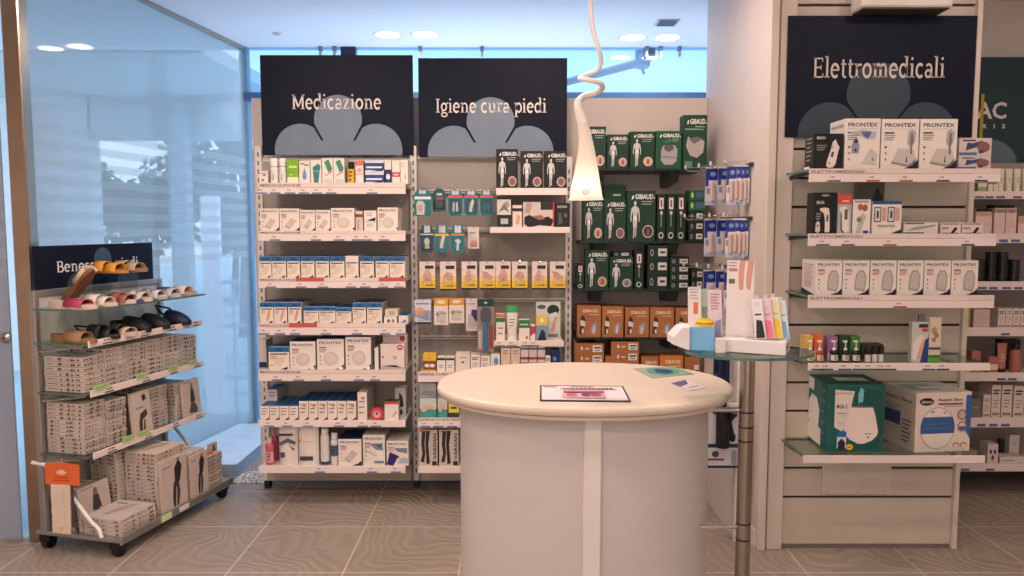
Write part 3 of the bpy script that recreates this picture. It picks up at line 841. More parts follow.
def cream_tube(x, y, z, w, h, lab, g, op):
    """upright squeezed tube standing on its cap (or on its crimp when op['up'])"""
    t = thing('cream_tube', lab, 'tube', (x, y + w * .35, z), group=g)
    c = mat(op['c'], .35); cc = mat(op.get('cap', (235, 232, 225)), .35)
    r = w / 2
    b = MB(); n = 12
    ch = op.get('ch', .14) * h
    secs = [(r * .78, r * .6, ch), (r * .85, r * .55, h * .4), (r * .95, r * .3, h * .8), (r, r * .08, h * .96), (r, r * .08, h)]
    rings = [[(a * math.cos(2 * PI * i / n), bb * math.sin(2 * PI * i / n), zz) for i in range(n)] for a, bb, zz in secs]
    for k in range(len(rings) - 1):
        b.add(rings[k] + rings[k + 1], [(i, (i + 1) % n, n + (i + 1) % n, n + i) for i in range(n)], mat(op['band'], .35) if (op.get('band') and k >= 2) else c, True)
    b.add(rings[-1], [tuple(range(n))], c)
    b.art((-r * .5, -r * .62, h * .3), (r, 0, 0), (0, r * .25, h * .4), lines(.1, .8, .9, 3, .22, .06, op.get('ink', (60, 130, 90))), 0.0005)
    obj('tube_body', b, t)
    obj('cap', MB().lathe([(0.001, 0), (r * .8, 0), (r * .78, ch)], cc, n=12, ry=.8), t)
def pouch(x, y, z, w, h, lab, g, op):
    """soft white plastic bag of dressings"""
    c = mat(op.get('c', (226, 212, 200)), .35)
    b = MB(); d = 0.05; n = 7
    G = [[(-w / 2 + w * i / n, -(d / 2) * (math.sin(PI * i / n) ** .5) * (1 - (k / n) ** 3 * .8), h * k / n) for i in range(n + 1)] for k in range(n + 1)]
    vs = [p for r_ in G for p in r_] + [(p[0], -p[1], p[2]) for r_ in G for p in r_]
    m_ = (n + 1) ** 2; fs = []
    for k in range(n):
        for i in range(n):
            a = k * (n + 1) + i
            fs += [(a, a + 1, a + n + 2, a + n + 1), (m_ + a, m_ + a + n + 1, m_ + a + n + 2, m_ + a + 1)]
    fs.append(tuple(range(n + 1)) + tuple(m_ + i for i in range(n, -1, -1)))
    b.add(vs, fs, c, False)
    b.art((-w / 2, -d / 2 - 0.001, 0), (w, 0, 0), (0, 0, h), op['f'], 0.0005)
    return obj('dressing_bag', b, loc=(x, y + d / 2, z), label=lab, cat='bag', group=g)

# ------------------------------------------------------------------ shelves of the white gondola units
def shelf_part(root, x0, x1, ytop, ybot, Y, depth, labels=(), lip=None, reds=(), rightlip=None, name='shelf', glass=False, th=0.018, text=None):
    """one shelf with its price strip; pixels give the strip's band. returns the standing height."""
    XA, ZT = px(x0, ytop, Y); XB = px(x1, ytop, Y)[0]; ZB = px(x0, ybot, Y)[1]
    yl = lip if lip is not None else ytop
    ZL = px(x0, yl, Y)[1]
    zs = ZL - (0.004 if not glass else 0.0)
    o_ = root.location
    R = Matrix.Translation(-Vector(o_))
    b = MB(); b.M = R
    if glass: b.box(XA, XB, Y + 0.004, Y + depth, zs - 0.010, zs, GLASS, dict(front=GLASS_EDGE, left=GLASS_EDGE))
    else: b.rbox(XA + 0.004, XB - 0.004, Y + 0.004, Y + depth, zs - th, zs, SHELFM, 0.002)
    sh = obj(name, b, root)
    b = MB(); b.M = R
    b.rbox(XA, XB, Y - 0.003, Y + 0.003, ZB, ZT, STRIP, 0.001)
    if lip is not None:     # upper printed band
        b.box(XA, XB, Y - 0.001, Y + 0.003, ZT + 0.002, ZL + 0.002, mat((226, 206, 196), .4))
        b.art((XA, Y - 0.0015, ZT), (0.30 * (XB - XA), 0, 0), (0, 0, ZL - ZT), [('t', text or ('MEDICAZIONE' if root is ua else 'IGIENE CURA PIEDI'), .04, .25, .96, .75, (120, 110, 115))], 0.0004)
        for (a, c_) in reds:
            xa = px(a, ytop, Y)[0]; xb = px(c_, ytop, Y)[0]
            b.box(xa, xb, Y - 0.003, Y - 0.001, ZT + 0.001, ZL + 0.003, mat((188, 92, 78), .5))
    w = 0.058
    for lx in labels:
        colr = (110, 125, 160)
        if isinstance(lx, tuple): lx, colr = lx
        xa = px(lx, ybot, Y)[0]
        hh = ZT - ZB
        b.art((xa, Y - 0.003, ZB), (w, 0, 0), (0, 0, hh), [('r', 0, .04, 1, .26, colr), ('t', '9,90', .2, .45, .55, .72, (90, 88, 100))], 0.0004)
    obj('price_strip', b, sh)
    return zs

# ---- unit A: Medicazione
YA = 4.2; YP = 4.53
ua = thing('shelving_unit', 'tall white shelving unit under the Medicazione sign', 'shelving unit', (px(335, 400, YP)[0], YP, 0))
RA = Matrix.Translation(-Vector(ua.location))
def upright(root, xpx, ytop, Y, wpx=6):
    b = MB(); b.M = Matrix.Translation(-Vector(root.location))
    x = px(xpx, 300, Y)[0]; zt = px(xpx, ytop, Y)[1]
    b.rbox(x - 0.02, x + 0.02, Y - 0.02, Y + 0.03, 0.05, zt, WHITE, 0.003)
    for k in range(int((zt - 0.1) / 0.05)):
        b.box(x - 0.004, x + 0.004, Y - 0.0215, Y - 0.0195, 0.1 + k * 0.05, 0.125 + k * 0.05, mat((90, 86, 84), .6))
    u = obj('upright', b, root)
    b = MB(); b.M = Matrix.Translation(-Vector(root.location))
    b.rbox(x - 0.018, x + 0.018, Y - 0.02, Y + 0.03, 0.0, 0.05, BLACK, 0.004)
    obj('foot', b, u)
    return x
xa0 = upright(ua, 263, 146, YP); xa1 = upright(ua, 415, 146, YP)
b = MB(); b.M = RA
zt = px(300, 158, YP)[1]
b.box(xa0 + 0.02, xa1 - 0.02, YP + 0.008, YP + 0.02, 0.09, zt, PANEL)
b.box(xa0 + 0.02, xa1 - 0.02, YP + 0.004, YP + 0.024, zt - 0.02, zt, WHITE)
obj('back_panel', b, ua)
b = MB(); b.M = RA
b.rbox(xa0 + 0.02, xa1 - 0.02, YP - 0.08, YP - 0.06, 0.07, 0.17, mat((176, 160, 146), .6), .003)
obj('base_plinth', b, ua)
xL = [270, 285, 300, 312, 326, 366]
SA = []
spec = [(183, 187.5, 194, [256.5, 270, 285, 299, 312, 326, 367], ()), (231, 234, 241, [270, 311, 334, 352, 362, 379], ()),
        (278, 281.5, 288, [266, 296, 318, 346, 360, 378, 394], [(296, 324), (379, 406)]), (323.5, 327.5, 335, [259, 275, 290, 321, 352, 380, 396], [(289, 317)]),
        (370, 374, 381, [272, 294, 321, 354, 370], ()), (None, 420.5, 427, [264, 282, 303, 334, 358, 371], ()), (None, 466, 473, [315, 367, 391], ())]
for (lp, yt, yb, lb, rd) in spec:
    SA.append(shelf_part(ua, 258.5, 405.5, yt, yb, YA, YP - YA + 0.0, lb, lp, rd))

PA = ['', 'top Medicazione shelf', 'second Medicazione shelf', 'third Medicazione shelf', 'fourth Medicazione shelf', 'fifth Medicazione shelf', 'sixth Medicazione shelf', 'bottom Medicazione shelf']
drop = [('p', [(.3, .3), (.4, .18), (.6, .18), (.7, .3), (.66, .45), (.5, .7), (.34, .45)], (105, 145, 195)), ('r', .1, .85, .5, .9, (170, 60, 60)), ('r', .5, .8, .9, .85, (70, 80, 110))]
cup = [('p', [(.3, .05), (.7, .05), (.85, .55), (.95, .75), (.7, .85), (.2, .7)], (45, 125, 125)), ('r', .2, .5, .85, .56, (90, 170, 165))]
tubeg = [('p', [(.2, .85), (.6, .95), (.95, .6), (.85, .5), (.55, .45)], (55, 140, 110)), ('p', [(.3, .3), (.9, .45), (.88, .5), (.28, .34)], (210, 120, 120)), ('r', .2, .05, .9, .2, (190, 210, 190))]
row(YA + 0.015, SA[0], PA[1], [
    (259, 268, 171, D_plain(BW, [(.8, .85, (150, 130, 130))], text=[('e', .6, .68, .2, .08, (200, 90, 90)), ('e', .4, .3, .15, .1, (120, 120, 125))]), 'small white box with red dot', {'d': .05}),
    (269, 277.5, 158, None, 'white capped white bottle', {'fn': bottle, 'c': (232, 224, 216), 'cap': (238, 232, 226), 'k': .7, 'cr': .95, 'lab': (236, 228, 220), 'ink': GREY}),
    (278, 286, 158, None, 'white capped white bottle', {'fn': bottle, 'c': (232, 224, 216), 'cap': (238, 232, 226), 'k': .7, 'cr': .95, 'lab': (236, 228, 220), 'ink': GREY}),
    (287, 298.5, 159.5, D_plain((128, 178, 38), [(0, .28, (226, 230, 200))], text=[('r', .15, .66, .85, .74, (210, 235, 170)), ('r', .2, .36, .5, .4, (200, 230, 160))]), 'lime green and white box'),
    (299, 310, 161, D_plain(BW, text=drop), 'white box with a blue drop'),
    (310.5, 321.5, 160, D_plain(BW, text=cup), 'white box with a teal cup'),
    (322, 333, 158, D_plain(BW, text=tubeg), 'white box with green tube picture', {'d': .14}),
    (333.3, 344.5, 158, D_plain(BW, text=tubeg), 'white box with green tube picture', {'d': .14}),
    (346.5, 354.5, 162, None, 'amber bottle with yellow label', {'fn': bottle, 'c': (60, 38, 22), 'cap': (20, 20, 22), 'k': .74, 'cr': .8, 'lab': (228, 178, 48), 'labz': (0, .92)}),
    (355.5, 363.5, 161, D_plain(BW, [(.8, 1, (224, 110, 88)), (.4, .44, (220, 150, 140))], text=[('e', .5, .6, .3, .1, (225, 160, 150))]), 'narrow white and coral box'),
    (365, 384, 172.5, D_plain((44, 66, 120), [(.8, 1, (215, 220, 232)), (.0, .18, (215, 220, 232))], text=[('r', .05, .35, .9, .5, (225, 228, 238)), ('p', [(.3, .1), (.95, .1), (.95, .35), (.7, .2)], (25, 40, 80))]), 'flat navy and white box, lower of two'),
    (365, 384, 160.5, D_plain((44, 66, 120), [(.8, 1, (215, 220, 232)), (.0, .18, (215, 220, 232))], text=[('r', .05, .35, .9, .5, (225, 228, 238)), ('p', [(.3, .1), (.95, .1), (.95, .35), (.7, .2)], (25, 40, 80))]), 'flat navy and white box, upper of two', {'z': px(370, 172.4, YA + .015)[1] + .0005}),
    (384.5, 391.5, 160, D_plain(BW, [(.05, .6, (38, 50, 95))], text=[('e', .5, .3, .3, .12, (235, 230, 235))]), 'white box with navy lower half'),
    (392, 400, 160.5, D_plain(BW, [(.3, .5, (205, 70, 75))], text=[('r', .2, .37, .8, .42, (240, 225, 220))]), 'white box with a red band'),
    (400.3, 408, 160, D_plain(BW, text=[('r', .6, .2, .68, .4, INK)] + lines(.2, .85, .5, 2, .1, .03, GREY)), 'plain white box at the end', {'d': .16}),
], depth=0.12, base_y=183)
pr = lambda p: D_prontex(p, True)
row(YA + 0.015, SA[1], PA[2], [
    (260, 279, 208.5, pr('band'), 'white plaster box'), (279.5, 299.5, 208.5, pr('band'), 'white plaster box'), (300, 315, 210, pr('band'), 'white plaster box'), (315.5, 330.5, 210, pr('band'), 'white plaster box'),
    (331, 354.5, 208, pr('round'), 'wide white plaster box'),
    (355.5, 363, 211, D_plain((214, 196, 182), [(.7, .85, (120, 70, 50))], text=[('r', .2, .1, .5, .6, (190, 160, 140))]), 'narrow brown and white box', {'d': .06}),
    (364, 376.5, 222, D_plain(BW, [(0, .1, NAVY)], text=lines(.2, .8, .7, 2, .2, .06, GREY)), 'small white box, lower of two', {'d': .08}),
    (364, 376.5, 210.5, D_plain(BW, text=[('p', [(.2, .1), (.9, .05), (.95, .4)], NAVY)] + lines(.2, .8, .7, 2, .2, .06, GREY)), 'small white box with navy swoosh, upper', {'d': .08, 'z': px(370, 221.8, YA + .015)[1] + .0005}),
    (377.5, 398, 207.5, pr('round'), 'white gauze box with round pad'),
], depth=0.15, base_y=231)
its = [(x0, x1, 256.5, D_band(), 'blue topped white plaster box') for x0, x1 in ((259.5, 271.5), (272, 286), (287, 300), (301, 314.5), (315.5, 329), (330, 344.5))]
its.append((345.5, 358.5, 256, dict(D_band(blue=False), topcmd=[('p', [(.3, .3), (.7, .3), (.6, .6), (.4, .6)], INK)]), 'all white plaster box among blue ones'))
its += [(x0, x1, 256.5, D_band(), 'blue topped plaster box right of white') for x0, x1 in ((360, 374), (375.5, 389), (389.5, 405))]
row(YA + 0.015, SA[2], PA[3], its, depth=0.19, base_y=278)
its = [(x0, x1, 302.5, D_band(True), 'blue topped foot plaster box') for x0, x1 in ((260, 273.5), (274, 287), (288, 301.5))]
its += [(x0, x1, yt, D_band(), 'blue topped wide plaster box') for x0, x1, yt in ((303.5, 318.5, 307), (319, 335.5, 307), (336, 351.5, 308))]
its += [(x0, x1, 303, D_band(), 'taller blue topped plaster box') for x0, x1 in ((352.5, 366), (367, 382))]
its += [(384, 397, 316.5, D_plain(BW, text=[('e', .35, .4, .12, .25, (90, 80, 110)), ('e', .7, .4, .12, .25, (190, 100, 90))]), 'small white box, lower of stack', {'d': .1}),
        (385, 398, 309.5, D_plain((222, 205, 185), text=lines(.3, .7, .8, 2, .3, .14, (120, 110, 90))), 'small cream box, upper of stack', {'d': .09, 'z': px(390, 316.3, YA + .015)[1] + .0005}),
        (398.5, 408, 315.5, D_plain(BW, top=BLUE, text=[('p', [(.2, .1), (.9, .2), (.7, .6)], (120, 110, 150))]), 'small white box with blue top')]
row(YA + 0.015, SA[3], PA[4], its, depth=0.2, base_y=323)
bt = dict(pr('round')); bt['top'] = (22, 78, 135)
row(YA + 0.015, SA[4], PA[5], [
    (259, 266.5, 340, D_plain((205, 200, 196), [(0, .2, NAVY)]), 'narrow grey box', {'back': .08, 'd': .12}),
    (268.5, 289.5, 347, dict(D_band(), top=(22, 88, 145)), 'short blue topped box', {'d': .14}),
    (290, 315.5, 341.5, bt, 'large white gauze box', {'d': .16}),
    (317, 344, 339, bt, 'large white gauze box', {'d': .16}),
    (345.5, 371, 337, bt, 'large white gauze box', {'d': .16}),
    (374.5, 378.5, 348, D_plain(BW), 'thin white box edge', {'d': .14}),
    (380.5, 404.5, 344, D_plain((226, 210, 200), [(0, .12, (190, 175, 170))], text=[('e', .82, .87, .13, .10, (190, 60, 62)), ('r', .74, .85, .9, .9, (240, 220, 215)), ('e', .1, .5, .05, .05, (215, 110, 70)), ('e', .6, .48, .07, .06, (120, 115, 110)), ('e', .6, .48, .04, .035, (226, 210, 200)), ('p', [(0, .16), (.9, .1), (.6, .2)], (35, 35, 60))]), 'square white box with red badge', {'d': .05}),
    (383, 407, 334, D_plain((226, 210, 200), text=[('e', .82, .87, .12, .08, (190, 60, 62))]), 'square white box standing behind', {'back': .06, 'd': .05}),
], depth=0.15, base_y=370)
its = [(x, x + 9.3, 406, D_plain((228, 212, 198), top=(25, 92, 150), text=lines(.15, .85, .8, 3, .2, .07, GREY) + [('p', [(.5, .0), (1, .05), (1, .22)], INK)]), 'short slim blue topped box') for x in (260, 269.7, 279.4, 289.1)]
its += [(x, x + 9.3, 401, D_plain((228, 212, 198), top=(18, 72, 125), text=lines(.15, .85, .8, 3, .2, .07, GREY) + [('e', .6, .75, .2, .06, (200, 140, 110)), ('p', [(.5, .0), (1, .05), (1, .18)], INK)]), 'taller slim blue topped box') for x in (299, 308.6, 318.2, 327.8, 337.4, 347)]
its += [(357.5, 367, 392.5, D_plain((230, 214, 200), text=lines(.15, .7, .8, 3, .2, .05, GREY) + [('e', .6, .8, .2, .05, (205, 110, 80))], side=(196, 186, 176)), 'tallest slim white box', {'d': .22})]
its += [(267, 277.5, 389.5, D_plain((222, 212, 202), top=(30, 95, 150), text=lines(.2, .8, .8, 2, .3, .1, GREY)), 'small box lying on the slim boxes', {'back': .12, 'd': .16, 'z': px(265, 406, YA + .015)[1] + .0005}),
        (384.5, 398.5, 401.5, D_plain(BW, [(.85, 1, (196, 70, 70))], text=[('p', [(.55, .2), (.62, .18), (.9, .45), (.85, .5)], (200, 90, 90))], top=(60, 50, 50)), 'small white box with red tick', {'d': .06}),
        (395, 406, 388, D_plain((190, 184, 178), text=[('p', [(.3, .3), (.8, .35), (.7, .7), (.4, .85)], (40, 40, 46)), ('e', .5, .15, .2, .1, (50, 50, 60))]), 'grey box with black picture behind', {'back': .09, 'd': .08})]
row(YA + 0.02, SA[5], PA[6], its, depth=0.24, base_y=420)
# pink reel of tape
xr, zr_ = px(377, 410, YA + .03)
rl = thing('tape_reel', 'pink red round tape reel on the sixth Medicazione shelf', 'tape reel', (xr, YA + 0.03, SA[5]))
b = MB(); rr = 0.036
b.M = Matrix.Translation((0, 0, rr)) @ Matrix.Rotation(PI / 2, 4, 'X')
b.lathe([(rr * .62, -.012), (rr, -.012), (rr, .012), (rr * .62, .012), (rr * .62, -.012)], mat((215, 60, 78), .35), n=24)
obj('rim', b, rl)
b = MB(); b.M = Matrix.Translation((0, 0, rr)) @ Matrix.Rotation(PI / 2, 4, 'X')
b.lathe([(rr * .2, -.006), (rr * .62, -.006), (rr * .62, .006), (rr * .2, .006), (rr * .2, -.006)], mat((225, 180, 178), .4), n=20)
obj('spool', b, rl)
row(YA + 0.02, SA[6], PA[7], [
    (264, 273, 438, None, 'pink bottle with pale cap', {'fn': bottle, 'c': (196, 92, 108), 'cap': (225, 190, 190), 'k': .8, 'cr': .5, 'lab': (222, 150, 155), 'flat': .7}),
    (268, 278, 427, None, 'rose bottle standing behind', {'fn': bottle, 'c': (186, 84, 104), 'cap': (205, 130, 150), 'k': .72, 'cr': .45, 'back': .09, 'flat': .7}),
    (278, 297, 424, None, 'soft white bag with blue print', {'fn': pouch, 'f': [('r', .05, .72, .8, .77, INK), ('p', [(.05, .55), (.5, .66), (.95, .58), (.9, .5), (.5, .56), (.1, .48)], (80, 90, 115)), ('p', [(.55, .5), (.9, .4), (.8, .36)], (90, 100, 125)), ('r', .1, .2, .35, .32, (70, 75, 100))]}),
    (297.5, 318, 423, None, 'soft white bag with orange dot', {'fn': pouch, 'f': [('e', .12, .58, .06, .03, (214, 130, 60)), ('r', .2, .92, .7, .95, (205, 140, 80)), ('r', .1, .12, .75, .22, (60, 62, 80)), ('r', .15, .56, .85, .58, (210, 190, 160))]}),
    (319, 329, 429, None, 'white and blue spray can', {'fn': bottle, 'c': (216, 210, 206), 'cap': (225, 218, 212), 'k': .88, 'cr': .8, 'lab': (60, 78, 110), 'labz': (0.02, .12), 'name': 'spray_can', 'cat': 'spray can'}),
    (329.5, 338, 434, None, 'white and blue shorter spray can', {'fn': bottle, 'c': (214, 208, 204), 'cap': (225, 218, 212), 'k': .85, 'cr': .8, 'lab': (70, 95, 130), 'labz': (.35, .75), 'name': 'spray_can', 'cat': 'spray can'}),
    (338.5, 361.5, 439, dict(pr('band'), top=(18, 48, 92)), 'white gauze box with navy top', {'d': .2}),
    (363, 385, 435, dict(pr('sky'), top=(200, 192, 180)), 'white box with sky picture', {'d': .2}),
    (386.5, 408.5, 441, dict(pr('purple'), top=(200, 192, 180)), 'white box with purple corner', {'d': .2}),
], depth=0.2, base_y=466)
# ------------------------------------------------------------------ unit B: Igiene cura piedi
ub = thing('shelving_unit', 'tall white shelving unit under the Igiene cura piedi sign', 'shelving unit', (px(491, 400, YP)[0], YP, 0))
xb0 = xa1 + 0.042
RB = Matrix.Translation(-Vector(ub.location))
xb1 = upright(ub, 568, 157, YP)
b = MB(); b.M = RB
zt = px(450, 156, YP)[1]
b.box(xb0 - 0.02, xb1 - 0.02, YP + 0.008, YP + 0.02, 0.09, zt, PANEL)
obj('back_panel', b, ub)
b = MB(); b.M = RB
b.rbox(xb0 - 0.02, xb1 - 0.02, YP - 0.006, YP + 0.026, zt - 0.018, zt, WHITE, .002)
obj('top_rail', b, ub)
b = MB(); b.M = RB
b.rbox(xb0 - 0.01, xb1 - 0.02, YP - 0.08, YP - 0.06, 0.07, 0.17, mat((176, 160, 146), .6), .003)
obj('base_plinth', b, ub)
def hang_rail(root, R, x0, x1, y, Y=YP):
    XA, z = px(x0, y, Y); XB = px(x1, y, Y)[0]
    b = MB(); b.M = R
    b.rbox(XA, XB, Y - 0.022, Y - 0.004, z - 0.022, z + 0.002, mat((196, 186, 176), .4), .002)
    b.box(XA, XB, Y - 0.023, Y - 0.021, z - 0.013, z - 0.009, mat((70, 64, 60), .5))
    return obj('hanging_rail', b, root), z
for yy, xx0, xx1 in ((190, 420, 495), (228, 420, 494), (263, 420, 566), (298, 420, 564), (335, 420, 480)):
    hang_rail(ub, RB, xx0, xx1, yy)
YB = YA
SB = {}
SB[1] = shelf_part(ub, 496, 567.5, 188, 195, YB + .02, YP - YB - .02)
SB[2] = shelf_part(ub, 490, 570, 227, 233, YB + .02, YP - YB - .02)
SB[3] = shelf_part(ub, 494, 564, 340.5, 346.5, YB + .02, YP - YB - .02, [495, 507, 521, 529])
SB[4] = shelf_part(ub, 418, 568, 376, 382, YB, YP - YB, [], 372)
SB[5] = shelf_part(ub, 418, 568, 421, 427.5, YB, YP - YB, [(420, (60, 90, 170)), (433, (60, 90, 170)), (447, (60, 90, 170))], 418)
SB[6] = shelf_part(ub, 418, 568, 466.5, 473, YB, YP - YB, [])
PB = ['', 'upper right Igiene shelf', 'second right Igiene shelf', 'right Igiene shelf above counter', 'long Igiene shelf behind counter', 'Igiene shelf left of counter', 'bottom Igiene shelf']
gb = D_gibaud((24, 26, 26), (150, 100, 85), 'man', dk=(40, 52, 32))
row(YB + .035, SB[1], PB[1], [(496, 518, 149, gb, 'black support pack with walking figure'), (520.5, 543, 151, gb, 'black support pack with walking figure'), (544.5, 567, 151, gb, 'black support pack with walking figure')], depth=.1, base_y=188)
row(YB + .035, SB[2], PB[2], [
    (497, 511, 197, D_plain((212, 200, 190), [(0, .42, (28, 28, 30)), (.92, 1, (40, 36, 36))], text=[('r', .25, .12, .8, .3, (180, 180, 180)), ('e', .7, .75, .2, .1, (160, 150, 145)), ('p', [(.1, .5), (.5, .8), (.9, .5), (.5, .6)], (120, 112, 108))]), 'white and black boxed brace'),
    (512.5, 522, 205, D_plain((224, 206, 192), [(.72, .86, (40, 36, 38))], text=[('p', [(.3, .15), (.7, .15), (.85, .5), (.5, .6)], (205, 160, 140))]), 'small white box with black band'),
    (523, 554.5, 202, D_plain((206, 190, 178), text=[('p', [(.04, .14), (.2, .0), (.5, .1), (.9, .06), (.98, .3), (.8, .44), (.45, .34), (.2, .5), (.04, .42)], (22, 22, 24)), ('p', [(.3, .45), (.6, .5), (.7, .34), (.5, .3)], (150, 100, 85)), ('r', .56, .7, 1, 1, (40, 38, 40)), ('p', [(.05, .6), (.2, .55), (.3, .95), (.1, .98)], (180, 150, 140)), ('r', .95, 0, 1, .98, (190, 45, 50))]), 'wide box showing black elbow wrap'),
    (555.5, 570, 203, D_plain((26, 28, 28), text=[('r', .1, .8, .8, .9, (140, 140, 138)), ('p', [(.2, .1), (.5, .2), (.4, .6), (.2, .6)], (70, 90, 74)), ('e', .7, .5, .12, .1, (120, 80, 72))]), 'narrow black support box'),
], depth=.1, base_y=227)

def blister(x0, x1, ytop, ybot, Y, label, draw, group=None, cat='blister pack', root=None, R=None, shape='taper', c=(20, 110, 118), th=0.012, hookY=YP, ntab=True, back=0.0, rotz=0):
    """hanging pack: card with euro-hole tab, bubble and printed art; with its own hook on the unit"""
    X0, Z1 = px(x0, ytop, Y); X1 = px(x1, ytop, Y)[0]; Z0 = px(x0, ybot, Y)[1]
    w = X1 - X0; h = Z1 - Z0; x = (X0 + X1) / 2
    if shape == 'taper': pl = [(-.36, 0), (.36, 0), (.48, .15), (.5, .8), (.4, .86), (.36, .99), (-.36, .99), (-.4, .86), (-.5, .8), (-.48, .15)]
    elif shape == 'round': pl = [(-.42, 0), (.42, 0), (.5, .08), (.5, .75), (.42, .88), (.2, .99), (-.2, .99), (-.42, .88), (-.5, .75), (-.5, .08)]
    else: pl = [(-.5, 0), (.5, 0), (.5, 1), (-.5, 1)]
    pl = [(a * w, bb * h) for a, bb in pl]
    t = thing('blister_pack', label, cat, (x, Y, Z0), (0, 0, rotz), group)
    b = MB(); b.vprism(pl, -0.001, 0.001, mat(c, .3))
    b.art((-w / 2, -0.001, 0), (w, 0, 0), (0, 0, h), draw, 0.0004)
    b.art((-w / 2, -0.001, 0), (w, 0, 0), (0, 0, h), [('e', .5, .955, .05, .012, (60, 55, 52))], 0.003)
    obj('card', b, t)
    if th:
        b = MB(); b.rbox(-w * .30, w * .30, -th, -0.0005, h * .12, h * .52, ACRYL, .004)
        obj('bubble', b, t)
    if root:
        b = MB(); b.M = R
        hz = Z0 + h * .955
        b.tube([(x, hookY - 0.01, hz + 0.003), (x, Y - 0.02, hz + 0.003), (x, Y - 0.035, hz + 0.012)], 0.0025, CHROME, 6)
        obj('hook', b, root)
    return t
TEAL = (22, 108, 116)
foot = lambda col=(225, 160, 130): [('p', [(.36, .18), (.55, .14), (.6, .3), (.72, .55), (.6, .66), (.45, .5), (.4, .35)], col)]
hdr = [('r', .3, .82, .7, .98, (214, 206, 212)), ('r', .05, .72, .95, .8, (220, 220, 222))]
def teal(k):
    a = [('r', .0, .70, 1, .79, (208, 88, 92)), ('r', .25, .82, .75, .97, (205, 200, 210)), ('p', [(.1, .1), (.9, .1), (.96, .66), (.04, .66)], (16, 88, 104))]
    if k == 0: return [('r', .02, .62, .98, .72, (215, 225, 226)), ('p', [(.15, .05), (.6, .05), (.62, .45), (.5, .56), (.25, .56), (.13, .45)], (215, 205, 200)), ('e', .37, .3, .15, .14, (225, 150, 120)), ('r', .3, .82, .7, .97, (190, 200, 200))]
    if k == 1: return [('r', .3, .52, .75, .62, (190, 60, 66)), ('r', .1, .1, .9, .48, (12, 62, 60)), ('r', .3, .7, .7, .8, (190, 200, 196))]
    if k == 2: return a + [('p', [(.3, .2), (.42, .16), (.46, .5), (.34, .56)], (226, 190, 165)), ('p', [(.55, .16), (.7, .2), (.66, .56), (.54, .5)], (226, 190, 165))]
    if k == 3: return a + foot((230, 200, 180))
    if k == 4: return a + [('p', [(.45, .15), (.6, .15), (.56, .6), (.48, .6)], (40, 50, 60))]
    if k == 5: return [('r', .3, .72, .75, .98, (214, 206, 212)), ('r', .0, .64, 1, .68, (215, 215, 218)), ('p', [(.2, .1), (.8, .1), (.75, .45), (.3, .5)], (20, 40, 52)), ('e', .5, .4, .2, .14, (205, 200, 170)), ('r', .35, .14, .7, .26, (190, 180, 140))]
    if k == 6: return [('r', .3, .72, .75, .98, (214, 206, 212)), ('r', .0, .6, 1, .68, (222, 170, 60))] + foot((232, 205, 180))
    return [('r', .3, .72, .75, .98, (214, 206, 212)), ('r', .0, .62, 1, .68, (214, 130, 70)), ('p', [(.4, .08), (.6, .08), (.58, .3), (.75, .4), (.55, .5), (.3, .44), (.45, .34)], (220, 215, 205))]
TL = ['teal pack with white product window, leftmost, upper Igiene row', 'dark green pack, second in the upper Igiene row', 'teal pack with two toes, third in upper Igiene row',
      'teal pack with foot, fourth in upper Igiene row', 'teal pack with dark tool, fifth in upper Igiene row']
for k, (x0, x1, y0, y1) in enumerate(((414, 431, 189, 216), (432.5, 446, 188.5, 211.5), (448, 462.5, 190, 216), (464, 478, 190, 216), (480, 493, 190, 215.5))):
    blister(x0, x1, y0, y1, YA + (.0 if k == 0 else .08), TL[k], teal(k), 'teal foot care packs on the Igiene unit', root=ub, R=RB, c=(20, 84, 78) if k == 1 else TEAL, shape='round' if k < 2 else 'taper')
TL = ['dark teal pack, leftmost in the lower Igiene row of teal packs', 'teal pack with yellow band and foot, second in lower row', 'teal pack with orange band and ankle, third in lower row']
for k, (x0, x1) in enumerate(((420, 433.5), (434.5, 449), (450.5, 464.5))):
    blister(x0, x1, 225, 252.5, YA + .08, TL[k], teal(5 + k), 'teal foot care packs on the Igiene unit', root=ub, R=RB, c=(18, 66, 84) if k == 0 else TEAL)
blister(468, 479, 227, 248.5, YA + .12, 'slim white pack with pink foot beside the teal packs', [('p', [(.2, .06), (.85, .06), (.8, .3), (.5, .42), (.2, .25)], (216, 130, 108)), ('r', .1, .7, .7, .76, GREY), ('r', .1, .62, .5, .65, GREY)], root=ub, R=RB, c=(222, 206, 198), shape='rect')
Yw = (236, 186, 40)
def yel(k):
    c = [('r', 0, .42, 1, 1, (226, 204, 196)), ('p', [(0, .06), (1, .06), (1, .42), (0, .34)], Yw), ('r', 0, .3, 1, .5, (232, 196, 130)), ('p', [(0, .06), (1, .06), (1, .34), (0, .28)], Yw), ('r', 0, 0, 1, .06, (24, 24, 26)), ('r', .35, .74, .9, .86, (45, 42, 48)), ('r', .02, .72, .12, .73, INK), ('r', .4, .14, .9, .18, (150, 110, 30))]
    sh = [[(.3, .3), (.7, .3), (.75, .6), (.6, .72), (.35, .7), (.25, .5)], [(.2, .5), (.45, .66), (.75, .6), (.8, .4), (.55, .32), (.4, .4)], [(.25, .35), (.4, .3), (.65, .34), (.6, .66), (.45, .72), (.3, .62)], [(.1, .66), (.5, .62), (.9, .42), (.6, .34), (.3, .4)]][k % 4]
    return c + [('p', sh, (212, 160, 138)), ('p', [(sh[0][0], sh[0][1]), (sh[1][0], sh[1][1]), ((sh[0][0] + sh[2][0]) / 2, (sh[0][1] + sh[2][1]) / 2)], (190, 132, 112))]
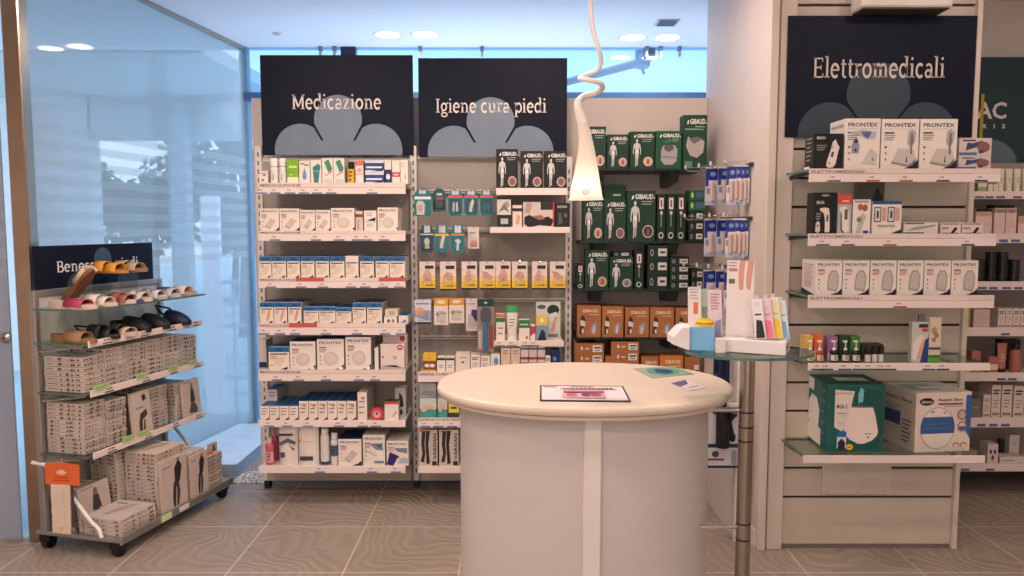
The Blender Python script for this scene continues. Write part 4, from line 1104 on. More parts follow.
for k, (x0, x1) in enumerate(((419.5, 435), (440, 456), (461.5, 477), (479.5, 495), (495.5, 510.5), (512, 527.5), (532, 547), (550, 565.5))):
    blister(x0, x1, 261.5, 289.5 + (k == 1), YA + .1, 'yellow and white foot pad pack, %s from left in the Igiene row' % ORD[k + 1], yel(k), 'yellow foot pad packs on the Igiene unit', root=ub, R=RB, c=(226, 204, 196), shape='rect', th=0.006)
oth = [(414.5, 431, 299.5, 324, (208, 208, 218), [('r', 0, 0, 1, .08, (30, 36, 60)), ('p', [(0, .3), (1, .1), (1, .55), (0, .6)], (150, 160, 185)), ('e', .35, .5, .28, .18, (226, 160, 130)), ('r', .1, .8, .9, .86, (120, 135, 175))], 'pale blue pack with heel, leftmost of third Igiene row'),
       (434, 448, 298, 325, (226, 208, 196), [('r', 0, .72, 1, 1, (222, 150, 46)), ('e', .5, .86, .3, .08, (235, 215, 180)), ('e', .25, .4, .12, .06, (120, 80, 70)), ('e', .25, .4, .06, .03, (226, 208, 196)), ('r', .4, .42, .9, .46, GREY), ('p', [(.3, .0), (.9, .0), (.6, .2)], (222, 180, 160))], 'white pack with orange top, left of a pair'),
       (449, 464, 298, 323, (226, 208, 196), [('r', 0, .72, 1, 1, (216, 140, 48)), ('e', .5, .86, .3, .08, (235, 215, 180)), ('e', .25, .42, .12, .07, (120, 80, 70)), ('e', .25, .42, .06, .035, (226, 208, 196)), ('r', .4, .42, .9, .46, GREY)], 'white pack with orange top, right of a pair'),
       (466, 477, 298.5, 331, (216, 202, 198), [('p', [(.4, .3), (1, .3), (1, .66), (.5, .66)], (66, 48, 104)), ('p', [(.1, .0), (.7, .02), (.9, .3), (.5, .5), (.1, .2)], (206, 190, 184)), ('r', .1, .82, .8, .85, GREY)], 'slim white and purple pack beside the long file')]
for (x0, x1, y0, y1, c, dr, lb) in oth:
    blister(x0, x1, y0, y1, YA + .08, lb, dr, None, root=ub, R=RB, c=c, shape='rect', th=0.01)
# foot file in a long clear pack
X0, Z1 = px(477.5, 299, YA + .02); X1, Z0 = px(494, 351, YA + .02)
ff = thing('foot_file_pack', 'long hanging pack with blue handled foot file, beside the purple pack', 'foot file', ((X0 + X1) / 2, YA + .02, Z0))
w = X1 - X0; h = Z1 - Z0
b = MB(); b.box(-w / 2, w / 2, 0, .002, 0, h, mat((150, 130, 118), .4)); b.box(-w / 2, w / 2, -.002, 0, h * .86, h, mat((22, 58, 48), .4)); b.art((-w / 2, -.002, h * .86), (w, 0, 0), (0, 0, h * .14), [('e', .5, .5, .1, .14, (190, 210, 200))])
b.art((-w / 2, 0, 0), (w, 0, 0), (0, 0, h), [('r', .7, .05, .95, .5, (150, 70, 50)), ('r', .05, .05, .25, .4, (190, 170, 155))])
obj('card', b, ff)
b = MB(); b.vprism([(-.3 * w, h * .62), (-.22 * w, h * .56), (.22 * w, h * .56), (.3 * w, h * .62), (.32 * w, h * .76), (.2 * w, h * .84), (-.2 * w, h * .84), (-.32 * w, h * .76)], -.014, -.002, mat((78, 84, 96), .7)); obj('file_head', b, ff)
b = MB(); b.rbox(-.14 * w, .14 * w, -.016, -.002, h * .02, h * .56, mat((52, 110, 150), .4), .003); obj('handle', b, ff)
b = MB(); b.M = RB; b.tube([((X0 + X1) / 2, YP - .01, Z1 - .01), ((X0 + X1) / 2, YA, Z1 - .01), ((X0 + X1) / 2, YA - .012, Z1)], .0025, CHROME, 6); obj('hook', b, ub)

row(YB + .035, SB[3], PB[3], [
    (496, 505, 314, D_plain(BW, [(.88, 1, (205, 110, 100)), (.7, .86, (52, 120, 70))], text=lines(.2, .5, .8, 2, .2, .05, GREY)), 'white box with red and green top', {'d': .05}),
    (505.5, 518.5, 306, None, 'white cream tube with green top', {'fn': cream_tube, 'c': (228, 214, 200), 'band': (52, 150, 84), 'cap': (232, 222, 210)}),
    (519, 529.5, 320, D_plain(BW, [(.62, 1, (46, 118, 70))], text=[('r', .1, .75, .9, .82, (190, 220, 190)), ('e', .75, .15, .12, .08, (190, 80, 90))]), 'white box with green upper half', {'d': .06}),
    (530.5, 535, 325, D_plain(BW, text=[('p', [(0, .3), (1, .5), (1, .9), (0, .95)], (206, 50, 60))]), 'tiny white and red box', {'d': .05}),
    (536, 547.5, 317, D_plain((232, 190, 70), [(0, .65, (120, 150, 175))], text=[('p', [(.1, 0), (.9, 0), (.8, .35), (.5, .5)], (34, 40, 60)), ('e', .5, .85, .2, .08, (245, 230, 190))]), 'yellow and blue foot care box', {'d': .05}),
    (536, 560.5, 302.5, D_plain((200, 200, 186), text=[('e', .22, .88, .18, .06, (60, 90, 120)), ('e', .7, .8, .25, .14, (24, 52, 46)), ('p', [(.5, .3), (.9, .35), (.85, .75), (.6, .7)], (205, 215, 215)), ('p', [(.6, .2), (.75, .22), (.9, .6), (.75, .62)], (222, 150, 130)), ('r', .5, .05, .9, .14, (110, 120, 110))]), 'tall pack with green round tool', {'back': .07, 'd': .03}),
], depth=.08, base_y=340)
row(YB + .02, SB[4], PB[4], [
    (423, 436, 354, D_plain((232, 180, 48), [(.0, .62, (120, 74, 52)), (0, .12, (232, 180, 48))], text=[('e', .3, .36, .2, .1, (230, 215, 205)), ('e', .72, .36, .2, .1, (230, 215, 205)), ('r', .48, 0, .52, 1, (180, 130, 40))]), 'yellow and brown twin box', {'d': .06}),
    (437, 445.5, 358, D_plain(BW, [(.84, 1, (30, 34, 32))], text=lines(.2, .5, .8, 2, .14, .05, GREY)), 'white carton with dark top'),
    (446, 454.5, 358, D_plain(BW, [(.84, 1, (24, 60, 44))], text=lines(.2, .5, .8, 2, .14, .05, GREY)), 'white carton with dark green top'),
    (455.5, 470, 354, D_plain((224, 212, 198), text=[('r', .3, .78, .8, .83, (205, 90, 80)), ('r', .4, .5, .6, .6, (40, 120, 70))]), 'white carton with green square'),
    (470.5, 480, 355, D_carton(3), 'cream carton'), (480.5, 490, 356, D_carton(0), 'white carton'),
    (490.5, 500, 354, D_plain(BW, text=[('e', .6, .6, .25, .2, (90, 150, 200))]), 'white carton with blue dot'),
    (501, 510.5, 348, D_plain((214, 190, 168), text=[('e', .5, .3, .3, .2, (226, 200, 160))] + lines(.2, .9, .8, 2, .1, .04, (150, 110, 90))), 'tan carton', {'back': .0}),
    (511, 520, 348, D_plain((214, 190, 168), text=[('e', .5, .3, .3, .2, (226, 200, 160))] + lines(.2, .9, .8, 2, .1, .04, (150, 110, 90))), 'tan carton'),
    (520.5, 528.5, 347, D_plain((206, 192, 186), [(.5, .6, (150, 60, 60)), (.3, .38, (40, 44, 70)), (.9, .96, (40, 44, 70))]), 'grey white carton with dark lettering'),
    (529, 537, 347, D_plain((206, 192, 186), [(.5, .6, (150, 60, 60)), (.3, .38, (40, 44, 70)), (.9, .96, (40, 44, 70))]), 'grey white carton with dark lettering'),
    (537.5, 545, 347, D_plain((206, 192, 186), [(.5, .6, (150, 60, 60)), (.3, .38, (40, 44, 70)), (.9, .96, (40, 44, 70))]), 'grey white carton with dark lettering'),
    (545.5, 550.5, 356, D_carton(1), 'tiny white carton'),
    (551, 560, 350, D_plain((24, 44, 96), text=[('e', .4, .6, .2, .1, (120, 140, 190)), ('r', .2, .2, .8, .3, (90, 110, 170))]), 'navy carton at the right'),
], depth=.09, base_y=374)
leg = [('p', [(.05, .35), (.35, .65), (.95, .55), (.95, .4), (.5, .45), (.3, .25)], (214, 170, 145)), ('r', 0, 0, 1, .3, (60, 150, 140))]
row(YB + .02, SB[5], PB[5], [
    (419.5, 436.5, 398, D_plain((70, 140, 132), [(.45, 1, (196, 200, 190))], text=leg), 'teal box with bent leg, lower'),
    (437.5, 447.5, 398, D_plain((70, 140, 132), [(.45, 1, (200, 190, 180))], text=leg), 'narrow teal box with leg'),
    (448.5, 459, 403, D_plain((224, 200, 60), [(0, .35, (50, 60, 60))], text=[('r', .2, .6, .8, .75, (70, 90, 80))]), 'yellow box with dark base'),
    (419.5, 436.5, 383, D_plain((160, 162, 158), text=[('p', [(0, .2), (1, .0), (1, .45), (.3, .5)], (120, 130, 132))]), 'grey box, upper of the stack', {'z': px(425, 397.7, YB + .02)[1] + .001}),
    (437.5, 447.5, 384, D_plain((150, 152, 150), text=[('p', [(0, .2), (1, .0), (1, .45), (.3, .5)], (110, 118, 122))]), 'narrow grey box, on the narrow teal box', {'z': px(425, 397.7, YB + .02)[1] + .001}),
], depth=.14, base_y=418)
legs = [('p', [(.18, .98), (.38, .98), (.32, .6), (.36, .35), (.28, .1), (.1, .12), (.2, .35), (.14, .6)], (44, 34, 34)), ('p', [(.4, .98), (.62, .98), (.52, .6), (.56, .3), (.6, .08), (.42, .05), (.4, .3), (.36, .6)], (38, 28, 28)),
        ('r', .08, .95, .3, .99, (180, 80, 60)), ('r', .72, .02, .96, .14, (30, 30, 36))]
def varis():
    vs, fs, a = text_geo('VARISAN')
    q = [(.95 - y * .18, .18 + x * .72) for x, y in vs]
    return dict(base=(196, 182, 172), side=(160, 150, 142), top=(205, 195, 185), f=legs + [('m', q, fs, (30, 28, 34))])
row(YB + .02, SB[6], PB[6], [(418.5, 437.5, 430, varis(), 'stocking box with dark legs'), (439, 458.5, 430, varis(), 'stocking box with dark legs')], depth=.12, base_y=466)

# ------------------------------------------------------------------ support shelves with green and orange boxes (C)
YC = 4.46
PCc = ['', 'top dark bracket shelf', 'middle dark bracket shelf', 'lower dark bracket shelf', 'dark shelf of orange boxes']
DSH = mat((30, 38, 36), .35)
def bracket_shelf(label, x0, x1, y, brs, Y=YC):
    X0, z = px(x0, y, Y); X1 = px(x1, y, Y)[0]
    t = thing('bracket_shelf', label, 'shelf', ((X0 + X1) / 2, WBY, z), group='dark bracket shelves on the back wall')
    w = (X1 - X0) / 2
    obj('shelf_board', MB().rbox(-w, w, Y - WBY - .01, -0.002, -.014, 0, DSH, .002), t)
    for bx in brs:
        xx = px(bx, y, Y)[0] - (X0 + X1) / 2
        b = MB()
        M = Matrix.Identity(4)
        b.add([(xx - .03, -.32, -.014), (xx + .03, -.32, -.014), (xx + .03, -.004, -.014), (xx - .03, -.004, -.014), (xx - .024, -.30, -.075), (xx + .024, -.30, -.075), (xx + .024, -.004, -.10), (xx - .024, -.004, -.10)],
              [(0, 1, 5, 4), (1, 2, 6, 5), (3, 0, 4, 7), (4, 5, 6, 7), (2, 3, 7, 6), (0, 3, 2, 1)], DSH)
        obj('bracket', b, t)
    return z
z1 = bracket_shelf('top dark shelf of green boxes, behind the pendant lamp', 580, 705, 168.5, (600, 675))
z2 = bracket_shelf('middle dark shelf of green boxes on the back wall', 580, 705, 241, (600, 674))
z3 = bracket_shelf('third dark shelf of green boxes on the back wall', 577, 704, 289, (597, 674))
z4 = bracket_shelf('dark shelf carrying the row of large orange boxes', 577, 704, 337, (600, 674))
z5 = bracket_shelf('lowest dark shelf, with flat orange boxes, behind counter', 572, 704, 392, (600, 674))
G1 = (16, 56, 38); G2 = (22, 82, 52)
row(YC, z1, PCc[1], [
    (584, 606, 126.5, D_gibaud(G1), 'tall green pack behind lamp'),
    (607, 628.5, 134.5, D_gibaud(G1), 'green pack with figure'),
    (630, 654.5, 131.5, D_gibaud((18, 58, 40), (225, 160, 110)), 'green pack with orange circle'),
    (655.5, 681.5, 131, D_gibaud(G2, pic='belt', tcol=(240, 236, 230)), 'lighter green pack with grey belt'),
    (683, 707, 115, D_gibaud((18, 66, 40), pic='collar'), 'tallest green pack with neck collar'),
], depth=.1, base_y=168)
row(YC, z2, PCc[2], [
    (583, 603.5, 199, D_gibaud(G1), 'green figure pack under lamp'),
    (604, 626, 199.5, D_gibaud(G1, (150, 90, 85)), 'green figure pack with red circle'),
    (627, 655.5, 190.5, D_gibaud(G1, (80, 45, 42)), 'largest green figure pack'),
    (657, 665.5, 194, D_thin(), 'slim green pack with white label'), (666.5, 675.5, 194, D_thin(), 'slim green pack with white label'), (676.5, 685.5, 194, D_thin(), 'slim green pack with white label'),
    (604, 626, 184.5, D_plain((20, 76, 40), text=[('r', .4, .8, .75, .83, (200, 210, 200))]), 'plain green pack behind figure packs', {'back': .12, 'd': .1}),
], depth=.1, base_y=241)
for k in range(5):
    y1 = 241 - 10.2 * k
    zz = px(690, y1, YC)[1]; zt_ = px(690, y1 - 10, YC)[1]
    X0 = px(687.5, 220, YC)[0]; X1 = px(706, 220, YC)[0]
    carton((X0 + X1) / 2 - .002, YC, (z2 if k == 0 else zz), X1 - X0 - .02, zt_ - (z2 if k == 0 else zz) - .001, .12, D_flatgreen() if k < 3 else D_plain((30, 90, 62), text=[('r', .45, .2, .95, .8, (70, 100, 130)), ('e', .2, .5, .08, .3, (190, 200, 120))]),
           'flat %s pack, %s from bottom of the stack, middle dark shelf' % ('green' if k >= 3 else 'dark green', ORD[k + 1]), group='flat packs stacked on the middle dark shelf')
row(YC, z3, PCc[3], [
    (576.5, 584, 264, D_thin(), 'thin dark pack at the left end'),
    (585, 608.5, 250, D_gibaud(G1, (190, 130, 100)), 'green figure pack with tan circle'),
    (609.5, 633, 257, D_gibaud((14, 58, 36), (140, 135, 135)), 'green figure pack with grey circle'),
    (634.5, 643.5, 251, D_thin(), 'slim dark pack with round symbol'),
], depth=.1, base_y=289)
def stackflat(x0, x1, ys, Y, zbase, design, lab, group, depth=.12, back=0):
    X0 = px(x0, 280, Y)[0]; X1 = px(x1, 280, Y)[0]
    for k in range(len(ys) - 1):
        zb = zbase if k == 0 else px(x0, ys[k], Y)[1] + .0005
        zt_ = px(x0, ys[k + 1], Y)[1]
        n = len(ys) - 1
        pos = {1: ''}.get(n) if n == 1 else (', bottom of ' if k == 0 else ', top of ' if k == n - 1 else ', %s from bottom in ' % ORD[k + 1])
        lb = lab[0] + ((pos + lab[1]) if pos else ', ' + lab[1])
        carton((X0 + X1) / 2, Y + back, zb, X1 - X0, zt_ - zb, depth, design, lb, group=group)
stackflat(647.5, 668, [289, 273, 259, 245], YC, z3, D_flatgreen(), ('flat dark green pack', 'left stack, lower dark shelf'), 'flat packs on the lower dark shelf')
stackflat(669.5, 689, [289, 281, 273, 265, 257], YC, z3, D_flatgreen(), ('flat dark green pack', 'right stack, lower dark shelf'), 'flat packs on the lower dark shelf')
stackflat(691, 703, [289, 279, 269], YC, z3, D_flatgreen(), ('small dark pack', 'end stack, lower dark shelf'), 'flat packs on the lower dark shelf')
X0, zz = px(622, 256.8, YC)
carton(X0, YC + .02, zz, .10, .03, .07, D_flatgreen(), 'flat dark pack lying on top of the grey circle pack')
OR = D_gibaud(pic='orange')
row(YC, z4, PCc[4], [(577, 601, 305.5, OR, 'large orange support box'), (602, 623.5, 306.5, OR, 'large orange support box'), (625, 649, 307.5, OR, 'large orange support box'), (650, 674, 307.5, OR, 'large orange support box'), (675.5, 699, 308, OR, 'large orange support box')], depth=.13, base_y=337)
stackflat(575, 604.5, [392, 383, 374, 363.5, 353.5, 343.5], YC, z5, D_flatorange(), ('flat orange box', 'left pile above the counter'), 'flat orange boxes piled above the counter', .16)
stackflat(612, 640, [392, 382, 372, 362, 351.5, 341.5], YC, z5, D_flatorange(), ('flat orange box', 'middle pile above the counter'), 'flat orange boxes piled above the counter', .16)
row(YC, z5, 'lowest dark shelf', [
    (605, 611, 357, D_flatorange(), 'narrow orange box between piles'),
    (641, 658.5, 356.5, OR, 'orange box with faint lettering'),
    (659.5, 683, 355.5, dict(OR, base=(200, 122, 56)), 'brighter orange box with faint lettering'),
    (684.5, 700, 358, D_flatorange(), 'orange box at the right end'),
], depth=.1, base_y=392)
# pale board leaning beside the tallest pack
X0, zt_ = px(712, 119, YC + .06)
b = MB(); n = 10
pl = [(-.022, 0), (.022, 0), (.024, (zt_ - z1) * .8)] + [(.024 * math.cos(a * PI / 8), (zt_ - z1) * .85 + (zt_ - z1) * .15 * math.sin(a * PI / 8)) for a in range(1, 8)] + [(-.024, (zt_ - z1) * .8)]
b.vprism(pl, 0, .012, mat((150, 158, 142), .5))
xx = px(705, 150, YC)[0] + .015
obj('splint_board', b, loc=(xx - .03, YC + .16, z1), rot=(0, 0, -.3), label='pale grey green rounded board behind the tallest green pack', cat='board')
# ------------------------------------------------------------------ electromedical slat wall (D)
YD = 3.66
FRM = mat((214, 198, 184), .5, var=.02); SLAT = mat((205, 188, 172), .55, var=.02)
ud = thing('slatwall_display', 'tall cream slatwall display under the Elettromedicali sign', 'display wall', (px(867, 548, YD)[0], YD, 0))
RD = Matrix.Translation(-Vector(ud.location))
xd0 = XS + 0.09; xd1 = 2.175
xs0 = px(785, 400, YD)[0]
b = MB(); b.M = RD       # slats one above the other with dark grooves between
zg = [px(860, y, YD)[1] for y in (497, 468, 440, 411, 382.5, 354, 325, 296.5, 268, 237, 207, 178, 149, 120, 92, 63, 34, 5)]
prev = 0.02
for z in zg + [CEIL - .01]:
    b.rbox(xd0 + .03, xd1, YD, YD + .02, prev, z - .006, SLAT, .002)
    prev = z + .006
obj('slat_panel', b, ud)
b = MB(); b.M = RD
b.box(xd0 + .03, xd1, YD + .012, YD + .04, .02, CEIL - .01, mat((60, 52, 48), .8))
obj('groove_backing', b, ud)
b = MB(); b.M = RD
b.rbox(XS - 0.004, XS + .035, YD - .035, YD + .05, 0, CEIL - .005, FRM, .003)
b.rbox(XS + .045, xs0 - .002, YD - .02, YD + .05, 0, CEIL - .005, FRM, .003)
b.box(XS + .03, XS + .05, YD - .01, YD + .05, 0, CEIL - .005, mat((150, 134, 120), .6))
obj('frame_post', b, ud)
b = MB(); b.M = RD
b.rbox(xd1, xd1 + .025, YD - .02, YD + .25, 0, CEIL - .005, FRM, .003)
obj('frame_post', b, ud)
b = MB(); b.M = RD
b.box(xd0 + .02, xd1, YD + .04, YD + .06, 0, CEIL - .01, FRM)
b.box(xd0 + .03, xd1, YD + .0, YD + .04, 0, .02, mat((120, 108, 98), .6))
obj('back_panel', b, ud)
# empty card holder under the lowest shelf
xa, za = px(823, 459, YD - .012); xb, zb = px(890, 494, YD - .012)
b = MB(); b.M = RD; b.rbox(xa, xb, YD - .016, YD - .004, zb, za + .04, mat((208, 192, 178), .35), .002)
hp = obj('card_holder', b, ud)
b = MB(); b.M = RD
for x_, z_ in ((xa + .02, zb + .015), (xb - .03, zb + .015), ((xa + xb) / 2, zb + .015)):
    b.tube([(x_, YD - .019, z_), (x_, YD - .015, z_)], .004, STEEL)
obj('screw', b, hp)
# long white lamp above the sign
xa, za = px(862, -8, YD - .12); xb, zb = px(952, 9, YD - .12)
lt = thing('sign_lamp', 'white box lamp mounted above the Elettromedicali sign', 'lamp', ((xa + xb) / 2, YD - .06, zb))
w = (xb - xa) / 2
b = MB(); b.rbox(-w, w, -.07, .058, .008, .10, WHITE, .008); obj('housing', b, lt)
b = MB(); b.rbox(-w + .01, w - .01, -.06, .055, 0, .012, mat((70, 58, 52), .5), .002); obj('underside_frame', b, lt)
sign('e', 787, 15.5, 975, 137, YD - .03, 'Elettromedicali', .135, .84, .49, .235, (.49, .35, .150, .255, 0.02, .150), (50, 62, 74), 'dark header sign reading Elettromedicali with clover, above white device boxes', (205, 192, 180))

YS = 3.36
def dshelf(x0, x1, lip, yt, yb, labels, glass=False, reds=(), segs=None):
    zs = shelf_part(ud, x0, x1, yt, yb, YS, YD - YS - 0.001, labels, lip, reds, glass=True, text='ELETTROMEDICALI', th=.012)
    XA, Z_ = px(x0, yt, YS); XB = px(x1, yt, YS)[0]
    for xx in (XA + .02, XB - .10):      # dark bracket arms running back to the grooves
        b = MB(); b.M = RD
        b.add([(xx - .004, YS + .03, zs - .014), (xx + .004, YS + .03, zs - .014), (xx + .004, YD, zs - .014), (xx - .004, YD, zs - .014), (xx - .004, YS + .03, zs - .018), (xx + .004, YS + .03, zs - .018), (xx + .004, YD, zs - .034), (xx - .004, YD, zs - .034)],
              [(0, 1, 5, 4), (1, 2, 6, 5), (3, 0, 4, 7), (4, 5, 6, 7), (2, 3, 7, 6), (0, 3, 2, 1)], BLACK)
        obj('shelf_bracket', b, ud)
    return zs
DR = (170, 90, 80); DG = (110, 112, 118)
SD = {}
SD[1] = dshelf(809, 1000, 169, 174, 182, [(827, DG), (866, DR), (899, DR), (936, (90, 50, 45)), (974, (50, 50, 55))])
SD[2] = dshelf(808, 996, 234, 238.5, 246, [(816, (80, 84, 100)), (841, (80, 84, 100)), (883, DR), (961, (50, 50, 60))])
SD[3] = dshelf(808, 994, 295.5, 300.5, 308, [(893, (160, 80, 70))])
SD[4] = dshelf(808, 990, None, 363, 370.5, [(811, (70, 78, 110)), (820, (70, 78, 110)), (838, (70, 78, 110)), (852, (70, 78, 110)), (862, (70, 78, 110)), (875, (70, 78, 110)), (883, (70, 78, 110)), (922, (70, 78, 110)), (936, (60, 62, 80))], True)
SD[5] = dshelf(803, 985, None, 455.5, 463, [], True)
PDs = ['', 'top Elettromedicali shelf', 'second Elettromedicali shelf', 'third Elettromedicali shelf', 'glass Elettromedicali shelf', 'bottom Elettromedicali shelf']
def side(D, cmds, col=None):
    D = dict(D); D['leftcmd'] = cmds
    if col: D['side'] = col
    return D
braun1 = dict(base=(18, 17, 18), side=(26, 24, 24), top=(20, 20, 20), f=[('t', 'BRAUN', .1, .84, .38, .92, (220, 212, 205))] + lines(.1, .68, .45, 3, .06, .025, (150, 146, 142)) +
              [('p', [(.44, .1), (.52, .04), (.68, .06), (.76, .16), (.84, .5), (.88, .62), (.8, .72), (.74, .84), (.64, .76), (.6, .6), (.46, .24)], (226, 212, 202)), ('p', [(.58, .36), (.66, .34), (.7, .48), (.62, .5)], (70, 72, 60)), ('e', .64, .62, .05, .04, (190, 178, 168)), ('e', .54, .18, .03, .03, (200, 60, 60))])
braun1['leftcmd'] = lines(.2, .9, .8, 6, .12, .04, (150, 145, 140)) + [('r', .0, .02, .6, .1, (225, 220, 215))]
braun2 = dict(base=(18, 17, 18), side=(26, 24, 24), top=(20, 20, 20), f=[('t', 'BRAUN', .12, .72, .44, .80, (220, 212, 205)), ('e', .5, .93, .18, .03, (150, 146, 142))] + lines(.1, .5, .34, 3, .06, .025, (150, 146, 142)) +
              [('p', [(.5, .04), (.7, .04), (.72, .1), (.7, .5), (.66, .62), (.5, .64), (.26, .62), (.28, .56), (.44, .5), (.5, .34)], (226, 208, 192)), ('r', .56, .3, .65, .46, (80, 76, 74)),
               ('p', [(.08, .06), (.2, .02), (.3, .08), (.28, .26), (.2, .32), (.1, .26)], (206, 200, 195)), ('e', .19, .2, .05, .04, (200, 110, 110))])
neb = side(D_prontex('neb', False), lines(.2, .9, .8, 9, .09, .02, GREY)); fem = side(D_prontex('fem', False), [('t', 'PRONTEX', .1, .84, .9, .9, INK), ('r', 0, 0, 1, .7, (190, 196, 205))] + lines(.15, .7, .85, 8, .08, .02, GREY))
row(YS + .03, SD[1], PDs[1], [
    (813.5, 843, 133.5, braun1, 'black box with white hand device', {'d': .10}),
    (844.5, 880, 118.5, fem, 'white box showing small purple device', {'d': .16}),
    (881, 918.5, 119, neb, 'large white box showing white device', {'d': .16}), (919.5, 957, 119, neb, 'large white box showing white device', {'d': .16}),
], base_y=169)
mask = D_plain((206, 190, 180), text=[('r', .1, .82, .5, .9, INK), ('p', [(.2, .3), (.55, .5), (.8, .75), (.7, .85), (.4, .7), (.25, .75)], (60, 70, 105)), ('e', .75, .5, .2, .3, (130, 90, 80)), ('r', 0, .05, .55, .2, (70, 110, 150)), ('r', .6, .15, .75, .3, (60, 60, 90))], side=(190, 186, 186))
XX = px(976, 160, YS + .03)[0]
zm = px(960, 156, YS + .03)[1]
X0 = px(957.5, 160, YS + .03)[0]; X1 = px(992, 160, YS + .03)[0]
carton((X0 + X1) / 2, YS + .03, SD[1], X1 - X0 - .01, zm - SD[1] - .001, .14, mask, 'lower of two flat mask boxes, right end, top Elettromedicali shelf', group='flat mask boxes')
carton((X0 + X1) / 2, YS + .03, zm, X1 - X0 - .01, px(960, 138, YS + .03)[1] - zm, .14, mask, 'upper of two flat mask boxes, right end, top Elettromedicali shelf', group='flat mask boxes')
row(YS + .03, SD[2], PDs[2], [
    (813.5, 836.5, 192.5, braun2, 'black box with ear thermometer', {'d': .08}),
    (837.5, 851.5, 194, D_plain((170, 178, 176), [(.74, 1, (214, 78, 66))], text=[('r', .3, .8, .8, .84, (230, 190, 180)), ('p', [(.2, .68), (.12, .58), (.3, .5), (.35, .1), (.6, .02), (.85, .08), (.82, .55), (.6, .7)], (228, 216, 206)), ('p', [(.2, .6), (.28, .5), (.33, .12), (.5, .03), (.38, .03), (.24, .1), (.22, .4)], (60, 50, 48)), ('r', .5, .36, .72, .62, (90, 96, 60))]), 'pale blue box with red top', {'d': .07}),
    (852.5, 870.5, 199.5, D_plain(BW, text=[('t', 'PRONTEX', .1, .9, .9, .97, INK), ('e', .42, .78, .15, .09, (170, 96, 60)), ('e', .68, .76, .15, .1, (160, 88, 56)), ('p', [(.2, .0), (.45, .0), (.75, .5), (.6, .62), (.35, .5)], (190, 182, 176)), ('p', [(.2, .38), (.45, .32), (.52, .46), (.28, .5)], (120, 126, 90)), ('r', .6, .02, .9, .1, (50, 80, 130))]), 'white box with children photo', {'d': .07}),
    (872, 901.5, 201, dict(D_plain(BW, [(.9, 1, (36, 86, 130))], text=[('t', 'PRONTEX', .2, .2, .8, .28, INK), ('r', .06, .36, .3, .82, (60, 58, 62)), ('r', .09, .39, .27, .79, (214, 204, 196)), ('r', .15, .48, .22, .7, (50, 50, 56)), ('r', .52, .36, .76, .82, (60, 58, 62)), ('r', .55, .39, .73, .79, (214, 204, 196)), ('r', .61, .48, .68, .7, (50, 50, 56)), ('r', .33, .4, .47, .8, (205, 160, 150)), ('r', .79, .4, .93, .8, (205, 160, 150)), ('p', [(.6, .0), (1, .0), (1, .14)], INK)]), top=(36, 86, 130)), 'white box with two thermometers', {'d': .09}),
    (903.5, 938, 222.5, D_plain((222, 206, 194), text=[('r', .03, .86, .6, .95, INK), ('p', [(.1, .3), (.4, .35), (.95, .7), (.9, .82), (.3, .6)], (150, 152, 146)), ('r', .02, .04, .6, .14, INK)]), 'flat white thermometer box', {'d': .06}),
    (940.5, 961, 222.5, D_plain((224, 206, 194), text=[('t', 'PRONTEX', .05, .78, .92, .95, INK), ('p', [(.5, .1), (.65, .05), (.85, .5), (.7, .6)], (30, 28, 30)), ('r', .05, .4, .4, .6, (180, 140, 130)), ('r', .05, .04, .9, .1, INK)]), 'small flat white device box', {'d': .06}),
    (962, 983, 222.5, D_plain((224, 206, 194), text=[('t', 'PRONTEX', .05, .78, .92, .95, INK), ('p', [(.5, .1), (.65, .05), (.85, .5), (.7, .6)], (30, 28, 30)), ('r', .05, .4, .4, .6, (180, 140, 130)), ('r', .05, .04, .9, .1, INK)]), 'small flat white device box', {'d': .06}),
    (858, 884, 181.5, D_plain((104, 96, 88), text=[('p', [(.5, .1), (.9, .1), (.95, .7), (.7, .9), (.5, .6)], (50, 40, 40))]), 'dim grey box standing at the back', {'back': .17, 'd': .05}),
], depth=.07, base_y=234)
aer = side(D_prontex('pad', True), [('r', .1, .86, .9, .88, GREY)] + lines(.15, .84, .85, 12, .055, .02, (170, 140, 135)) + [('p', [(0, 0), (1, 0), (.0, .16)], (30, 35, 60))], (216, 204, 198))
row(YS + .03, SD[3], PDs[3], [(x0, x1, 260.5, aer, 'white box with grey oval device') for x0, x1 in ((815.5, 842), (842.7, 869.3), (870, 896.3), (897, 923.3), (924, 950.6), (951.3, 978))], depth=.16, base_y=295)
z4_ = SD[4]
def dropper(c, lab):
    return {'fn': bottle, 'c': c, 'cap': (228, 220, 212), 'k': .55, 'pump': True, 'lab': lab, 'd': .03, 'name': 'dropper_bottle'}
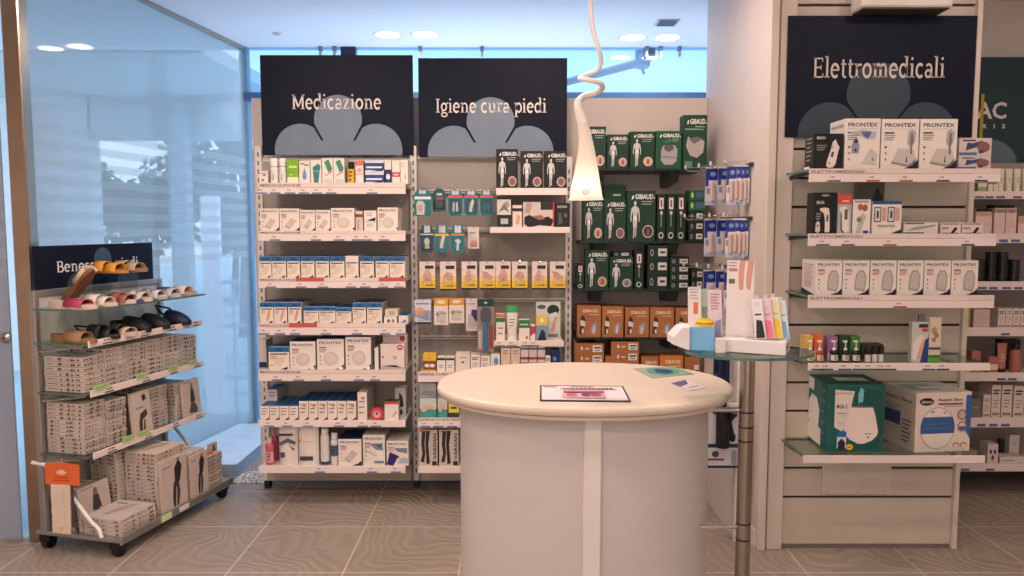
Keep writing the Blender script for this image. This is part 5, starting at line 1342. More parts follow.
row(YS + .02, z4_, PDs[4], [
    (807.5, 815.5, 341, None, 'amber dropper bottle', dropper((120, 84, 40), (214, 196, 160))),
    (817.5, 825, 341, None, 'orange dropper bottle', dropper((150, 76, 36), (226, 190, 160))),
    (831.5, 840, 341, None, 'dark dropper bottle, left', dropper((40, 28, 26), (214, 200, 196))),
    (843, 851, 341, None, 'dark dropper bottle, middle', dropper((40, 28, 26), (206, 200, 190))),
    (853.5, 862, 341, None, 'dark dropper bottle, right', dropper((40, 28, 26), (206, 200, 190))),
    (866, 872.5, 347, None, 'small dark jar', {'fn': bottle, 'c': (210, 200, 192), 'cap': (22, 22, 24), 'k': .5, 'cr': .95}),
    (873, 879, 346, None, 'black capped pot, left of pair', {'fn': bottle, 'c': (214, 202, 194), 'cap': (22, 22, 24), 'k': .5, 'cr': .95}),
    (879.3, 885.3, 346, None, 'black capped pot, right of pair', {'fn': bottle, 'c': (214, 202, 194), 'cap': (22, 22, 24), 'k': .5, 'cr': .95}),
    (804, 813, 336, D_plain((226, 178, 92)), 'yellow carton behind bottles', {'back': .06}), (814, 823, 335, D_plain((222, 110, 62), [(.0, .4, (232, 180, 150))]), 'orange carton behind bottles', {'back': .06}),
    (827.5, 837.5, 337, D_plain((160, 108, 150), [(0, .3, (214, 190, 205))]), 'violet carton behind bottles', {'back': .06}), (839, 849, 336, D_plain((34, 70, 40)), 'dark green carton behind bottles', {'back': .06}),
    (850, 860, 336.5, D_plain((70, 130, 66)), 'green carton behind bottles', {'back': .06}), (862, 883, 344, D_plain((70, 68, 50), top=(50, 60, 40)), 'low dark carton behind pots', {'back': .07}),
    (911.5, 928.5, 322, D_plain((196, 190, 182), text=[('r', .4, .86, .95, .95, INK), ('r', .6, .76, .95, .84, (190, 60, 60)), ('p', [(.55, 0), (1, 0), (1, .62), (.8, .55)], (34, 64, 120)), ('p', [(.05, .1), (.3, .04), (.5, .2), (.8, .58), (.6, .7), (.3, .6), (.1, .45)], (226, 214, 206)), ('p', [(.3, .1), (.5, .1), (.8, .55), (.68, .6)], (225, 160, 120))]), 'blister card with handheld device', {'d': .03}),
    (929, 941, 317, D_plain((208, 196, 174), [(0, .1, (90, 160, 56)), (.1, .16, (60, 110, 60)), (.28, .33, (60, 60, 90))], text=[('e', .4, .7, .25, .08, (190, 140, 90)), ('e', .6, .6, .2, .06, (120, 140, 100)), ('e', .4, .5, .2, .05, (180, 110, 80))]), 'tall cream box with green base', {'d': .05}),
    (918, 924, 314.5, D_plain((120, 112, 104)), 'thin grey tab standing behind the device', {'back': .03, 'd': .01}),
], depth=.05, base_y=360)

# the two big boxes on the bottom glass shelf
z5_ = SD[5]
def bigbox(x0, x1, yt, D, label, ang, d, Y=YS + .06):
    X0, Z1 = px(x0, yt, Y); X1 = px(x1, yt, Y)[0]
    w = X1 - X0
    return carton((X0 + X1) / 2, Y, z5_, w, Z1 - z5_, d, D, label, rotz=ang)
teal_ = dict(base=(26, 90, 82), side=(36, 100, 96), top=(20, 72, 70), f=[
    ('p', [(.5, .88), (.62, .95), (.95, .9), (.98, .3), (.9, .05), (.45, .03)], (22, 80, 72)),
    ('p', [(.15, .92), (.48, .9), (.36, .36), (.28, .30), (.15, .36)], (224, 208, 194)), ('t', 'pumilene', .17, .84, .44, .89, (205, 110, 90)), ('t', 'MGA 5', .18, .64, .36, .70, (60, 56, 50)), ('r', .2, .56, .34, .575, GREY), ('r', .2, .42, .3, .425, GREY),
    ('p', [(.42, .68), (.5, .66), (.75, .67), (.80, .66), (.84, .56), (.88, .40), (.90, .30), (.88, .24), (.80, .17), (.66, .12), (.56, .12), (.42, .18), (.34, .25), (.32, .31), (.35, .42), (.39, .58)], (234, 216, 204)), ('e', .61, .668, .19, .012, (120, 112, 106)),
    ('p', [(.55, .7), (.62, .7), (.64, .92), (.58, .96), (.54, .86)], (120, 190, 190)), ('r', .56, .68, .63, .74, (70, 72, 74)),
    ('e', .76, .27, .02, .012, GREY), ('e', .7, .27, .02, .012, (80, 120, 80)), ('e', .73, .22, .02, .012, (80, 120, 80)),
    ('r', .2, .05, .36, .3, (214, 206, 214)), ('r', .2, .22, .36, .3, (40, 96, 160)), ('p', [(.22, .03), (.34, .03), (.34, .14), (.28, .2), (.22, .14)], (34, 34, 44)), ('e', .42, .07, .06, .045, (232, 190, 40)), ('r', .39, .06, .45, .075, (120, 110, 30))],
    leftcmd=[('p', [(.02, .45), (.75, .2), (.75, .0), (.02, .05)], (28, 92, 86)), ('r', 0, .03, .78, .28, (226, 214, 204)), ('r', .04, .8, .4, .98, (224, 214, 206)), ('p', [(.15, .3), (.65, .25), (.7, .55), (.55, .72), (.3, .74), (.15, .6)], (224, 214, 206)), ('r', .8, 0, 1, 1, (22, 80, 76))] + lines(.82, .9, .98, 5, .16, .02, (90, 150, 140)))
teal_['topcmd'] = [('r', .3, .3, .85, .6, (214, 206, 196)), ('r', .0, .49, 1, .5, (14, 60, 56))]
bigbox(829, 886.5, 384.5, teal_, 'large teal humidifier box on the bottom glass shelf', math.radians(-3), .27)
def eb(cu, cv, ru, rv, v0, v1, col):
    n = 8; P = []
    for i in range(n + 1):
        v_ = v0 + (v1 - v0) * i / n; P.append((cu + ru * math.sqrt(max(0, 1 - ((v_ - cv) / rv) ** 2)), v_))
    for i in range(n, -1, -1):
        v_ = v0 + (v1 - v0) * i / n; P.append((cu - ru * math.sqrt(max(0, 1 - ((v_ - cv) / rv) ** 2)), v_))
    return ('p', P, col)
chi = dict(base=(226, 206, 192), side=(186, 170, 158), top=(200, 190, 184), f=[
    ('e', .19, .85, .13, .065, (28, 24, 26)), ('t', 'chicco', .09, .825, .29, .875, (226, 212, 204)), ('t', 'Respira Sano', .4, .84, .84, .90, (60, 52, 60)), ('r', .4, .79, .84, .82, (120, 80, 80)), ('r', .5, .755, .84, .775, (190, 150, 140)),
    ('p', [(.9, .95), (1, .95), (1, .2), (.9, .35)], (52, 96, 158)),
    ('e', .40, .40, .31, .355, (150, 142, 140)), ('e', .40, .40, .30, .345, (228, 214, 204)), eb(.40, .40, .31, .355, .31, .59, (54, 92, 142)), ('e', .3, .68, .03, .02, GREY), ('e', .52, .66, .025, .02, (210, 140, 120)),
    ('r', .2, .47, .6, .475, (120, 150, 190)), ('r', .18, .40, .62, .405, (120, 150, 190)), ('e', .83, .62, .085, .09, (120, 92, 84)), ('e', .83, .62, .065, .07, (200, 176, 160)), ('e', .84, .42, .085, .09, (150, 92, 84)), ('e', .84, .42, .065, .07, (214, 196, 184)), ('p', [(.77, .42), (.91, .42), (.88, .36), (.8, .36)], (60, 90, 140)),
    ('e', .74, .1, .06, .05, (140, 70, 66)), ('e', .74, .09, .05, .045, (226, 206, 192)), ('e', .88, .1, .06, .05, (140, 70, 66)), ('e', .88, .09, .05, .045, (226, 206, 192))],
    leftcmd=[('t', 'Respira Sano', .1, .78, .9, .86, (60, 52, 60)), ('r', .1, .36, .6, .6, (50, 70, 110))] + lines(.1, .7, .6, 3, .05, .02, GREY) + lines(.65, .5, .9, 6, .07, .025, (90, 84, 84)))
chi['topcmd'] = [('r', .1, .2, .6, .7, (150, 160, 180)), ('r', .3, .3, .9, .5, (214, 204, 196))]
bigbox(911, 971, 392.5, chi, 'large white humidifier box with blue band beside the teal box', math.radians(7), .27)

# ------------------------------------------------------------------ cosmetics shelving at the far right (E)
YE = 4.36; YEB = 4.72
ue = thing('shelving_unit', 'white cosmetics shelving unit at the right edge of the view', 'shelving unit', (2.9, YEB, 0))
RE = Matrix.Translation(-Vector(ue.location))
b = MB(); b.M = RE; zt = px(1000, 163, YEB)[1]
b.box(2.25, 3.9, YEB, YEB + .015, .12, zt, PANEL); obj('back_panel', b, ue)
for xx in (2.47, 3.45):
    b = MB(); b.M = RE; b.rbox(xx - .018, xx + .018, YEB - .03, YEB, .1, zt, WHITE, .003); b.rbox(xx - .02, xx + .02, YEB - .05, YEB, 0, .1, BLACK, .003); obj('upright', b, ue)
b = MB(); b.M = RE; b.rbox(2.25, 3.9, YEB - .02, YEB - .0, 0.0, .13, mat((60, 54, 50), .6), .003); obj('base_plinth', b, ue)
x0e = 950
SE = []
LB = (90, 96, 150)
for (yt, yb, labs) in ((192, 199, [(974, LB), (984, LB), (995, LB), (1012, LB)]), (234, 243, [(998, LB), (1010, LB)]), (282, 290, [(977, LB), (988, LB), (1001, LB), (1013, LB)]), (328, 336, [(1000, LB)]),
                      (373, 381, [(996, LB), (1007, LB)]), (418, 427, [(976, LB), (988, LB), (1000, LB)]), (464, 471, [(960, LB), (985, LB)])):
    XA, ZT = px(940, yt, YE); XB = 3.85; ZB = px(940, yb, YE)[1]
    XA = 2.30
    b = MB(); b.M = RE; b.rbox(XA, XB, YE, YEB, ZT - .03, ZT - .004, SHELFM, .002); sh = obj('shelf', b, ue)
    b = MB(); b.M = RE; b.rbox(XA, XB, YE - .008, YE - .002, ZB, ZT + .004, STRIP, .001)
    for lx, colr in labs:
        xa = px(lx, yb, YE)[0]; b.art((xa, YE - .008, ZB), (.05, 0, 0), (0, 0, ZT - ZB), [('r', 0, .1, 1, .4, colr)])
    obj('price_strip', b, sh)
    SE.append(ZT - .004)
PEs = ['', 'top cosmetics shelf', 'second cosmetics shelf', 'third cosmetics shelf', 'fourth cosmetics shelf', 'fifth cosmetics shelf', 'sixth cosmetics shelf', 'bottom cosmetics shelf']
CT = {'fn': cream_tube, 'c': (222, 214, 186), 'cap': (226, 220, 200), 'ch': .2, 'ink': (150, 150, 120)}
row(YE + .02, SE[0], PEs[1], [(x, x + 7.6, 168.5, None, 'cream coloured tube', CT) for x in (998.5, 1006.8, 1015)] + [
    (978, 987, 183, D_plain((150, 170, 120), [(.6, 1, (222, 214, 190))]), 'low green and cream box'), (988, 993, 184, D_plain((222, 214, 196)), 'low cream carton'), (993.5, 998, 184, D_plain((222, 214, 196)), 'low cream carton'),
    (1023.5, 1031, 168.5, None, 'cream coloured tube', CT), (1032, 1039, 168.5, None, 'cream coloured tube', CT)], depth=.06, base_y=190)
PK = (216, 176, 166)
row(YE + .02, SE[1], PEs[2], [
    (975.5, 992, 209, D_plain((224, 196, 186), [(.72, .9, (206, 160, 148)), (.9, 1, (30, 26, 28)), (.4, .42, PK)]), 'pink carton with black top'),
    (994, 1005, 208, D_plain((224, 196, 186), [(.82, .97, (170, 140, 130)), (.3, .33, PK)], text=[('r', .3, .86, .7, .89, (90, 70, 66))]), 'tall pink carton'),
    (1005.5, 1016.5, 208, D_plain((224, 196, 186), [(.82, .97, (170, 140, 130)), (.3, .33, PK)], text=[('r', .3, .86, .7, .89, (90, 70, 66))]), 'tall pink carton'),
    (1018, 1030, 216, D_plain((206, 160, 146), [(0, .6, (224, 196, 186))]), 'shorter pink carton'),
    (994, 1014, 205, D_plain((26, 24, 26)), 'black tray lying behind cartons', {'back': .08, 'd': .08})], depth=.06, base_y=234)
for c_, (jx0, jx1, n) in enumerate(((978, 987, 3), (988.5, 999, 4), (1000, 1011, 4), (1012, 1023, 3))):
    for k in range(n):
        z0 = SE[2] + k * .044
        X0 = px(jx0, 265, YE + .02)[0]; X1 = px(jx1, 265, YE + .02)[0]
        jar((X0 + X1) / 2, YE + .02, z0, X1 - X0, .0435, 'black cream jar, %s from bottom, %s stack of the third cosmetics shelf' % (ORD[k + 1], ORD[c_ + 1]), 'black jars on the third cosmetics shelf', {'c': (24, 24, 26), 'cap': (32, 34, 36), 'k': .55})
row(YE + .02, SE[3], PEs[4], [
    (973.5, 990, 309.5, D_plain((206, 186, 174), text=[('r', .0, .5, 1, .52, (170, 150, 140))]), 'beige carton'), (966, 970, 308, D_plain((206, 160, 50)), 'narrow yellow carton'),
    (998, 1005, 308.5, D_carton(3, (226, 208, 194)), 'white slim carton'), (1005.5, 1012.5, 308.5, D_carton(0, (226, 208, 194)), 'white slim carton'), (1013, 1020, 308.5, D_carton(1, (226, 208, 194)), 'white slim carton'), (1020.5, 1027.5, 308.5, D_carton(3, (226, 208, 194)), 'white slim carton')], depth=.1, base_y=328)
SK = (176, 112, 94)
row(YE + .02, SE[4], PEs[5], [
    (964, 971, 361, D_plain((214, 186, 172)), 'small pale pink carton'), (971.5, 980.5, 351, D_plain(SK, [(.2, .5, (220, 190, 176))]), 'copper coloured carton'),
    (988.5, 998, 357, D_plain(SK, [(.2, .55, (226, 196, 184))]), 'copper carton with pink label'),
    (998.5, 1009, 343.5, None, 'copper tube with dark cap', {'fn': cream_tube, 'c': (184, 116, 96), 'cap': (40, 30, 30), 'ink': (226, 196, 184)}),
    (1013, 1024, 344, None, 'copper bottle with black cap', {'fn': bottle, 'c': (176, 108, 88), 'cap': (26, 24, 26), 'k': .82, 'cr': .7}),
    (1001, 1020, 340, D_plain((30, 26, 28)), 'black box behind copper bottles', {'back': .1})], depth=.06, base_y=373)
row(YE + .02, SE[5], PEs[6], [
    (960, 969, 408, D_plain((190, 174, 160), top=(120, 110, 100)), 'low grey carton'), (970, 980.5, 399, D_plain((120, 112, 106), text=[('r', .2, .5, .8, .6, GREY)]), 'grey glass box'),
    (983, 990.5, 395, D_carton(0, (222, 204, 190)), 'white carton with dark side'), (991.5, 1000.5, 385, D_carton(3, (222, 204, 190)), 'tall white carton'), (1001.5, 1012, 385, D_carton(3, (222, 204, 190)), 'tall white carton'), (1013.5, 1024, 386, D_carton(3, (222, 204, 190)), 'tall white carton')], depth=.12, base_y=418)
row(YE + .02, SE[6], PEs[7], [
    (969, 977, 451, D_plain((200, 186, 172), text=[('e', .5, .4, .3, .2, (120, 100, 90))]), 'small pale carton'), (987.5, 998, 444, D_plain((216, 200, 190), text=[('e', .3, .6, .12, .12, (70, 50, 60)), ('e', .7, .6, .12, .12, (70, 50, 60)), ('e', .5, .3, .14, .14, (120, 50, 60))]), 'white carton with dark circles'),
    (1000, 1024, 457, D_plain((214, 204, 196), text=[('r', .1, .4, .6, .55, GREY)]), 'flat white carton'), (1009, 1019, 435, D_plain((222, 206, 192), text=lines(.3, .7, .7, 2, .1, .03, GREY)), 'upright white carton standing behind', {'back': .12, 'd': .05}),
    (999, 1006, 440, None, 'small dark jar', {'fn': jar, 'c': (40, 36, 40), 'back': .13})], depth=.08, base_y=464)
# teal brand board behind the cosmetics unit
YT = 4.80
X0, Z1 = px(978, 57, YT); Z0 = px(978, 161, YT)[1]
b = MB(); W = 1.3; H_ = Z1 - Z0
b.rbox(0, W, 0, .02, 0, H_, mat((36, 62, 72), .45, var=.03), .002)
PXM = YT / F_PX
u = lambda p_: (px(p_, 110, YT)[0] - X0) / W
v = lambda p_: (px(1000, p_, YT)[1] - Z0) / H_
b.art((0, 0, 0), (W, 0, 0), (0, 0, H_), [('e', u(991), v(166), .021 * 5.3 * 1.25 / 1, .26, (104, 120, 130)), ('r', 0, 0, .0001, .0001, (36, 62, 72)),
    ('t', 'AC', u(976.5), v(119), u(1006.5), v(102), (226, 216, 204)), ('t', 'L I E R', u(930), v(119), u(970), v(102), (226, 216, 204)), ('t', 'R   I   S', u(983), v(128.5), u(1006), v(124), (226, 216, 204)), ('r', u(980.5), v(158), u(983.5), v(94), (190, 160, 30))], 0.0006)
obj('brand_board', b, loc=(X0, YT, Z0), label='teal sign board with white letters above the cosmetics shelves', cat='sign')
# ------------------------------------------------------------------ wheeled shoe and hosiery rack on the left (F)
BL = (-2.352, 3.637); RT = math.radians(13.7)
RL = 0.905; RDp = 0.50
def rk(d, a, z=0): return (BL[0] + d * math.cos(RT) + a * math.sin(RT), BL[1] - d * math.sin(RT) + a * math.cos(RT), z)
uf = thing('wheeled_display_rack', 'grey wheeled display rack with sandals and hosiery by the glass partition', 'display rack', rk(0, 0), (0, 0, -RT))
ALU = mat((165, 160, 154), .35, .7, .04)
def castor(d, a):
    b = MB()
    b.M = Matrix.Translation((d, a, .032)) @ Matrix.Rotation(PI / 2, 4, 'Y')
    b.lathe([(.0005, -.018), (.030, -.018), (.032, -.012), (.032, .012), (.030, .018), (.0005, .018)], BLACK, n=18)
    w_ = obj('castor', b, uf)
    b = MB(); b.rbox(d - .03, d + .03, a - .035, a + .03, .04, .078, BLACK, .006); b.tube([(d, a, .07), (d, a, .085)], .012, BLACK)
    obj('castor_fork', b, w_)
for d, a in ((.04, .04), (.45, .04), (.04, .86), (.45, .86)): castor(d, a)
b = MB(); b.rbox(0.0, RDp, 0.0, RL, .078, .098, ALU, .004); b.rbox(RDp - .012, RDp, 0.0, RL, .070, .112, ALU, .003); deck = obj('base_deck', b, uf)
b = MB()
b.box(RDp - .0005, RDp + .0005, .28, .36, .074, .108, (200, 220, 170)); b.box(RDp - .0005, RDp + .0005, .42, .50, .078, .104, (220, 216, 210)); obj('price_strip', b, deck)
ZB_ = 1.285
for a in (0.0, RL - .03):
    b = MB(); b.rbox(0.03, .065, a, a + .03, .098, ZB_, ALU, .003); obj('upright', b, uf)
b = MB(); b.rbox(.04, .05, .03, RL - .03, .10, ZB_ - .01, mat((196, 190, 184), .4), .002); b.rbox(.035, .06, .03, RL - .03, ZB_ - .03, ZB_, ALU, .002); obj('back_panel', b, uf)
def rshelf(z, depth, strip=True, greens=(), y0=.03, wire=True):
    b = MB(); b.box(.06, depth, -0.005, RL - .01, z - .008, z, GLASS, dict(front=GLASS_EDGE, right=GLASS_EDGE)); s = obj('glass_shelf', b, uf)
    if strip:
        b = MB(); b.rbox(depth, depth + .006, y0, RL - .02, z - .022, z + .012, STRIP, .002)
        for g0 in (.12, .38, .6, .8):
            b.art((depth + .006, g0, z - .02), (0, .06, 0), (0, 0, .03), [('r', 0, .1, 1, .3, INK), ('t', '9,90', .1, .45, .8, .9, INK)], .0005)
        obj('price_strip', b, s)
    for (g0, w) in greens:
        b = MB(); b.box(depth + .007, depth + .009, g0, g0 + w, z + .002, z + .034, mat((178, 206, 140), .5)); b.art((depth + .009, g0, z + .002), (0, w, 0), (0, 0, .032), [('r', .1, .55, .9, .65, (120, 150, 100)), ('r', .1, .3, .7, .38, (120, 150, 100))])
        obj('green_label', b, s)
    if wire:
        for a in (0.01, RL - .03):
            b = MB()
            b.tube([(.06, a, z - .05), (depth - .01, a, z - .014)], .003, CHROME, 6)
            pts = [(.07 + k * (depth - .1) / 4, a, (z - .012) if k % 2 else (z - .05 + .036 * k / 4)) for k in range(5)]
            b.tube(pts, .002, CHROME, 6); obj('wire_bracket', b, s)
    return z
ZS1 = rshelf(1.200, .36, False, wire=False); ZS2 = rshelf(1.036, .33, True); ZS3 = rshelf(.795, .33, True, [(.05, .10), (.34, .07), (.58, .08), (.76, .06)]); ZS4 = rshelf(.492, .33, True, [(.22, .085), (.33, .085)])
for a in (.005, RL - .02):       # bent white side rails
    b = MB(); b.tube([(.0, a, .44), (.07, a, .435), (.12, a, .40), (.33, a, .17), (.37, a, .14), (.385, a, .098)], .010, mat((226, 222, 218), .35), 10); obj('side_rail', b, uf)
# its header board
X0_ = 0.052
b = MB(); Wb = .82; Hb = .212
b.rbox(X0_ - .012, X0_, 0, Wb, 0, Hb, SIGN, .002)
V_, F_, tw = serif('Benessere piedi'); em_ = .37
cm = [('e', .52, .74, .115, .20 * 2.2 * .46, (62, 84, 112)), ('e', .72, .05, .1, .38, (48, 62, 84)), ('e', .30, .02, .1, .36, (48, 62, 84))]
cm = [('e', .53, .62, .075, .30, (62, 80, 104)), ('p', clip([(.75 + .1 * math.cos(k * PI / 12), .0 + .36 * math.sin(k * PI / 12)) for k in range(25)]), (52, 66, 88)), ('p', clip([(.33 + .1 * math.cos(k * PI / 12), .0 + .36 * math.sin(k * PI / 12)) for k in range(25)]), (52, 66, 88))]
cm.append(('m', [(.155 + .70 / tw * x, .37 + em_ * y) for x, y in V_], F_, (228, 224, 222)))
b.art((X0_, 0, 0), (0, Wb, 0), (0, 0, Hb), cm, .0006)
obj('header_sign', b, loc=rk(0, .025, ZB_ + .001), rot=(0, 0, -RT), label='small dark sign reading Benessere piedi behind the sandals', cat='sign')

# hosiery boxes
def hosiery_mesh(kind, w, l, h):
    """flat box: w across (x), l along (y), h high; printed spines"""
    r = random.Random(kind)
    base = [(206, 188, 172), (198, 184, 174), (208, 192, 182)][kind % 3]
    mb = MB(); mb.box(-w / 2, w / 2, -l / 2, l / 2, 0, h, base)
    def spine():
        c = [('r', .0, .0, 1, .10, (150, 138, 130))]
        c += [('r', .06, .45, .06 + r.uniform(.15, .3), .62, (110, 100, 98)), ('r', .5, .4, .5 + r.uniform(.1, .3), .55, (150, 138, 132)), ('e', .9, .5, .025, .22, (50, 44, 44))]
        if kind % 2: c += [('r', .36, .3, .46, .75, (90, 80, 80)), ('r', .7, .3, .8, .7, (140, 110, 100))]
        for _ in range(4):
            a = r.uniform(.05, .9); c.append(('r', a, r.uniform(.15, .4), a + r.uniform(.02, .07), r.uniform(.55, .85), (96, 84, 80)))
        return c
    mb.art((-w / 2, -l / 2, 0), (w, 0, 0), (0, 0, h), spine(), .0004)
    mb.art((w / 2, -l / 2, 0), (0, l, 0), (0, 0, h), spine(), .0004)
    mb.art((-w / 2, -l / 2, h), (w, 0, 0), (0, l, 0), [('p', [(.3, .2), (.45, .2), (.6, .6), (.7, .9), (.5, .85)], (170, 150, 140)), ('r', .1, .8, .4, .86, (120, 110, 106))], .0004)
    return mb.mesh('hosiery_box')
HM = {}
def hstack(d0, a0, w, l, n, h, z0, kind, place, jit=.003):
    r = random.Random(int(a0 * 1000) + n)
    for k in range(n):
        kk = (kind + (k // 4)) % 6 if kind >= 0 else 1
        key = (kk, round(w, 3), round(l, 3), round(h, 4))
        if key not in HM: HM[key] = hosiery_mesh(kk, w, l, h - .0012)
        o = bpy.data.objects.new('hosiery_box', HM[key]); COL.objects.link(o)
        o.location = rk(d0 + w / 2 + r.uniform(-jit, jit), a0 + l / 2 + r.uniform(-jit, jit) * .5, z0 + k * h)
        o.rotation_euler = (0, 0, -RT + r.uniform(-.01, .01))
        pos = 'bottom' if k == 0 else ('topmost' if k == n - 1 else ORD[k + 1] + ' from bottom')
        tag(o, 'flat white hosiery box, %s, %s' % (pos, place), 'box', 'hosiery boxes stacked on the wheeled rack')
SN = ['nearest', 'second', 'third', 'fourth', 'fifth', 'farthest']
for i, (n, kd) in enumerate(((7, 0), (8, 1), (8, 3), (8, 5), (8, 2), (7, 4))):
    hstack(.075, .03 + i * .143, .22, .136, n, .0238 if i else .0245, ZS3, kd, '%s stack, upper box shelf of rack' % SN[i])
for i, (n, a, kd) in enumerate(((12, .03, 1), (11, .175, 3), (11, .49, 5), (10, .70, 2))):
    hstack(.075, a, .21, .136, n, .0205, ZS4, kd, '%s stack, lower box shelf of rack' % ['nearest', 'second', 'third', 'farthest'][i])
ZDK = .0985
for i, (d, a, w, l, n, h, kd) in enumerate(((.075, .03, .13, .2, 9, .021, 1), (.09, .27, .16, .17, 15, .0215, 2), (.26, .03, .215, .24, 4, .021, 4), (.26, .32, .19, .22, 15, .0215, 3), (.27, .56, .18, .15, 11, .0225, 5), (.27, .73, .18, .14, 8, .0225, 0))):
    hstack(d, a, w, l, n, h, ZDK, kd, ['rear near pile on rack deck', 'rear middle pile on rack deck', 'low front pile on rack deck', 'tallest front pile on rack deck', 'fourth pile on rack deck', 'farthest pile on rack deck'][i])
def cover(fig, w, h, t=.018):
    mb = MB(); mb.box(0, t, -w / 2, w / 2, 0, h, (198, 180, 168))
    sets = {0: [('p', [(.55, .9), (.75, .92), (.8, .8), (.6, .76)], (60, 46, 44)), ('p', [(.3, .1), (.45, .1), (.5, .35), (.8, .45), (.75, .58), (.4, .5), (.3, .3)], (70, 56, 52)), ('p', [(.5, .1), (.6, .1), (.66, .34), (.58, .36)], (80, 64, 60)), ('r', .2, .62, .6, .66, GREY)],
            1: [('p', [(.45, .7), (.62, .72), (.6, .9), (.5, .9)], (120, 96, 88)), ('p', [(.4, .4), (.7, .4), (.64, .72), (.46, .72)], (60, 54, 56)), ('p', [(.25, .12), (.75, .08), (.8, .2), (.6, .4), (.45, .4)], (90, 74, 70)), ('r', .1, .93, .5, .96, GREY)],
            2: [('p', [(.42, .03), (.5, .03), (.55, .4), (.68, .5), (.6, .62), (.45, .5), (.4, .25)], (60, 50, 50)), ('p', [(.55, .03), (.62, .03), (.7, .3), (.66, .5), (.58, .45)], (70, 58, 56)), ('p', [(.5, .55), (.7, .5), (.8, .8), (.66, .95), (.5, .8)], (46, 42, 46)), ('e', .66, .95, .06, .03, (150, 120, 105)), ('r', .05, .85, .35, .88, GREY)]}
    mb.art((t, -w / 2, 0), (0, w, 0), (0, 0, h), sets[fig], .0004)
    return mb.mesh('hosiery_box')
def lean(d, a, z, fig, w, h, ang, label):
    o = obj('hosiery_box', cover(fig, w, h), loc=rk(d, a, z), rot=(0, -ang, -RT), label=label, cat='box', group='hosiery boxes shown cover out')
lean(.312, .385, ZS4 + .0005, 0, .135, .235, .08, 'hosiery box propped cover out, nearer of two on lower box shelf')
lean(.305, .80, ZS4 + .0005, 1, .145, .215, .08, 'hosiery box propped cover out, farther of two on lower box shelf')
lean(.455, .43, ZDK, 2, .20, .27, .02, 'tall hosiery box with posing figure against the tallest deck pile')
lean(.455, .635, ZDK, 2, .15, .235, .02, 'hosiery box with dark figure against the fourth deck pile')
lean(.235, .13, ZDK, 1, .20, .21, .12, 'hosiery box with curled figure behind the low deck pile')
# orange and yellow leaflets on the farthest pile
zt8 = ZDK + 8 * .0225
b = MB(); b.rbox(-.08, .08, -.05, .05, 0, .012, (214, 110, 60), .001); obj('leaflet_pack', b, loc=rk(.35, .78, zt8 - .001), rot=(0, 0, -RT - .2), label='orange leaflet pack lying on the farthest deck pile', cat='leaflets')
lean(.40, .84, zt8, 1, .07, .05, .0, 'small yellow pack standing on the farthest deck pile')
# orange hanging card with stocking sample
hc = thing('stocking_sample', 'orange card with beige stocking sample hanging at the rack end', 'stocking sample', rk(.225, -.05, .13), (0, 0, -.12))
b = MB(); b.vprism([(-.085, .235), (.09, .235), (.092, .335), (.06, .338), (0, .345), (-.06, .338), (-.085, .335)], -.002, .002, (222, 104, 54))
b.art((-.085, -.002, .235), (.17, 0, 0), (0, 0, .1), [('e', .5, .62, .1, .13, (236, 190, 160)), ('r', .35, .55, .65, .66, (236, 190, 160)), ('r', .3, .34, .7, .39, (170, 60, 30)), ('r', .25, .2, .75, .24, (170, 60, 30))])
obj('card', b, hc)
b = MB(); b.vprism([(-.058, .0), (.035, -.005), (.04, .12), (.042, .236), (-.056, .236), (-.055, .1)], -.006, .0, (222, 202, 180)); b.box(.045, .058, -.004, 0, .03, .236, (70, 62, 60))
b.art((-.055, -.006, 0), (.09, 0, 0), (0, 0, .23), [('e', .5, .1, .1, .03, (200, 170, 120)), ('r', .7, .1, .72, .95, (190, 172, 152))]); obj('stocking', b, hc)
b = MB(); b.tube([(0, -.001, .335), (0, 0, .352), (.004, .02, .364), (.004, .05, .36)], .0015, CHROME, 6); obj('hook', b, hc)

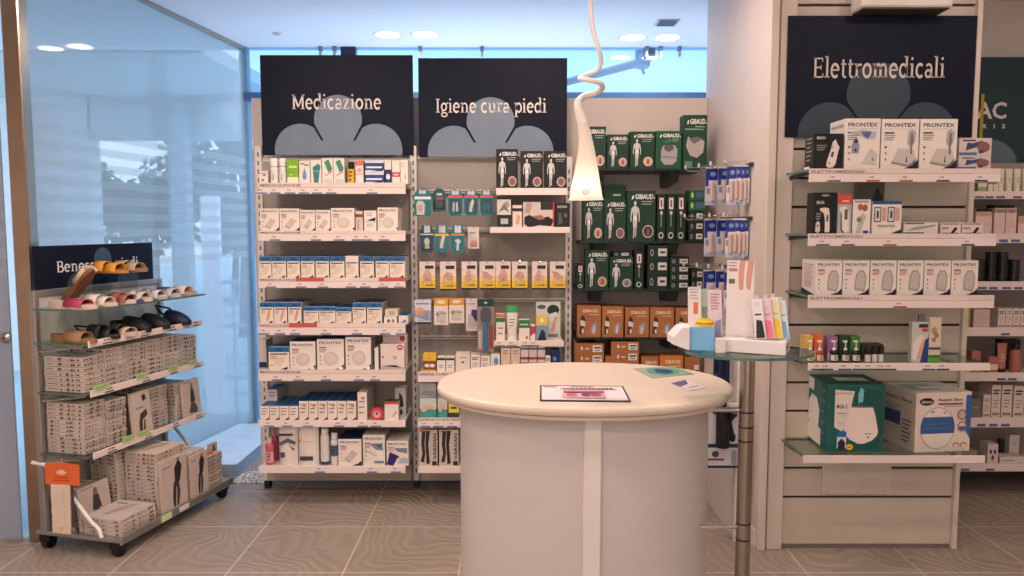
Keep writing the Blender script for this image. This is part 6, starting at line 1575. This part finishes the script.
# ---------------- footwear
def outline(L, W, n=24):
    """sole outline, toe at +x"""
    P = []
    for i in range(n):
        a = 2 * PI * i / n
        c, s_ = math.cos(a), math.sin(a)
        x = c * L / 2
        ww = W / 2 * (1.0 if c > .1 else (.80 + .12 * min(1, abs(c + .1))))
        if -.35 < c < .15: ww *= .90
        P.append((x, s_ * ww * (1.04 if s_ > 0 else .96)))
    return P
def sandal(label, loc, rotz, sole, insole, straps, strapcol, buckle=None, L=.25, W=.088, wedge=.018, thick=.016, tilt=(0, 0), cat='sandal', back=False, cross=False):
    t = thing('sandal', label, cat, loc, (tilt[0], tilt[1], rotz), 'sandals and clogs on the wheeled rack')
    P = outline(L, W); n = len(P)
    straps = [(a_, b_ + .008, h_ * .9) for a_, b_, h_ in straps]
    hz = lambda x: thick + wedge * max(0, min(1, (-x / L + .35)))       # heel higher
    b = MB(); vs = [(p[0], p[1], 0) for p in P] + [(p[0] * 1.01, p[1] * 1.01, hz(p[0])) for p in P]
    b.add(vs, [tuple(range(n - 1, -1, -1))], sole); b.add(vs, [(i, (i + 1) % n, n + (i + 1) % n, n + i) for i in range(n)], sole)
    obj('sole', b, t)
    b = MB(); P2 = [(p[0] * .97, p[1] * .95) for p in P]
    b.add([(p[0], p[1], hz(p[0]) + .0005) for p in P] + [(p[0], p[1], hz(p[0]) + .004) for p in P2], [tuple(range(n, 2 * n))] + [(i, (i + 1) % n, n + (i + 1) % n, n + i) for i in range(n)], insole)
    obj('insole', b, t)
    for k, (x0, x1, hh) in enumerate(straps):
        b = MB(); m = 9; vs = []
        for j in (0, 1):
            for i in range(m):
                f = i / (m - 1); an = PI * f
                xa = x0 + (.02 * f if cross else 0); xb = x1 + (.02 * f if cross else 0)
                for xx in (xa, xb):
                    r_ = W / 2 * .98 - (.003 if j else 0)
                    vs.append((xx, -math.cos(an) * r_, hz(xx) * .5 + (math.sin(an) ** .7) * (hh - (.003 if j else 0))))
        fs = []
        for j in (0, 1):
            o_ = j * 2 * m
            for i in range(m - 1):
                q = (o_ + 2 * i, o_ + 2 * i + 1, o_ + 2 * i + 3, o_ + 2 * i + 2)
                fs.append(q if j == 0 else q[::-1])
        for i in range(m - 1): fs += [(2 * i, 2 * i + 2, 2 * m + 2 * i + 2, 2 * m + 2 * i), (2 * i + 1, 2 * m + 2 * i + 1, 2 * m + 2 * i + 3, 2 * i + 3)]
        b.add(vs, fs, strapcol[k % len(strapcol)] if isinstance(strapcol, list) else strapcol, True)
        s = obj('strap', b, t)
        if buckle:
            xm = (x0 + x1) / 2; zz = hz(xm) * .5 + hh * .93
            b = MB(); q = .011
            b.tube([(xm - q, -.018, zz - .004), (xm + q, -.018, zz - .004), (xm + q, .002, zz + .002), (xm - q, .002, zz + .002), (xm - q, -.018, zz - .004)], .0018, mat(buckle, .3, .3), 6)
            obj('buckle', b, s)
    if back:
        b = MB(); b.tube([(-.02, -W / 2 * .95, .02), (-L * .3, -W / 2 * .9, .05), (-L * .49, 0, .06), (-L * .3, W / 2 * .9, .05), (-.02, W / 2 * .95, .02)], .005, strapcol[0] if isinstance(strapcol, list) else strapcol, 8)
        obj('heel_strap', b, t)
    return t
def clog(label, loc, rotz, c, sole, strap=False, L=.25, W=.095):
    t = thing('clog', label, 'clog', loc, (0, 0, rotz), 'sandals and clogs on the wheeled rack')
    P = outline(L, W); n = len(P)
    b = MB(); vs = [(p[0], p[1], 0) for p in P] + [(p[0] * 1.01, p[1] * 1.01, .026) for p in P]
    b.add(vs, [tuple(range(n - 1, -1, -1)), tuple(range(n, 2 * n))], sole); b.add(vs, [(i, (i + 1) % n, n + (i + 1) % n, n + i) for i in range(n)], sole)
    obj('sole', b, t)
    b = MB(); rows_ = []
    for k in range(9):
        x = -.02 + (L / 2 + .018) * k / 8
        f = (x + .02) / (L / 2 + .02)
        hw = W / 2 * math.sqrt(max(0.02, 1 - (max(0, x) / (L / 2)) ** 2.6)) * 1.02
        top = .026 + .058 * (1 - f ** 2.2)
        rows_.append([(x, -math.cos(PI * i / 10) * hw, .02 + (top - .02) * math.sin(PI * i / 10) ** .8) for i in range(11)])
    vs = [p for r_ in rows_ for p in r_]
    b.add(vs, [(k * 11 + i, (k + 1) * 11 + i, (k + 1) * 11 + i + 1, k * 11 + i + 1) for k in range(8) for i in range(10)], c, True)
    obj('upper', b, t)
    if strap:
        b = MB(); b.tube([(0, -W * .48, .05), (-L * .2, -W * .5, .085), (-L * .42, 0, .105), (-L * .2, W * .5, .085), (0, W * .48, .05)], .006, c, 8); obj('heel_strap', b, t)
    else:
        b = MB(); n2 = 11; vs = []
        for zz, k_ in ((.024, 1.0), (.055, .98)):
            for i in range(n2):
                a_ = PI / 2 + PI * i / (n2 - 1); vs.append((-.0 + math.cos(a_) * L / 2 * k_ * .98, math.sin(a_) * W / 2 * .9 * k_, zz if i not in (0, n2 - 1) else .03))
        b.add(vs, [(i, i + 1, n2 + i + 1, n2 + i) for i in range(n2 - 1)], c, True); obj('heel_counter', b, t)
    return t
zt1 = ZS1 + .0005; zt2 = ZS2 + .0005
rz = -RT
S2 = [(-.01, .035, .05), (.045, .085, .045)]
sandal('raspberry sandal with white buckle on pale wedge sole, top rack shelf', rk(.235, .055, zt1), rz, (220, 190, 178), (206, 180, 166), [(-.02, .075, .042)], (168, 56, 86), (235, 228, 224), wedge=.022, L=.27)
sandal('cream strapped sandal just behind the raspberry one', rk(.235, .19, zt1), rz + .05, (222, 206, 190), (190, 160, 130), [(-.03, .03, .05), (.04, .08, .042)], (218, 206, 190), wedge=.02)
sandal('sandal with red brown crossed straps, third on top shelf', rk(.24, .31, zt1), rz + .1, (212, 196, 180), (206, 188, 166), S2, [(150, 82, 76), (160, 92, 84)], None, cross=True)
sandal('cream sandal with beige insole, middle of top shelf', rk(.24, .44, zt1), rz, (216, 204, 190), (200, 176, 148), S2, (214, 202, 182))
sandal('silver and white sandal, fifth on top shelf', rk(.235, .56, zt1), rz + .06, (186, 178, 174), (206, 196, 190), S2, [(150, 150, 162), (205, 200, 205)], (90, 90, 110))
sandal('dark strapped sandal, sixth on top shelf', rk(.235, .68, zt1), rz, (190, 182, 178), (196, 190, 196), S2, [(74, 66, 76), (196, 190, 200)])
sandal('beige sandal with broad pale strap at far shelf end', rk(.235, .81, zt1), rz, (190, 160, 132), (176, 146, 116), [(-.01, .07, .048)], (222, 200, 184))
# purple and white tube tag hanging from the shelf edge
tag_ = MB(); tag_.M = Matrix.Rotation(.35, 4, 'Y'); tag_.tube([(0, 0, .012), (.07, 0, .012)], .012, mat((222, 214, 226), .4), 10); tag_.tube([(.07, 0, .012), (.082, 0, .012)], .013, mat((90, 90, 160), .4), 10)
obj('foam_roll', tag_, loc=rk(.30, .38, zt1 + .026), rot=(0, 0, rz - .4), label='small white and violet tube lying beside the red brown sandal', cat='tube')
# acrylic riser with two sandals
ri = thing('acrylic_riser', 'clear acrylic riser carrying two sandals on the top rack shelf', 'riser', rk(.20, .36, zt1), (0, 0, rz))
b = MB(); b.box(-.13, .14, -.09, .11, .152, .156, ACRYL); obj('platform', b, ri)
for sy in (-.085, .105):
    b = MB(); b.box(-.05, .06, sy - .002, sy + .002, 0, .152, ACRYL); obj('leg', b, ri)
zr1 = zt1 + .1565
sandal('mustard yellow two strap sandal on the clear riser', rk(.215, .305, zr1), rz, (196, 130, 50), (150, 100, 60), [(-.055, .0, .055), (.02, .075, .048)], (214, 144, 40), (224, 170, 70), wedge=.01)
sandal('taupe two strap sandal behind the mustard one, on riser', rk(.235, .42, zr1), rz, (150, 118, 84), (140, 112, 84), [(-.05, .0, .052), (.02, .075, .044)], (178, 150, 120), (220, 214, 206), wedge=.008)
# wedge sandal leaning up against the riser
sandal('brown wedge sandal with cream strap leaning upright on its heel', rk(.165, .18, zt1 + .085), rz, (128, 88, 58), (112, 74, 50), [(.02, .105, .045)], (214, 190, 160), None, L=.25, wedge=.03, tilt=(0, -math.radians(48)))
sandal('brown cork slide with gold buckle, nearest on second shelf', rk(.225, .06, zt2), rz, (150, 108, 74), (140, 104, 78), [(-.03, .07, .05)], (156, 116, 84), (226, 190, 130), wedge=.022, L=.26)
sandal('black strappy sandal behind the brown slide', rk(.24, .19, zt2), rz + .1, (30, 28, 30), (60, 56, 56), [(-.03, .03, .065), (.04, .085, .05)], (26, 24, 26), None, back=True)
sandal('black sandal with pale insole and white oval tag', rk(.255, .31, zt2), rz - .1, (206, 186, 170), (196, 176, 164), [(-.02, .03, .05), (.05, .085, .04)], [(52, 46, 46), (206, 170, 150)], (226, 224, 222))
clog('closed black clog, left of the pair on second shelf', rk(.225, .44, zt2), rz, (24, 23, 26), (30, 28, 30))
clog('closed black clog, right of the pair on second shelf', rk(.235, .57, zt2), rz + .05, (22, 22, 26), (28, 27, 30))
clog('navy clog with raised heel strap at far shelf end', rk(.245, .74, zt2), rz, (24, 34, 62), (20, 26, 46), True)

# ------------------------------------------------------------------ round counter
ct = thing('service_counter', 'oval white counter with cream top in the middle of the room', 'counter', (.252, 2.645, 0))
LAM = mat((214, 196, 178), .38, var=.035)
b = MB(); Z = 1.05
b.lathe([(.0005, Z - .052), (.90, Z - .052), (.955, Z - .045), (.965, Z - .034), (.958, Z - .0325), (.958, Z - .0305), (.985, Z - .029), (.998, Z - .02), (1.0, Z - .013), (.996, Z - .006), (.984, Z - .0015), (.96, Z), (.0005, Z)], LAM, n=96, rx=.514, ry=.388, e=.92,
        mats=[LAM, LAM, LAM, LAM, mat((150, 118, 92), .6), LAM, LAM, LAM, LAM, LAM, LAM, LAM])
obj('countertop', b, ct)
BODY = mat((192, 183, 178), .42, var=.015)
def body_arc(a0, a1, name, r=1.0, m=BODY, th=.02):
    b = MB(); n = 30; rx, ry = .434 * r, .318 * r
    P = [(rx * spow(math.cos(a0 + (a1 - a0) * i / n), .92), ry * spow(math.sin(a0 + (a1 - a0) * i / n), .92)) for i in range(n + 1)]
    Q = [(p[0] * (1 - th / rx), p[1] * (1 - th / ry)) for p in P]
    vs = []
    for p in P: vs += [(p[0], p[1], .10), (p[0], p[1], Z - .05)]
    k = len(vs)
    for p in Q: vs += [(p[0], p[1], .10), (p[0], p[1], Z - .05)]
    fs = [(2 * i, 2 * i + 2, 2 * i + 3, 2 * i + 1) for i in range(n)]
    b.add(vs, fs, m, True)
    b.add(vs, [(k + 2 * i + 1, k + 2 * i + 3, k + 2 * i + 2, k + 2 * i) for i in range(n)] + [(2 * i, k + 2 * i, k + 2 * i + 2, 2 * i + 2) for i in range(n)] + [(0, 1, k + 1, k), (2 * n, k + 2 * n, k + 2 * n + 1, 2 * n + 1)], m)
    return obj(name, b, ct)
aS = -PI / 2 + (.088 - .005) ; half = .04
body_arc(-PI / 2 + half, PI / 2, 'body_panel'); body_arc(PI / 2, 3 * PI / 2 - half, 'body_panel')
xs = 0.0; ys = -.318
b = MB(); b.rbox(xs - .028, xs + .028, ys - .012, ys + .03, .10, Z - .052, mat((216, 206, 198), .45, var=.02), .004); obj('front_strip', b, ct)
b = MB(); b.lathe([(.0005, 0), (.9, 0), (.9, .10), (.0005, .10)], mat((80, 76, 74), .6), n=48, rx=.40, ry=.29); obj('plinth', b, ct)
def flat(name, pts, z, label, cat, cmds, base, th=.0015):
    """thin sheet on a surface; corners (near-left, near-right, far-right, far-left) from photograph points at that height"""
    P = [pz(p[0], p[1], z) for p in pts]
    c = (sum(p[0] for p in P) / 4, sum(p[1] for p in P) / 4)
    P = [(p[0] - c[0], p[1] - c[1]) for p in P]
    b = MB(); b.prism(P, 0, th, base)
    def q(u_, v_): return ((P[0][0] * (1 - u_) + P[1][0] * u_) * (1 - v_) + (P[3][0] * (1 - u_) + P[2][0] * u_) * v_, (P[0][1] * (1 - u_) + P[1][1] * u_) * (1 - v_) + (P[3][1] * (1 - u_) + P[2][1] * u_) * v_)
    bb = MB(); bb.art((0, 0, 0), (1, 0, 0), (0, 1, 0), cmds, .0)
    k = 0
    for j, c_ in enumerate(cmds):
        one = MB(); one.art((0, 0, 0), (1, 0, 0), (0, 1, 0), [c_], 0)
        vs = [q(v_[0], v_[1]) + (th + .0004 + j * .0002,) for v_ in one.v]
        b.add(vs, one.f, c_[-1])
    return obj(name, b, loc=(c[0], c[1], z + .0005), label=label, cat=cat)
flat('counter_mat', [(540, 401.5), (631, 402.5), (623, 387), (540, 386)], Z, 'white and pink framed notice lying flat on the counter', 'notice', [
    ('r', .02, .05, .98, .95, (216, 204, 206)), ('r', .36, .86, .64, .93, (176, 110, 118)), ('r', .04, .82, .2, .92, (170, 130, 140)), ('r', .24, .68, .9, .80, (186, 150, 160)), *[('r', .27 + .05 * k, .69, .27 + .05 * k + .034, .79, (110, 90, 110)) for k in range(12)], ('r', .27, .46, .74, .58, (176, 84, 100)),
    ('r', .25, .12, .74, .40, (204, 160, 166)), ('e', .36, .3, .06, .12, (170, 90, 104)), ('e', .52, .32, .05, .14, (96, 60, 72)), ('e', .63, .3, .07, .10, (150, 66, 84))], (44, 30, 34), .003)
flat('leaflet', [(652, 378.5), (694, 374.5), (672, 366.5), (634, 369)], Z, 'teal and white leaflet near the back edge of the counter', 'leaflet', [
    ('e', .5, .5, .36, .42, (90, 140, 130)), ('e', .52, .5, .2, .25, (40, 66, 90)), ('p', [(.8, .0), (1, 0), (1, 1), (.86, 1)], (120, 160, 120))], (150, 160, 146))
flat('leaflet', [(690, 391), (706, 388), (687, 380), (671, 384)], Z, 'small white and violet card at the right end of the counter', 'leaflet', [
    ('p', [(0, .5), (.0, 1), (.9, 1), (.6, .6)], (96, 84, 130)), ('r', .2, .2, .8, .3, (190, 140, 120))], (222, 206, 206))

# ------------------------------------------------------------------ small glass table with chrome post
TX, TY, TZ = .757, 2.405, 1.2
gt = thing('glass_table', 'small round glass table on a chrome post right of the counter', 'table', (TX, TY, 0))
GT2 = glassy('green_table_glass', (190, 214, 204), .10)
b = MB(); b.lathe([(.0005, TZ - .009), (1, TZ - .009), (1, TZ), (.0005, TZ)], GT2, n=48, rx=.203, ry=.145, mats=[GT2, GLASS_EDGE, GT2]); obj('glass_top', b, gt)
STL = mat((160, 150, 140), .22, 1.0, .05)
pxm = px(744.5, 480, TY + .02)[0] - TX
b = MB(); b.tube([(pxm, .02, .02), (pxm, .02, TZ - .012)], .0235, STL, 24)
obj('post', b, gt)
b = MB(); b.lathe([(.0005, 0), (.20, 0), (.20, .008), (.17, .016), (.03, .02), (.0005, .02)], STL, (pxm, .02), 32); obj('foot_plate', b, gt)
for yy in (413, 428, 442, 525, 541):
    z = px(744, yy, TY)[1]
    b = MB(); b.lathe([(.0236, z - .003), (.0245, z - .0015), (.0245, z + .0015), (.0236, z + .003)], mat((60, 54, 50), .4, .8), (pxm, .02), 24); obj('collar_ring', b, gt)
b = MB(); b.lathe([(.0236, TZ - .03), (.05, TZ - .011), (.0005, TZ - .0095)], STL, (pxm, .02), 24); obj('top_flange', b, gt)
for yy in (411, 529):
    z = px(720, yy, TY)[1]
    b = MB(); b.tube([(px(702, yy, TY)[0] - TX, .02, z), (pxm, .02, z)], .008, CHROME, 12); obj('side_arm', b, gt)
zT = TZ + .0005
# counter display: base box, back card and packets
dc = thing('card_display', 'white cardboard display with tall photo card on glass table', 'display box', (px(760, 345, TY)[0], TY, zT), (0, 0, math.radians(-25)))
WH = mat((226, 216, 212), .5)
b = MB(); b.rbox(-.108, .085, -.075, .07, 0, .042, WH, .002)
b.art((.085, -.075, 0), (0, .145, 0), (0, 0, .042), [('r', .08, .3, .15, .75, (60, 50, 56)), ('r', .18, .35, .26, .68, (60, 50, 56)), ('r', .29, .35, .38, .75, (60, 50, 56)), ('r', .46, .55, .85, .66, GREY), ('r', .46, .3, .75, .4, GREY)])
b.art((-.108, -.075, .042), (.193, 0, 0), (0, .145, 0), [('p', [(.35, .1), (.9, .1), (.9, .8), (.35, .8)], (190, 180, 182)), ('e', .2, .5, .06, .05, GREY)]); obj('base_box', b, dc)
b = MB(); b.rbox(-.108, -.022, .0, .006, .041, .285, WH, .001)
b.art((-.108, .0, .041), (.086, 0, 0), (0, 0, .244), [('p', [(.45, .62), (.6, .62), (.62, .8), (.66, 1), (.46, 1), (.42, .8)], (206, 150, 126)), ('p', [(.72, .64), (.86, .62), (.9, .8), (.98, 1), (.76, 1), (.7, .8)], (206, 150, 126)), ('r', .08, .86, .38, .9, (196, 130, 120)), ('r', .08, .7, .3, .76, (90, 110, 70))] + lines(.06, .98, .36, 3, .04, .012, GREY)); obj('back_card', b, dc)
for k, (dx, c1, c2, hh, nm) in enumerate(((-.016, (226, 220, 218), (40, 38, 42), .125, 'white and black'), (.02, (224, 190, 196), (226, 120, 140), .125, 'pink'), (.052, (226, 214, 170), (232, 196, 50), .13, 'yellow'), (.078, (206, 216, 222), (120, 170, 200), .12, 'pale blue'))):
    Lw = dc.location
    a = math.radians(-25)
    b = MB(); b.rbox(-.017, .017, -.005, .005, 0, hh, mat(c1, .3), .002)
    b.art((-.017, -.005, 0), (.034, 0, 0), (0, 0, hh), [('p', [(.1, .03), (.9, .03), (.8, .45), (.3, .5)], c2), ('e', .5, .88, .3, .06, (214, 206, 206)), ('r', .2, .6, .8, .64, c2)]); b.rbox(-.006, .006, -.003, .003, hh * .98, hh + .012, mat((200, 198, 202), .3), .001)
    o = obj('toothbrush_packet', b, loc=(Lw.x + (.02 + dx * .7) * math.cos(a) - (-.045 + dx * .35) * math.sin(a), Lw.y + (.02 + dx * .7) * math.sin(a) + (-.045 + dx * .35) * math.cos(a), zT + .044), rot=(-.05, -.14, a), label='slim %s packet standing in the white cardboard display' % nm, cat='packet', group='slim packets in the cardboard display')
# blue and white tray with yellow tin
xl = px(672, 335, TY)[0]; xr = px(713, 335, TY)[0]
tb = MB()
c_ = (xl + xr) / 2; w = (xr - xl) / 2
zt9 = (px(700, 322, TY)[1] - zT) * .82
tb.vprism([(-w, zt9 * .25), (-w * .2, 0), (-w * .2, zt9), (-w * .55, zt9 * .96), (-w, zt9 * .55)], -.045, .05, (226, 216, 214))
tb.prism([(-w * .2, -.035), (w, -.05), (w, .06), (-w * .2, .05)], 0, zt9, (226, 216, 214), (120, 176, 216))
obj('leaflet_tray', tb, loc=(c_ + .004, TY + .045, zT), label='blue and white tray at the left edge of the glass table', cat='tray')
zz = zT + zt9 + .0005
ty = thing('yellow_tin', 'small round yellow tape dispenser on the blue tray', 'dispenser', (px(706, 322, TY)[0] + .004, TY + .03, zz))
obj('body', MB().lathe([(.0005, 0), (.026, 0), (.028, .006), (.028, .014), (.022, .022), (.0005, .022)], mat((230, 190, 40), .4), n=20), ty)
obj('slot', MB().lathe([(.0285, .008), (.0285, .011)], mat((120, 100, 20), .5), n=20), ty)
def stand_card(x0, x1, y0, Y, label, cmds, c, tiltx=-.12, rz_=.0, zb=None, cat='leaflet'):
    zb = zT if zb is None else zb
    X0, Z1 = px(x0, y0, Y); X1 = px(x1, y0, Y)[0]; w = X1 - X0; h = Z1 - zb
    b = MB(); b.box(-w / 2, w / 2, -.002, .002, 0, h, c); b.box(-w * .3, w * .3, .002, .03, 0, .004, c); b.art((-w / 2, -.002, 0), (w, 0, 0), (0, 0, h), cmds)
    return obj('leaflet_holder', b, loc=((X0 + X1) / 2, Y, zb), rot=(tiltx, 0, rz_), label=label, cat=cat)
stand_card(689, 702, 287, TY + .045, 'upright white leaflet with orange picture above the blue tray', [('r', .4, .3, .75, .6, (216, 110, 70))] + lines(.15, .95, .8, 4, .08, .02, GREY), (222, 212, 206), zb=zT + zt9)
stand_card(702, 708.5, 289, TY + .06, 'narrow grey green leaflet beside the orange picture leaflet', [('r', .1, .1, .9, .5, (120, 140, 120))], (170, 178, 166), zb=zT + zt9)
stand_card(709.5, 724, 290, TY + .05, 'pale pink leaflet standing left of the tall photo card', lines(.2, .93, .85, 6, .05, .015, (190, 90, 110)) + [('p', [(.2, .1), (.9, .1), (.9, .5), (.5, .45)], (150, 140, 170))], (222, 206, 212), rz_=.1)
b = MB(); b.rbox(-.014, .014, -.01, .01, 0, .045, WH, .001); obj('small_card_box', b, loc=(px(717, 345, TY)[0], TY - .04, zT), label='tiny white card box in front of the pink leaflet', cat='box')

# ------------------------------------------------------------------ pendant lamp
YL = 2.62
pl = thing('pendant_lamp', 'white pendant lamp with twisted cord hanging over the counter', 'pendant lamp', (px(586, 200, YL)[0], YL, px(586, 200, YL)[1]))
ox, oz = pl.location.x, pl.location.z
def lp(x, y, dy=0): X_, Z_ = px(x, y, YL + dy); return (X_ - ox, dy, Z_ - oz)
def smooth(P, n=5):
    out = []
    for i in range(len(P) - 1):
        p0 = P[max(i - 1, 0)]; p1 = P[i]; p2 = P[i + 1]; p3 = P[min(i + 2, len(P) - 1)]
        for k in range(n):
            t = k / n
            out.append(tuple(.5 * ((2 * b_) + (-a_ + c_) * t + (2 * a_ - 5 * b_ + 4 * c_ - d_) * t * t + (-a_ + 3 * b_ - 3 * c_ + d_) * t ** 3) for a_, b_, c_, d_ in zip(p0, p1, p2, p3)))
    out.append(tuple(P[-1])); return out
top = lp(589, -40)
cord = [((top[0]), 0, CEIL - oz - .02) + (.007,), lp(590, -20) + (.0072,), lp(591, 8) + (.0074,), lp(593, 30) + (.0076,), lp(599, 50, .0) + (.0078,), lp(601, 62, .02) + (.0078,), lp(596, 71, .03) + (.0078,), lp(584, 76, .01) + (.0078,), lp(579.5, 78.5, -.02) + (.0078,),
        lp(588, 80, -.05) + (.008,), lp(600, 83, -.04) + (.0085,), lp(602.5, 88, 0.0) + (.009,), lp(595, 93, .03) + (.010,), lp(583, 97, .02) + (.011,), lp(578, 103, 0) + (.0125,), lp(579, 112, 0) + (.015,), lp(583, 124, 0) + (.0185,)]
prof = smooth([tuple(c) for c in cord])
SHADE = bpy.data.materials.new('opal_shade'); SHADE.use_nodes = True
nt = SHADE.node_tree; N = nt.nodes; N.clear()
o_ = N.new('ShaderNodeOutputMaterial'); m1 = N.new('ShaderNodeMixShader'); d_ = N.new('ShaderNodeBsdfDiffuse'); t_ = N.new('ShaderNodeBsdfTranslucent')
d_.inputs[0].default_value = lin((232, 222, 210)); t_.inputs[0].default_value = lin((252, 246, 236)); m1.inputs[0].default_value = .45
nt.links.new(d_.outputs[0], m1.inputs[1]); nt.links.new(t_.outputs[0], m1.inputs[2]); nt.links.new(m1.outputs[0], o_.inputs[0])
b = MB(); b.tube([p[:3] for p in prof], [p[3] for p in prof], mat((232, 222, 214), .35, var=.02), 14, False); obj('twisted_stem', b, pl)
sh = [lp(583, 124) + (.0185,), lp(585.5, 140) + (.0235,), lp(586.5, 155) + (.031,), lp(586.5, 172) + (.041,), lp(586, 188) + (.051,), lp(586, 197) + (.0565,), lp(586, 200) + (.062,)]
sh = smooth([tuple(c) for c in sh], 4)
b = MB(); b.tube([(p[0], p[1], p[2]) for p in sh], [p[3] for p in sh], SHADE, 32, False)
q = px(584, 193, YL)
shd = obj('lamp_shade', b, pl)
b = MB(); zq = q[1] - oz
b.tube([(q[0] - ox + .0085 * math.cos(a * PI / 6), -.0585, zq + .006 * math.sin(a * PI / 6)) for a in range(13)], .0016, mat((150, 124, 84), .5), 6, False); obj('maker_mark', b, shd)
b = MB(); b.lathe([(.0005, .012), (.012, .014), (.018, .026), (.014, .042), (.008, .052), (.008, .07), (.0005, .07)], emis('bulb_glow', (1.0, .86, .66, 1), 12.0), n=14); obj('bulb', b, pl)
b = MB(); b.lathe([(.0005, 0), (.05, 0), (.045, -.02), (.012, -.03), (.0005, -.03)], WHITE, n=24)
b.M = Matrix.Identity(4); obj('ceiling_rose', b, pl, loc=(top[0], 0, CEIL - oz))
bl = bpy.data.lights.new('pendant_bulb', 'POINT'); bl.energy = 3.0; bl.color = (1.0, .88, .74); bl.shadow_soft_size = .012
bo = bpy.data.objects.new('pendant_bulb', bl); COL.objects.link(bo); bo.location = (ox, YL, oz + .03)

# ------------------------------------------------------------------ hooks and packs on the side wall
lowp = thing('low_side_cabinet', 'low white cabinet side standing against the side wall behind the glass table', 'cabinet', (1.16, 4.08, 0))
b = MB(); b.rbox(-.03, .036, -.33, .34, 0.0, 1.03, mat((206, 198, 192), .5, var=.02), .003); obj('side_panel', b, lowp)
b = MB(); b.rbox(-.036, -.0, -.345, -.33, 0.0, 1.035, WHITE, .002); obj('front_edge', b, lowp)
XW = XS
def hookbar(z, y0, y1, hooks, label):
    t = thing('wall_hook_rail', label, 'hook rail', (XW, (y0 + y1) / 2, z), group='hook rails on the side wall')
    ym = (y0 + y1) / 2
    b = MB(); b.rbox(-.018, 0, y0 - ym, y1 - ym, -.008, .008, mat((70, 62, 58), .4, .5), .002); obj('rail', b, t)
    for (y, L) in hooks:
        b = MB(); b.tube([(-.018, y - ym, .0), (-L + .02, y - ym, -.006), (-L, y - ym, .006)], .003, CHROME, 8)
        b.tube([(-.018, y - ym, .018), (-L + .015, y - ym, .014)], .002, CHROME, 6)
        b.rbox(-L - .004, -L + .004, y - ym - .012, y - ym + .012, .006, .028, mat((206, 204, 204), .3), .002); obj('hook', b, t)
def pack(x, y, ztop, w, h, rz_, label, kind=0, group='blue topped blister packs on the side wall'):
    t = thing('blister_pack', label, 'blister pack', (x, y, ztop - h), (0, 0, rz_), group)
    b = MB(); c = (206, 200, 204) if kind == 0 else (22, 26, 60)
    b.box(-w / 2, w / 2, -.001, .001, 0, h, c)
    if kind == 0: b.art((-w / 2, -.001, 0), (w, 0, 0), (0, 0, h), [('r', 0, .66, 1, .96, (26, 46, 122)), ('r', 0, .5, .25, .7, (30, 60, 150)), ('e', .6, .82, .25, .06, (120, 140, 200)), ('r', .0, .0, 1, .1, (170, 176, 196)), ('r', .1, .3, .35, .45, (130, 136, 160))])
    else: b.art((-w / 2, -.001, 0), (w, 0, 0), (0, 0, h), [('r', 0, .7, 1, .94, (200, 200, 206)), ('r', .1, .1, .6, .3, (60, 80, 150))])
    obj('card', b, t)
    b = MB(); b.rbox(-.006, .012, -.014, -.0015, h * .1, h * .6, mat((196, 168, 156) if kind == 0 else (30, 34, 70), .4), .003); obj('bubble', b, t)
zr_a = 1.905; zr_b = 1.635; zr_c = 1.365
HK = [(3.905, .13), (4.03, .17), (4.16, .20), (4.30, .24)]
for z, nm in ((zr_a, 'top'), (zr_b, 'middle'), (zr_c, 'lowest')):
    hookbar(z, 3.84, 4.40, HK, '%s chrome hook rail on the white side wall' % nm)
for r_i, (z, nm) in enumerate(((zr_a, 'upper'), (zr_b, 'middle'), (zr_c, 'lower'))):
    for k, (x, y, w) in enumerate(((1.052, 4.04, .07), (1.112, 4.02, .07), (1.12, 3.91, .05), (1.142, 3.90, .05), (1.164, 3.895, .05), (1.184, 3.89, .044))):
        if r_i == 2 and k > 3: continue
        pack(x, y, z - .002, w, .20 - .01 * (k % 2), math.radians(12 if k < 2 else -32), 'blue and white blister pack, %s from left, %s row on side wall' % (ORD[k + 1], nm))
for k in range(2):
    b = MB(); b.tube([(-.03, -.28 + .03 * k, 1.01), (-.13 + .04 * k, -.28 + .03 * k, 1.01), (-.135 + .04 * k, -.28 + .03 * k, 1.02)], .003, CHROME, 6); obj('pack_hook', b, lowp)
# lower packs and black walking aid parts near the chrome post
for k, x in enumerate((1.045, 1.085)):
    pack(x, 3.80 + .03 * k, 1.02, .055, .24, math.radians(10), 'dark blue hanging pack below the glass table, %s' % ('left one' if k == 0 else 'right one'), 1, 'dark blue packs near the chrome post')
X0, Z1 = px(704, 404, 3.70); X1, Z0 = px(738, 468, 3.70)
bx = thing('brace_pack', 'white hanging pack with black device, between counter and chrome post', 'hanging pack', ((X0 + X1) / 2, 3.70, Z0))
w = X1 - X0; h = Z1 - Z0
b = MB(); b.rbox(-w / 2, w / 2, 0, .03, 0, h, mat((206, 200, 206), .4), .002)
b.art((-w / 2, 0, 0), (w, 0, 0), (0, 0, h), [('r', 0, .32, 1, .38, (30, 40, 90)), ('r', 0, .0, 1, .04, (30, 34, 60)), ('r', .1, .12, .6, .15, (120, 50, 60)), ('e', .35, .22, .1, .05, (60, 60, 70)), ('r', .8, .05, .95, .28, (150, 150, 160)), ('r', .6, .8, .95, .88, (90, 90, 110))]); obj('card_box', b, bx)
b = MB(); b.tube([(.0, -.03, h * .36), (.0, -.035, h * .6), (-.01, -.03, h * .95), (-.01, -.03, h * 1.3)], [.032, .034, .026, .024], BLACK, 14)
b.tube([(.05, -.03, h * .45), (.03, -.03, h * .75), (.045, -.03, h * .88)], [.012, .012, .024], BLACK, 10); b.tube([(.0, -.03, h * .5), (.06, -.03, h * .52)], .012, BLACK, 8); b.tube([(-.05, -.03, h * .9), (.03, -.03, h * .86)], .009, BLACK, 8); obj('black_device', b, bx)
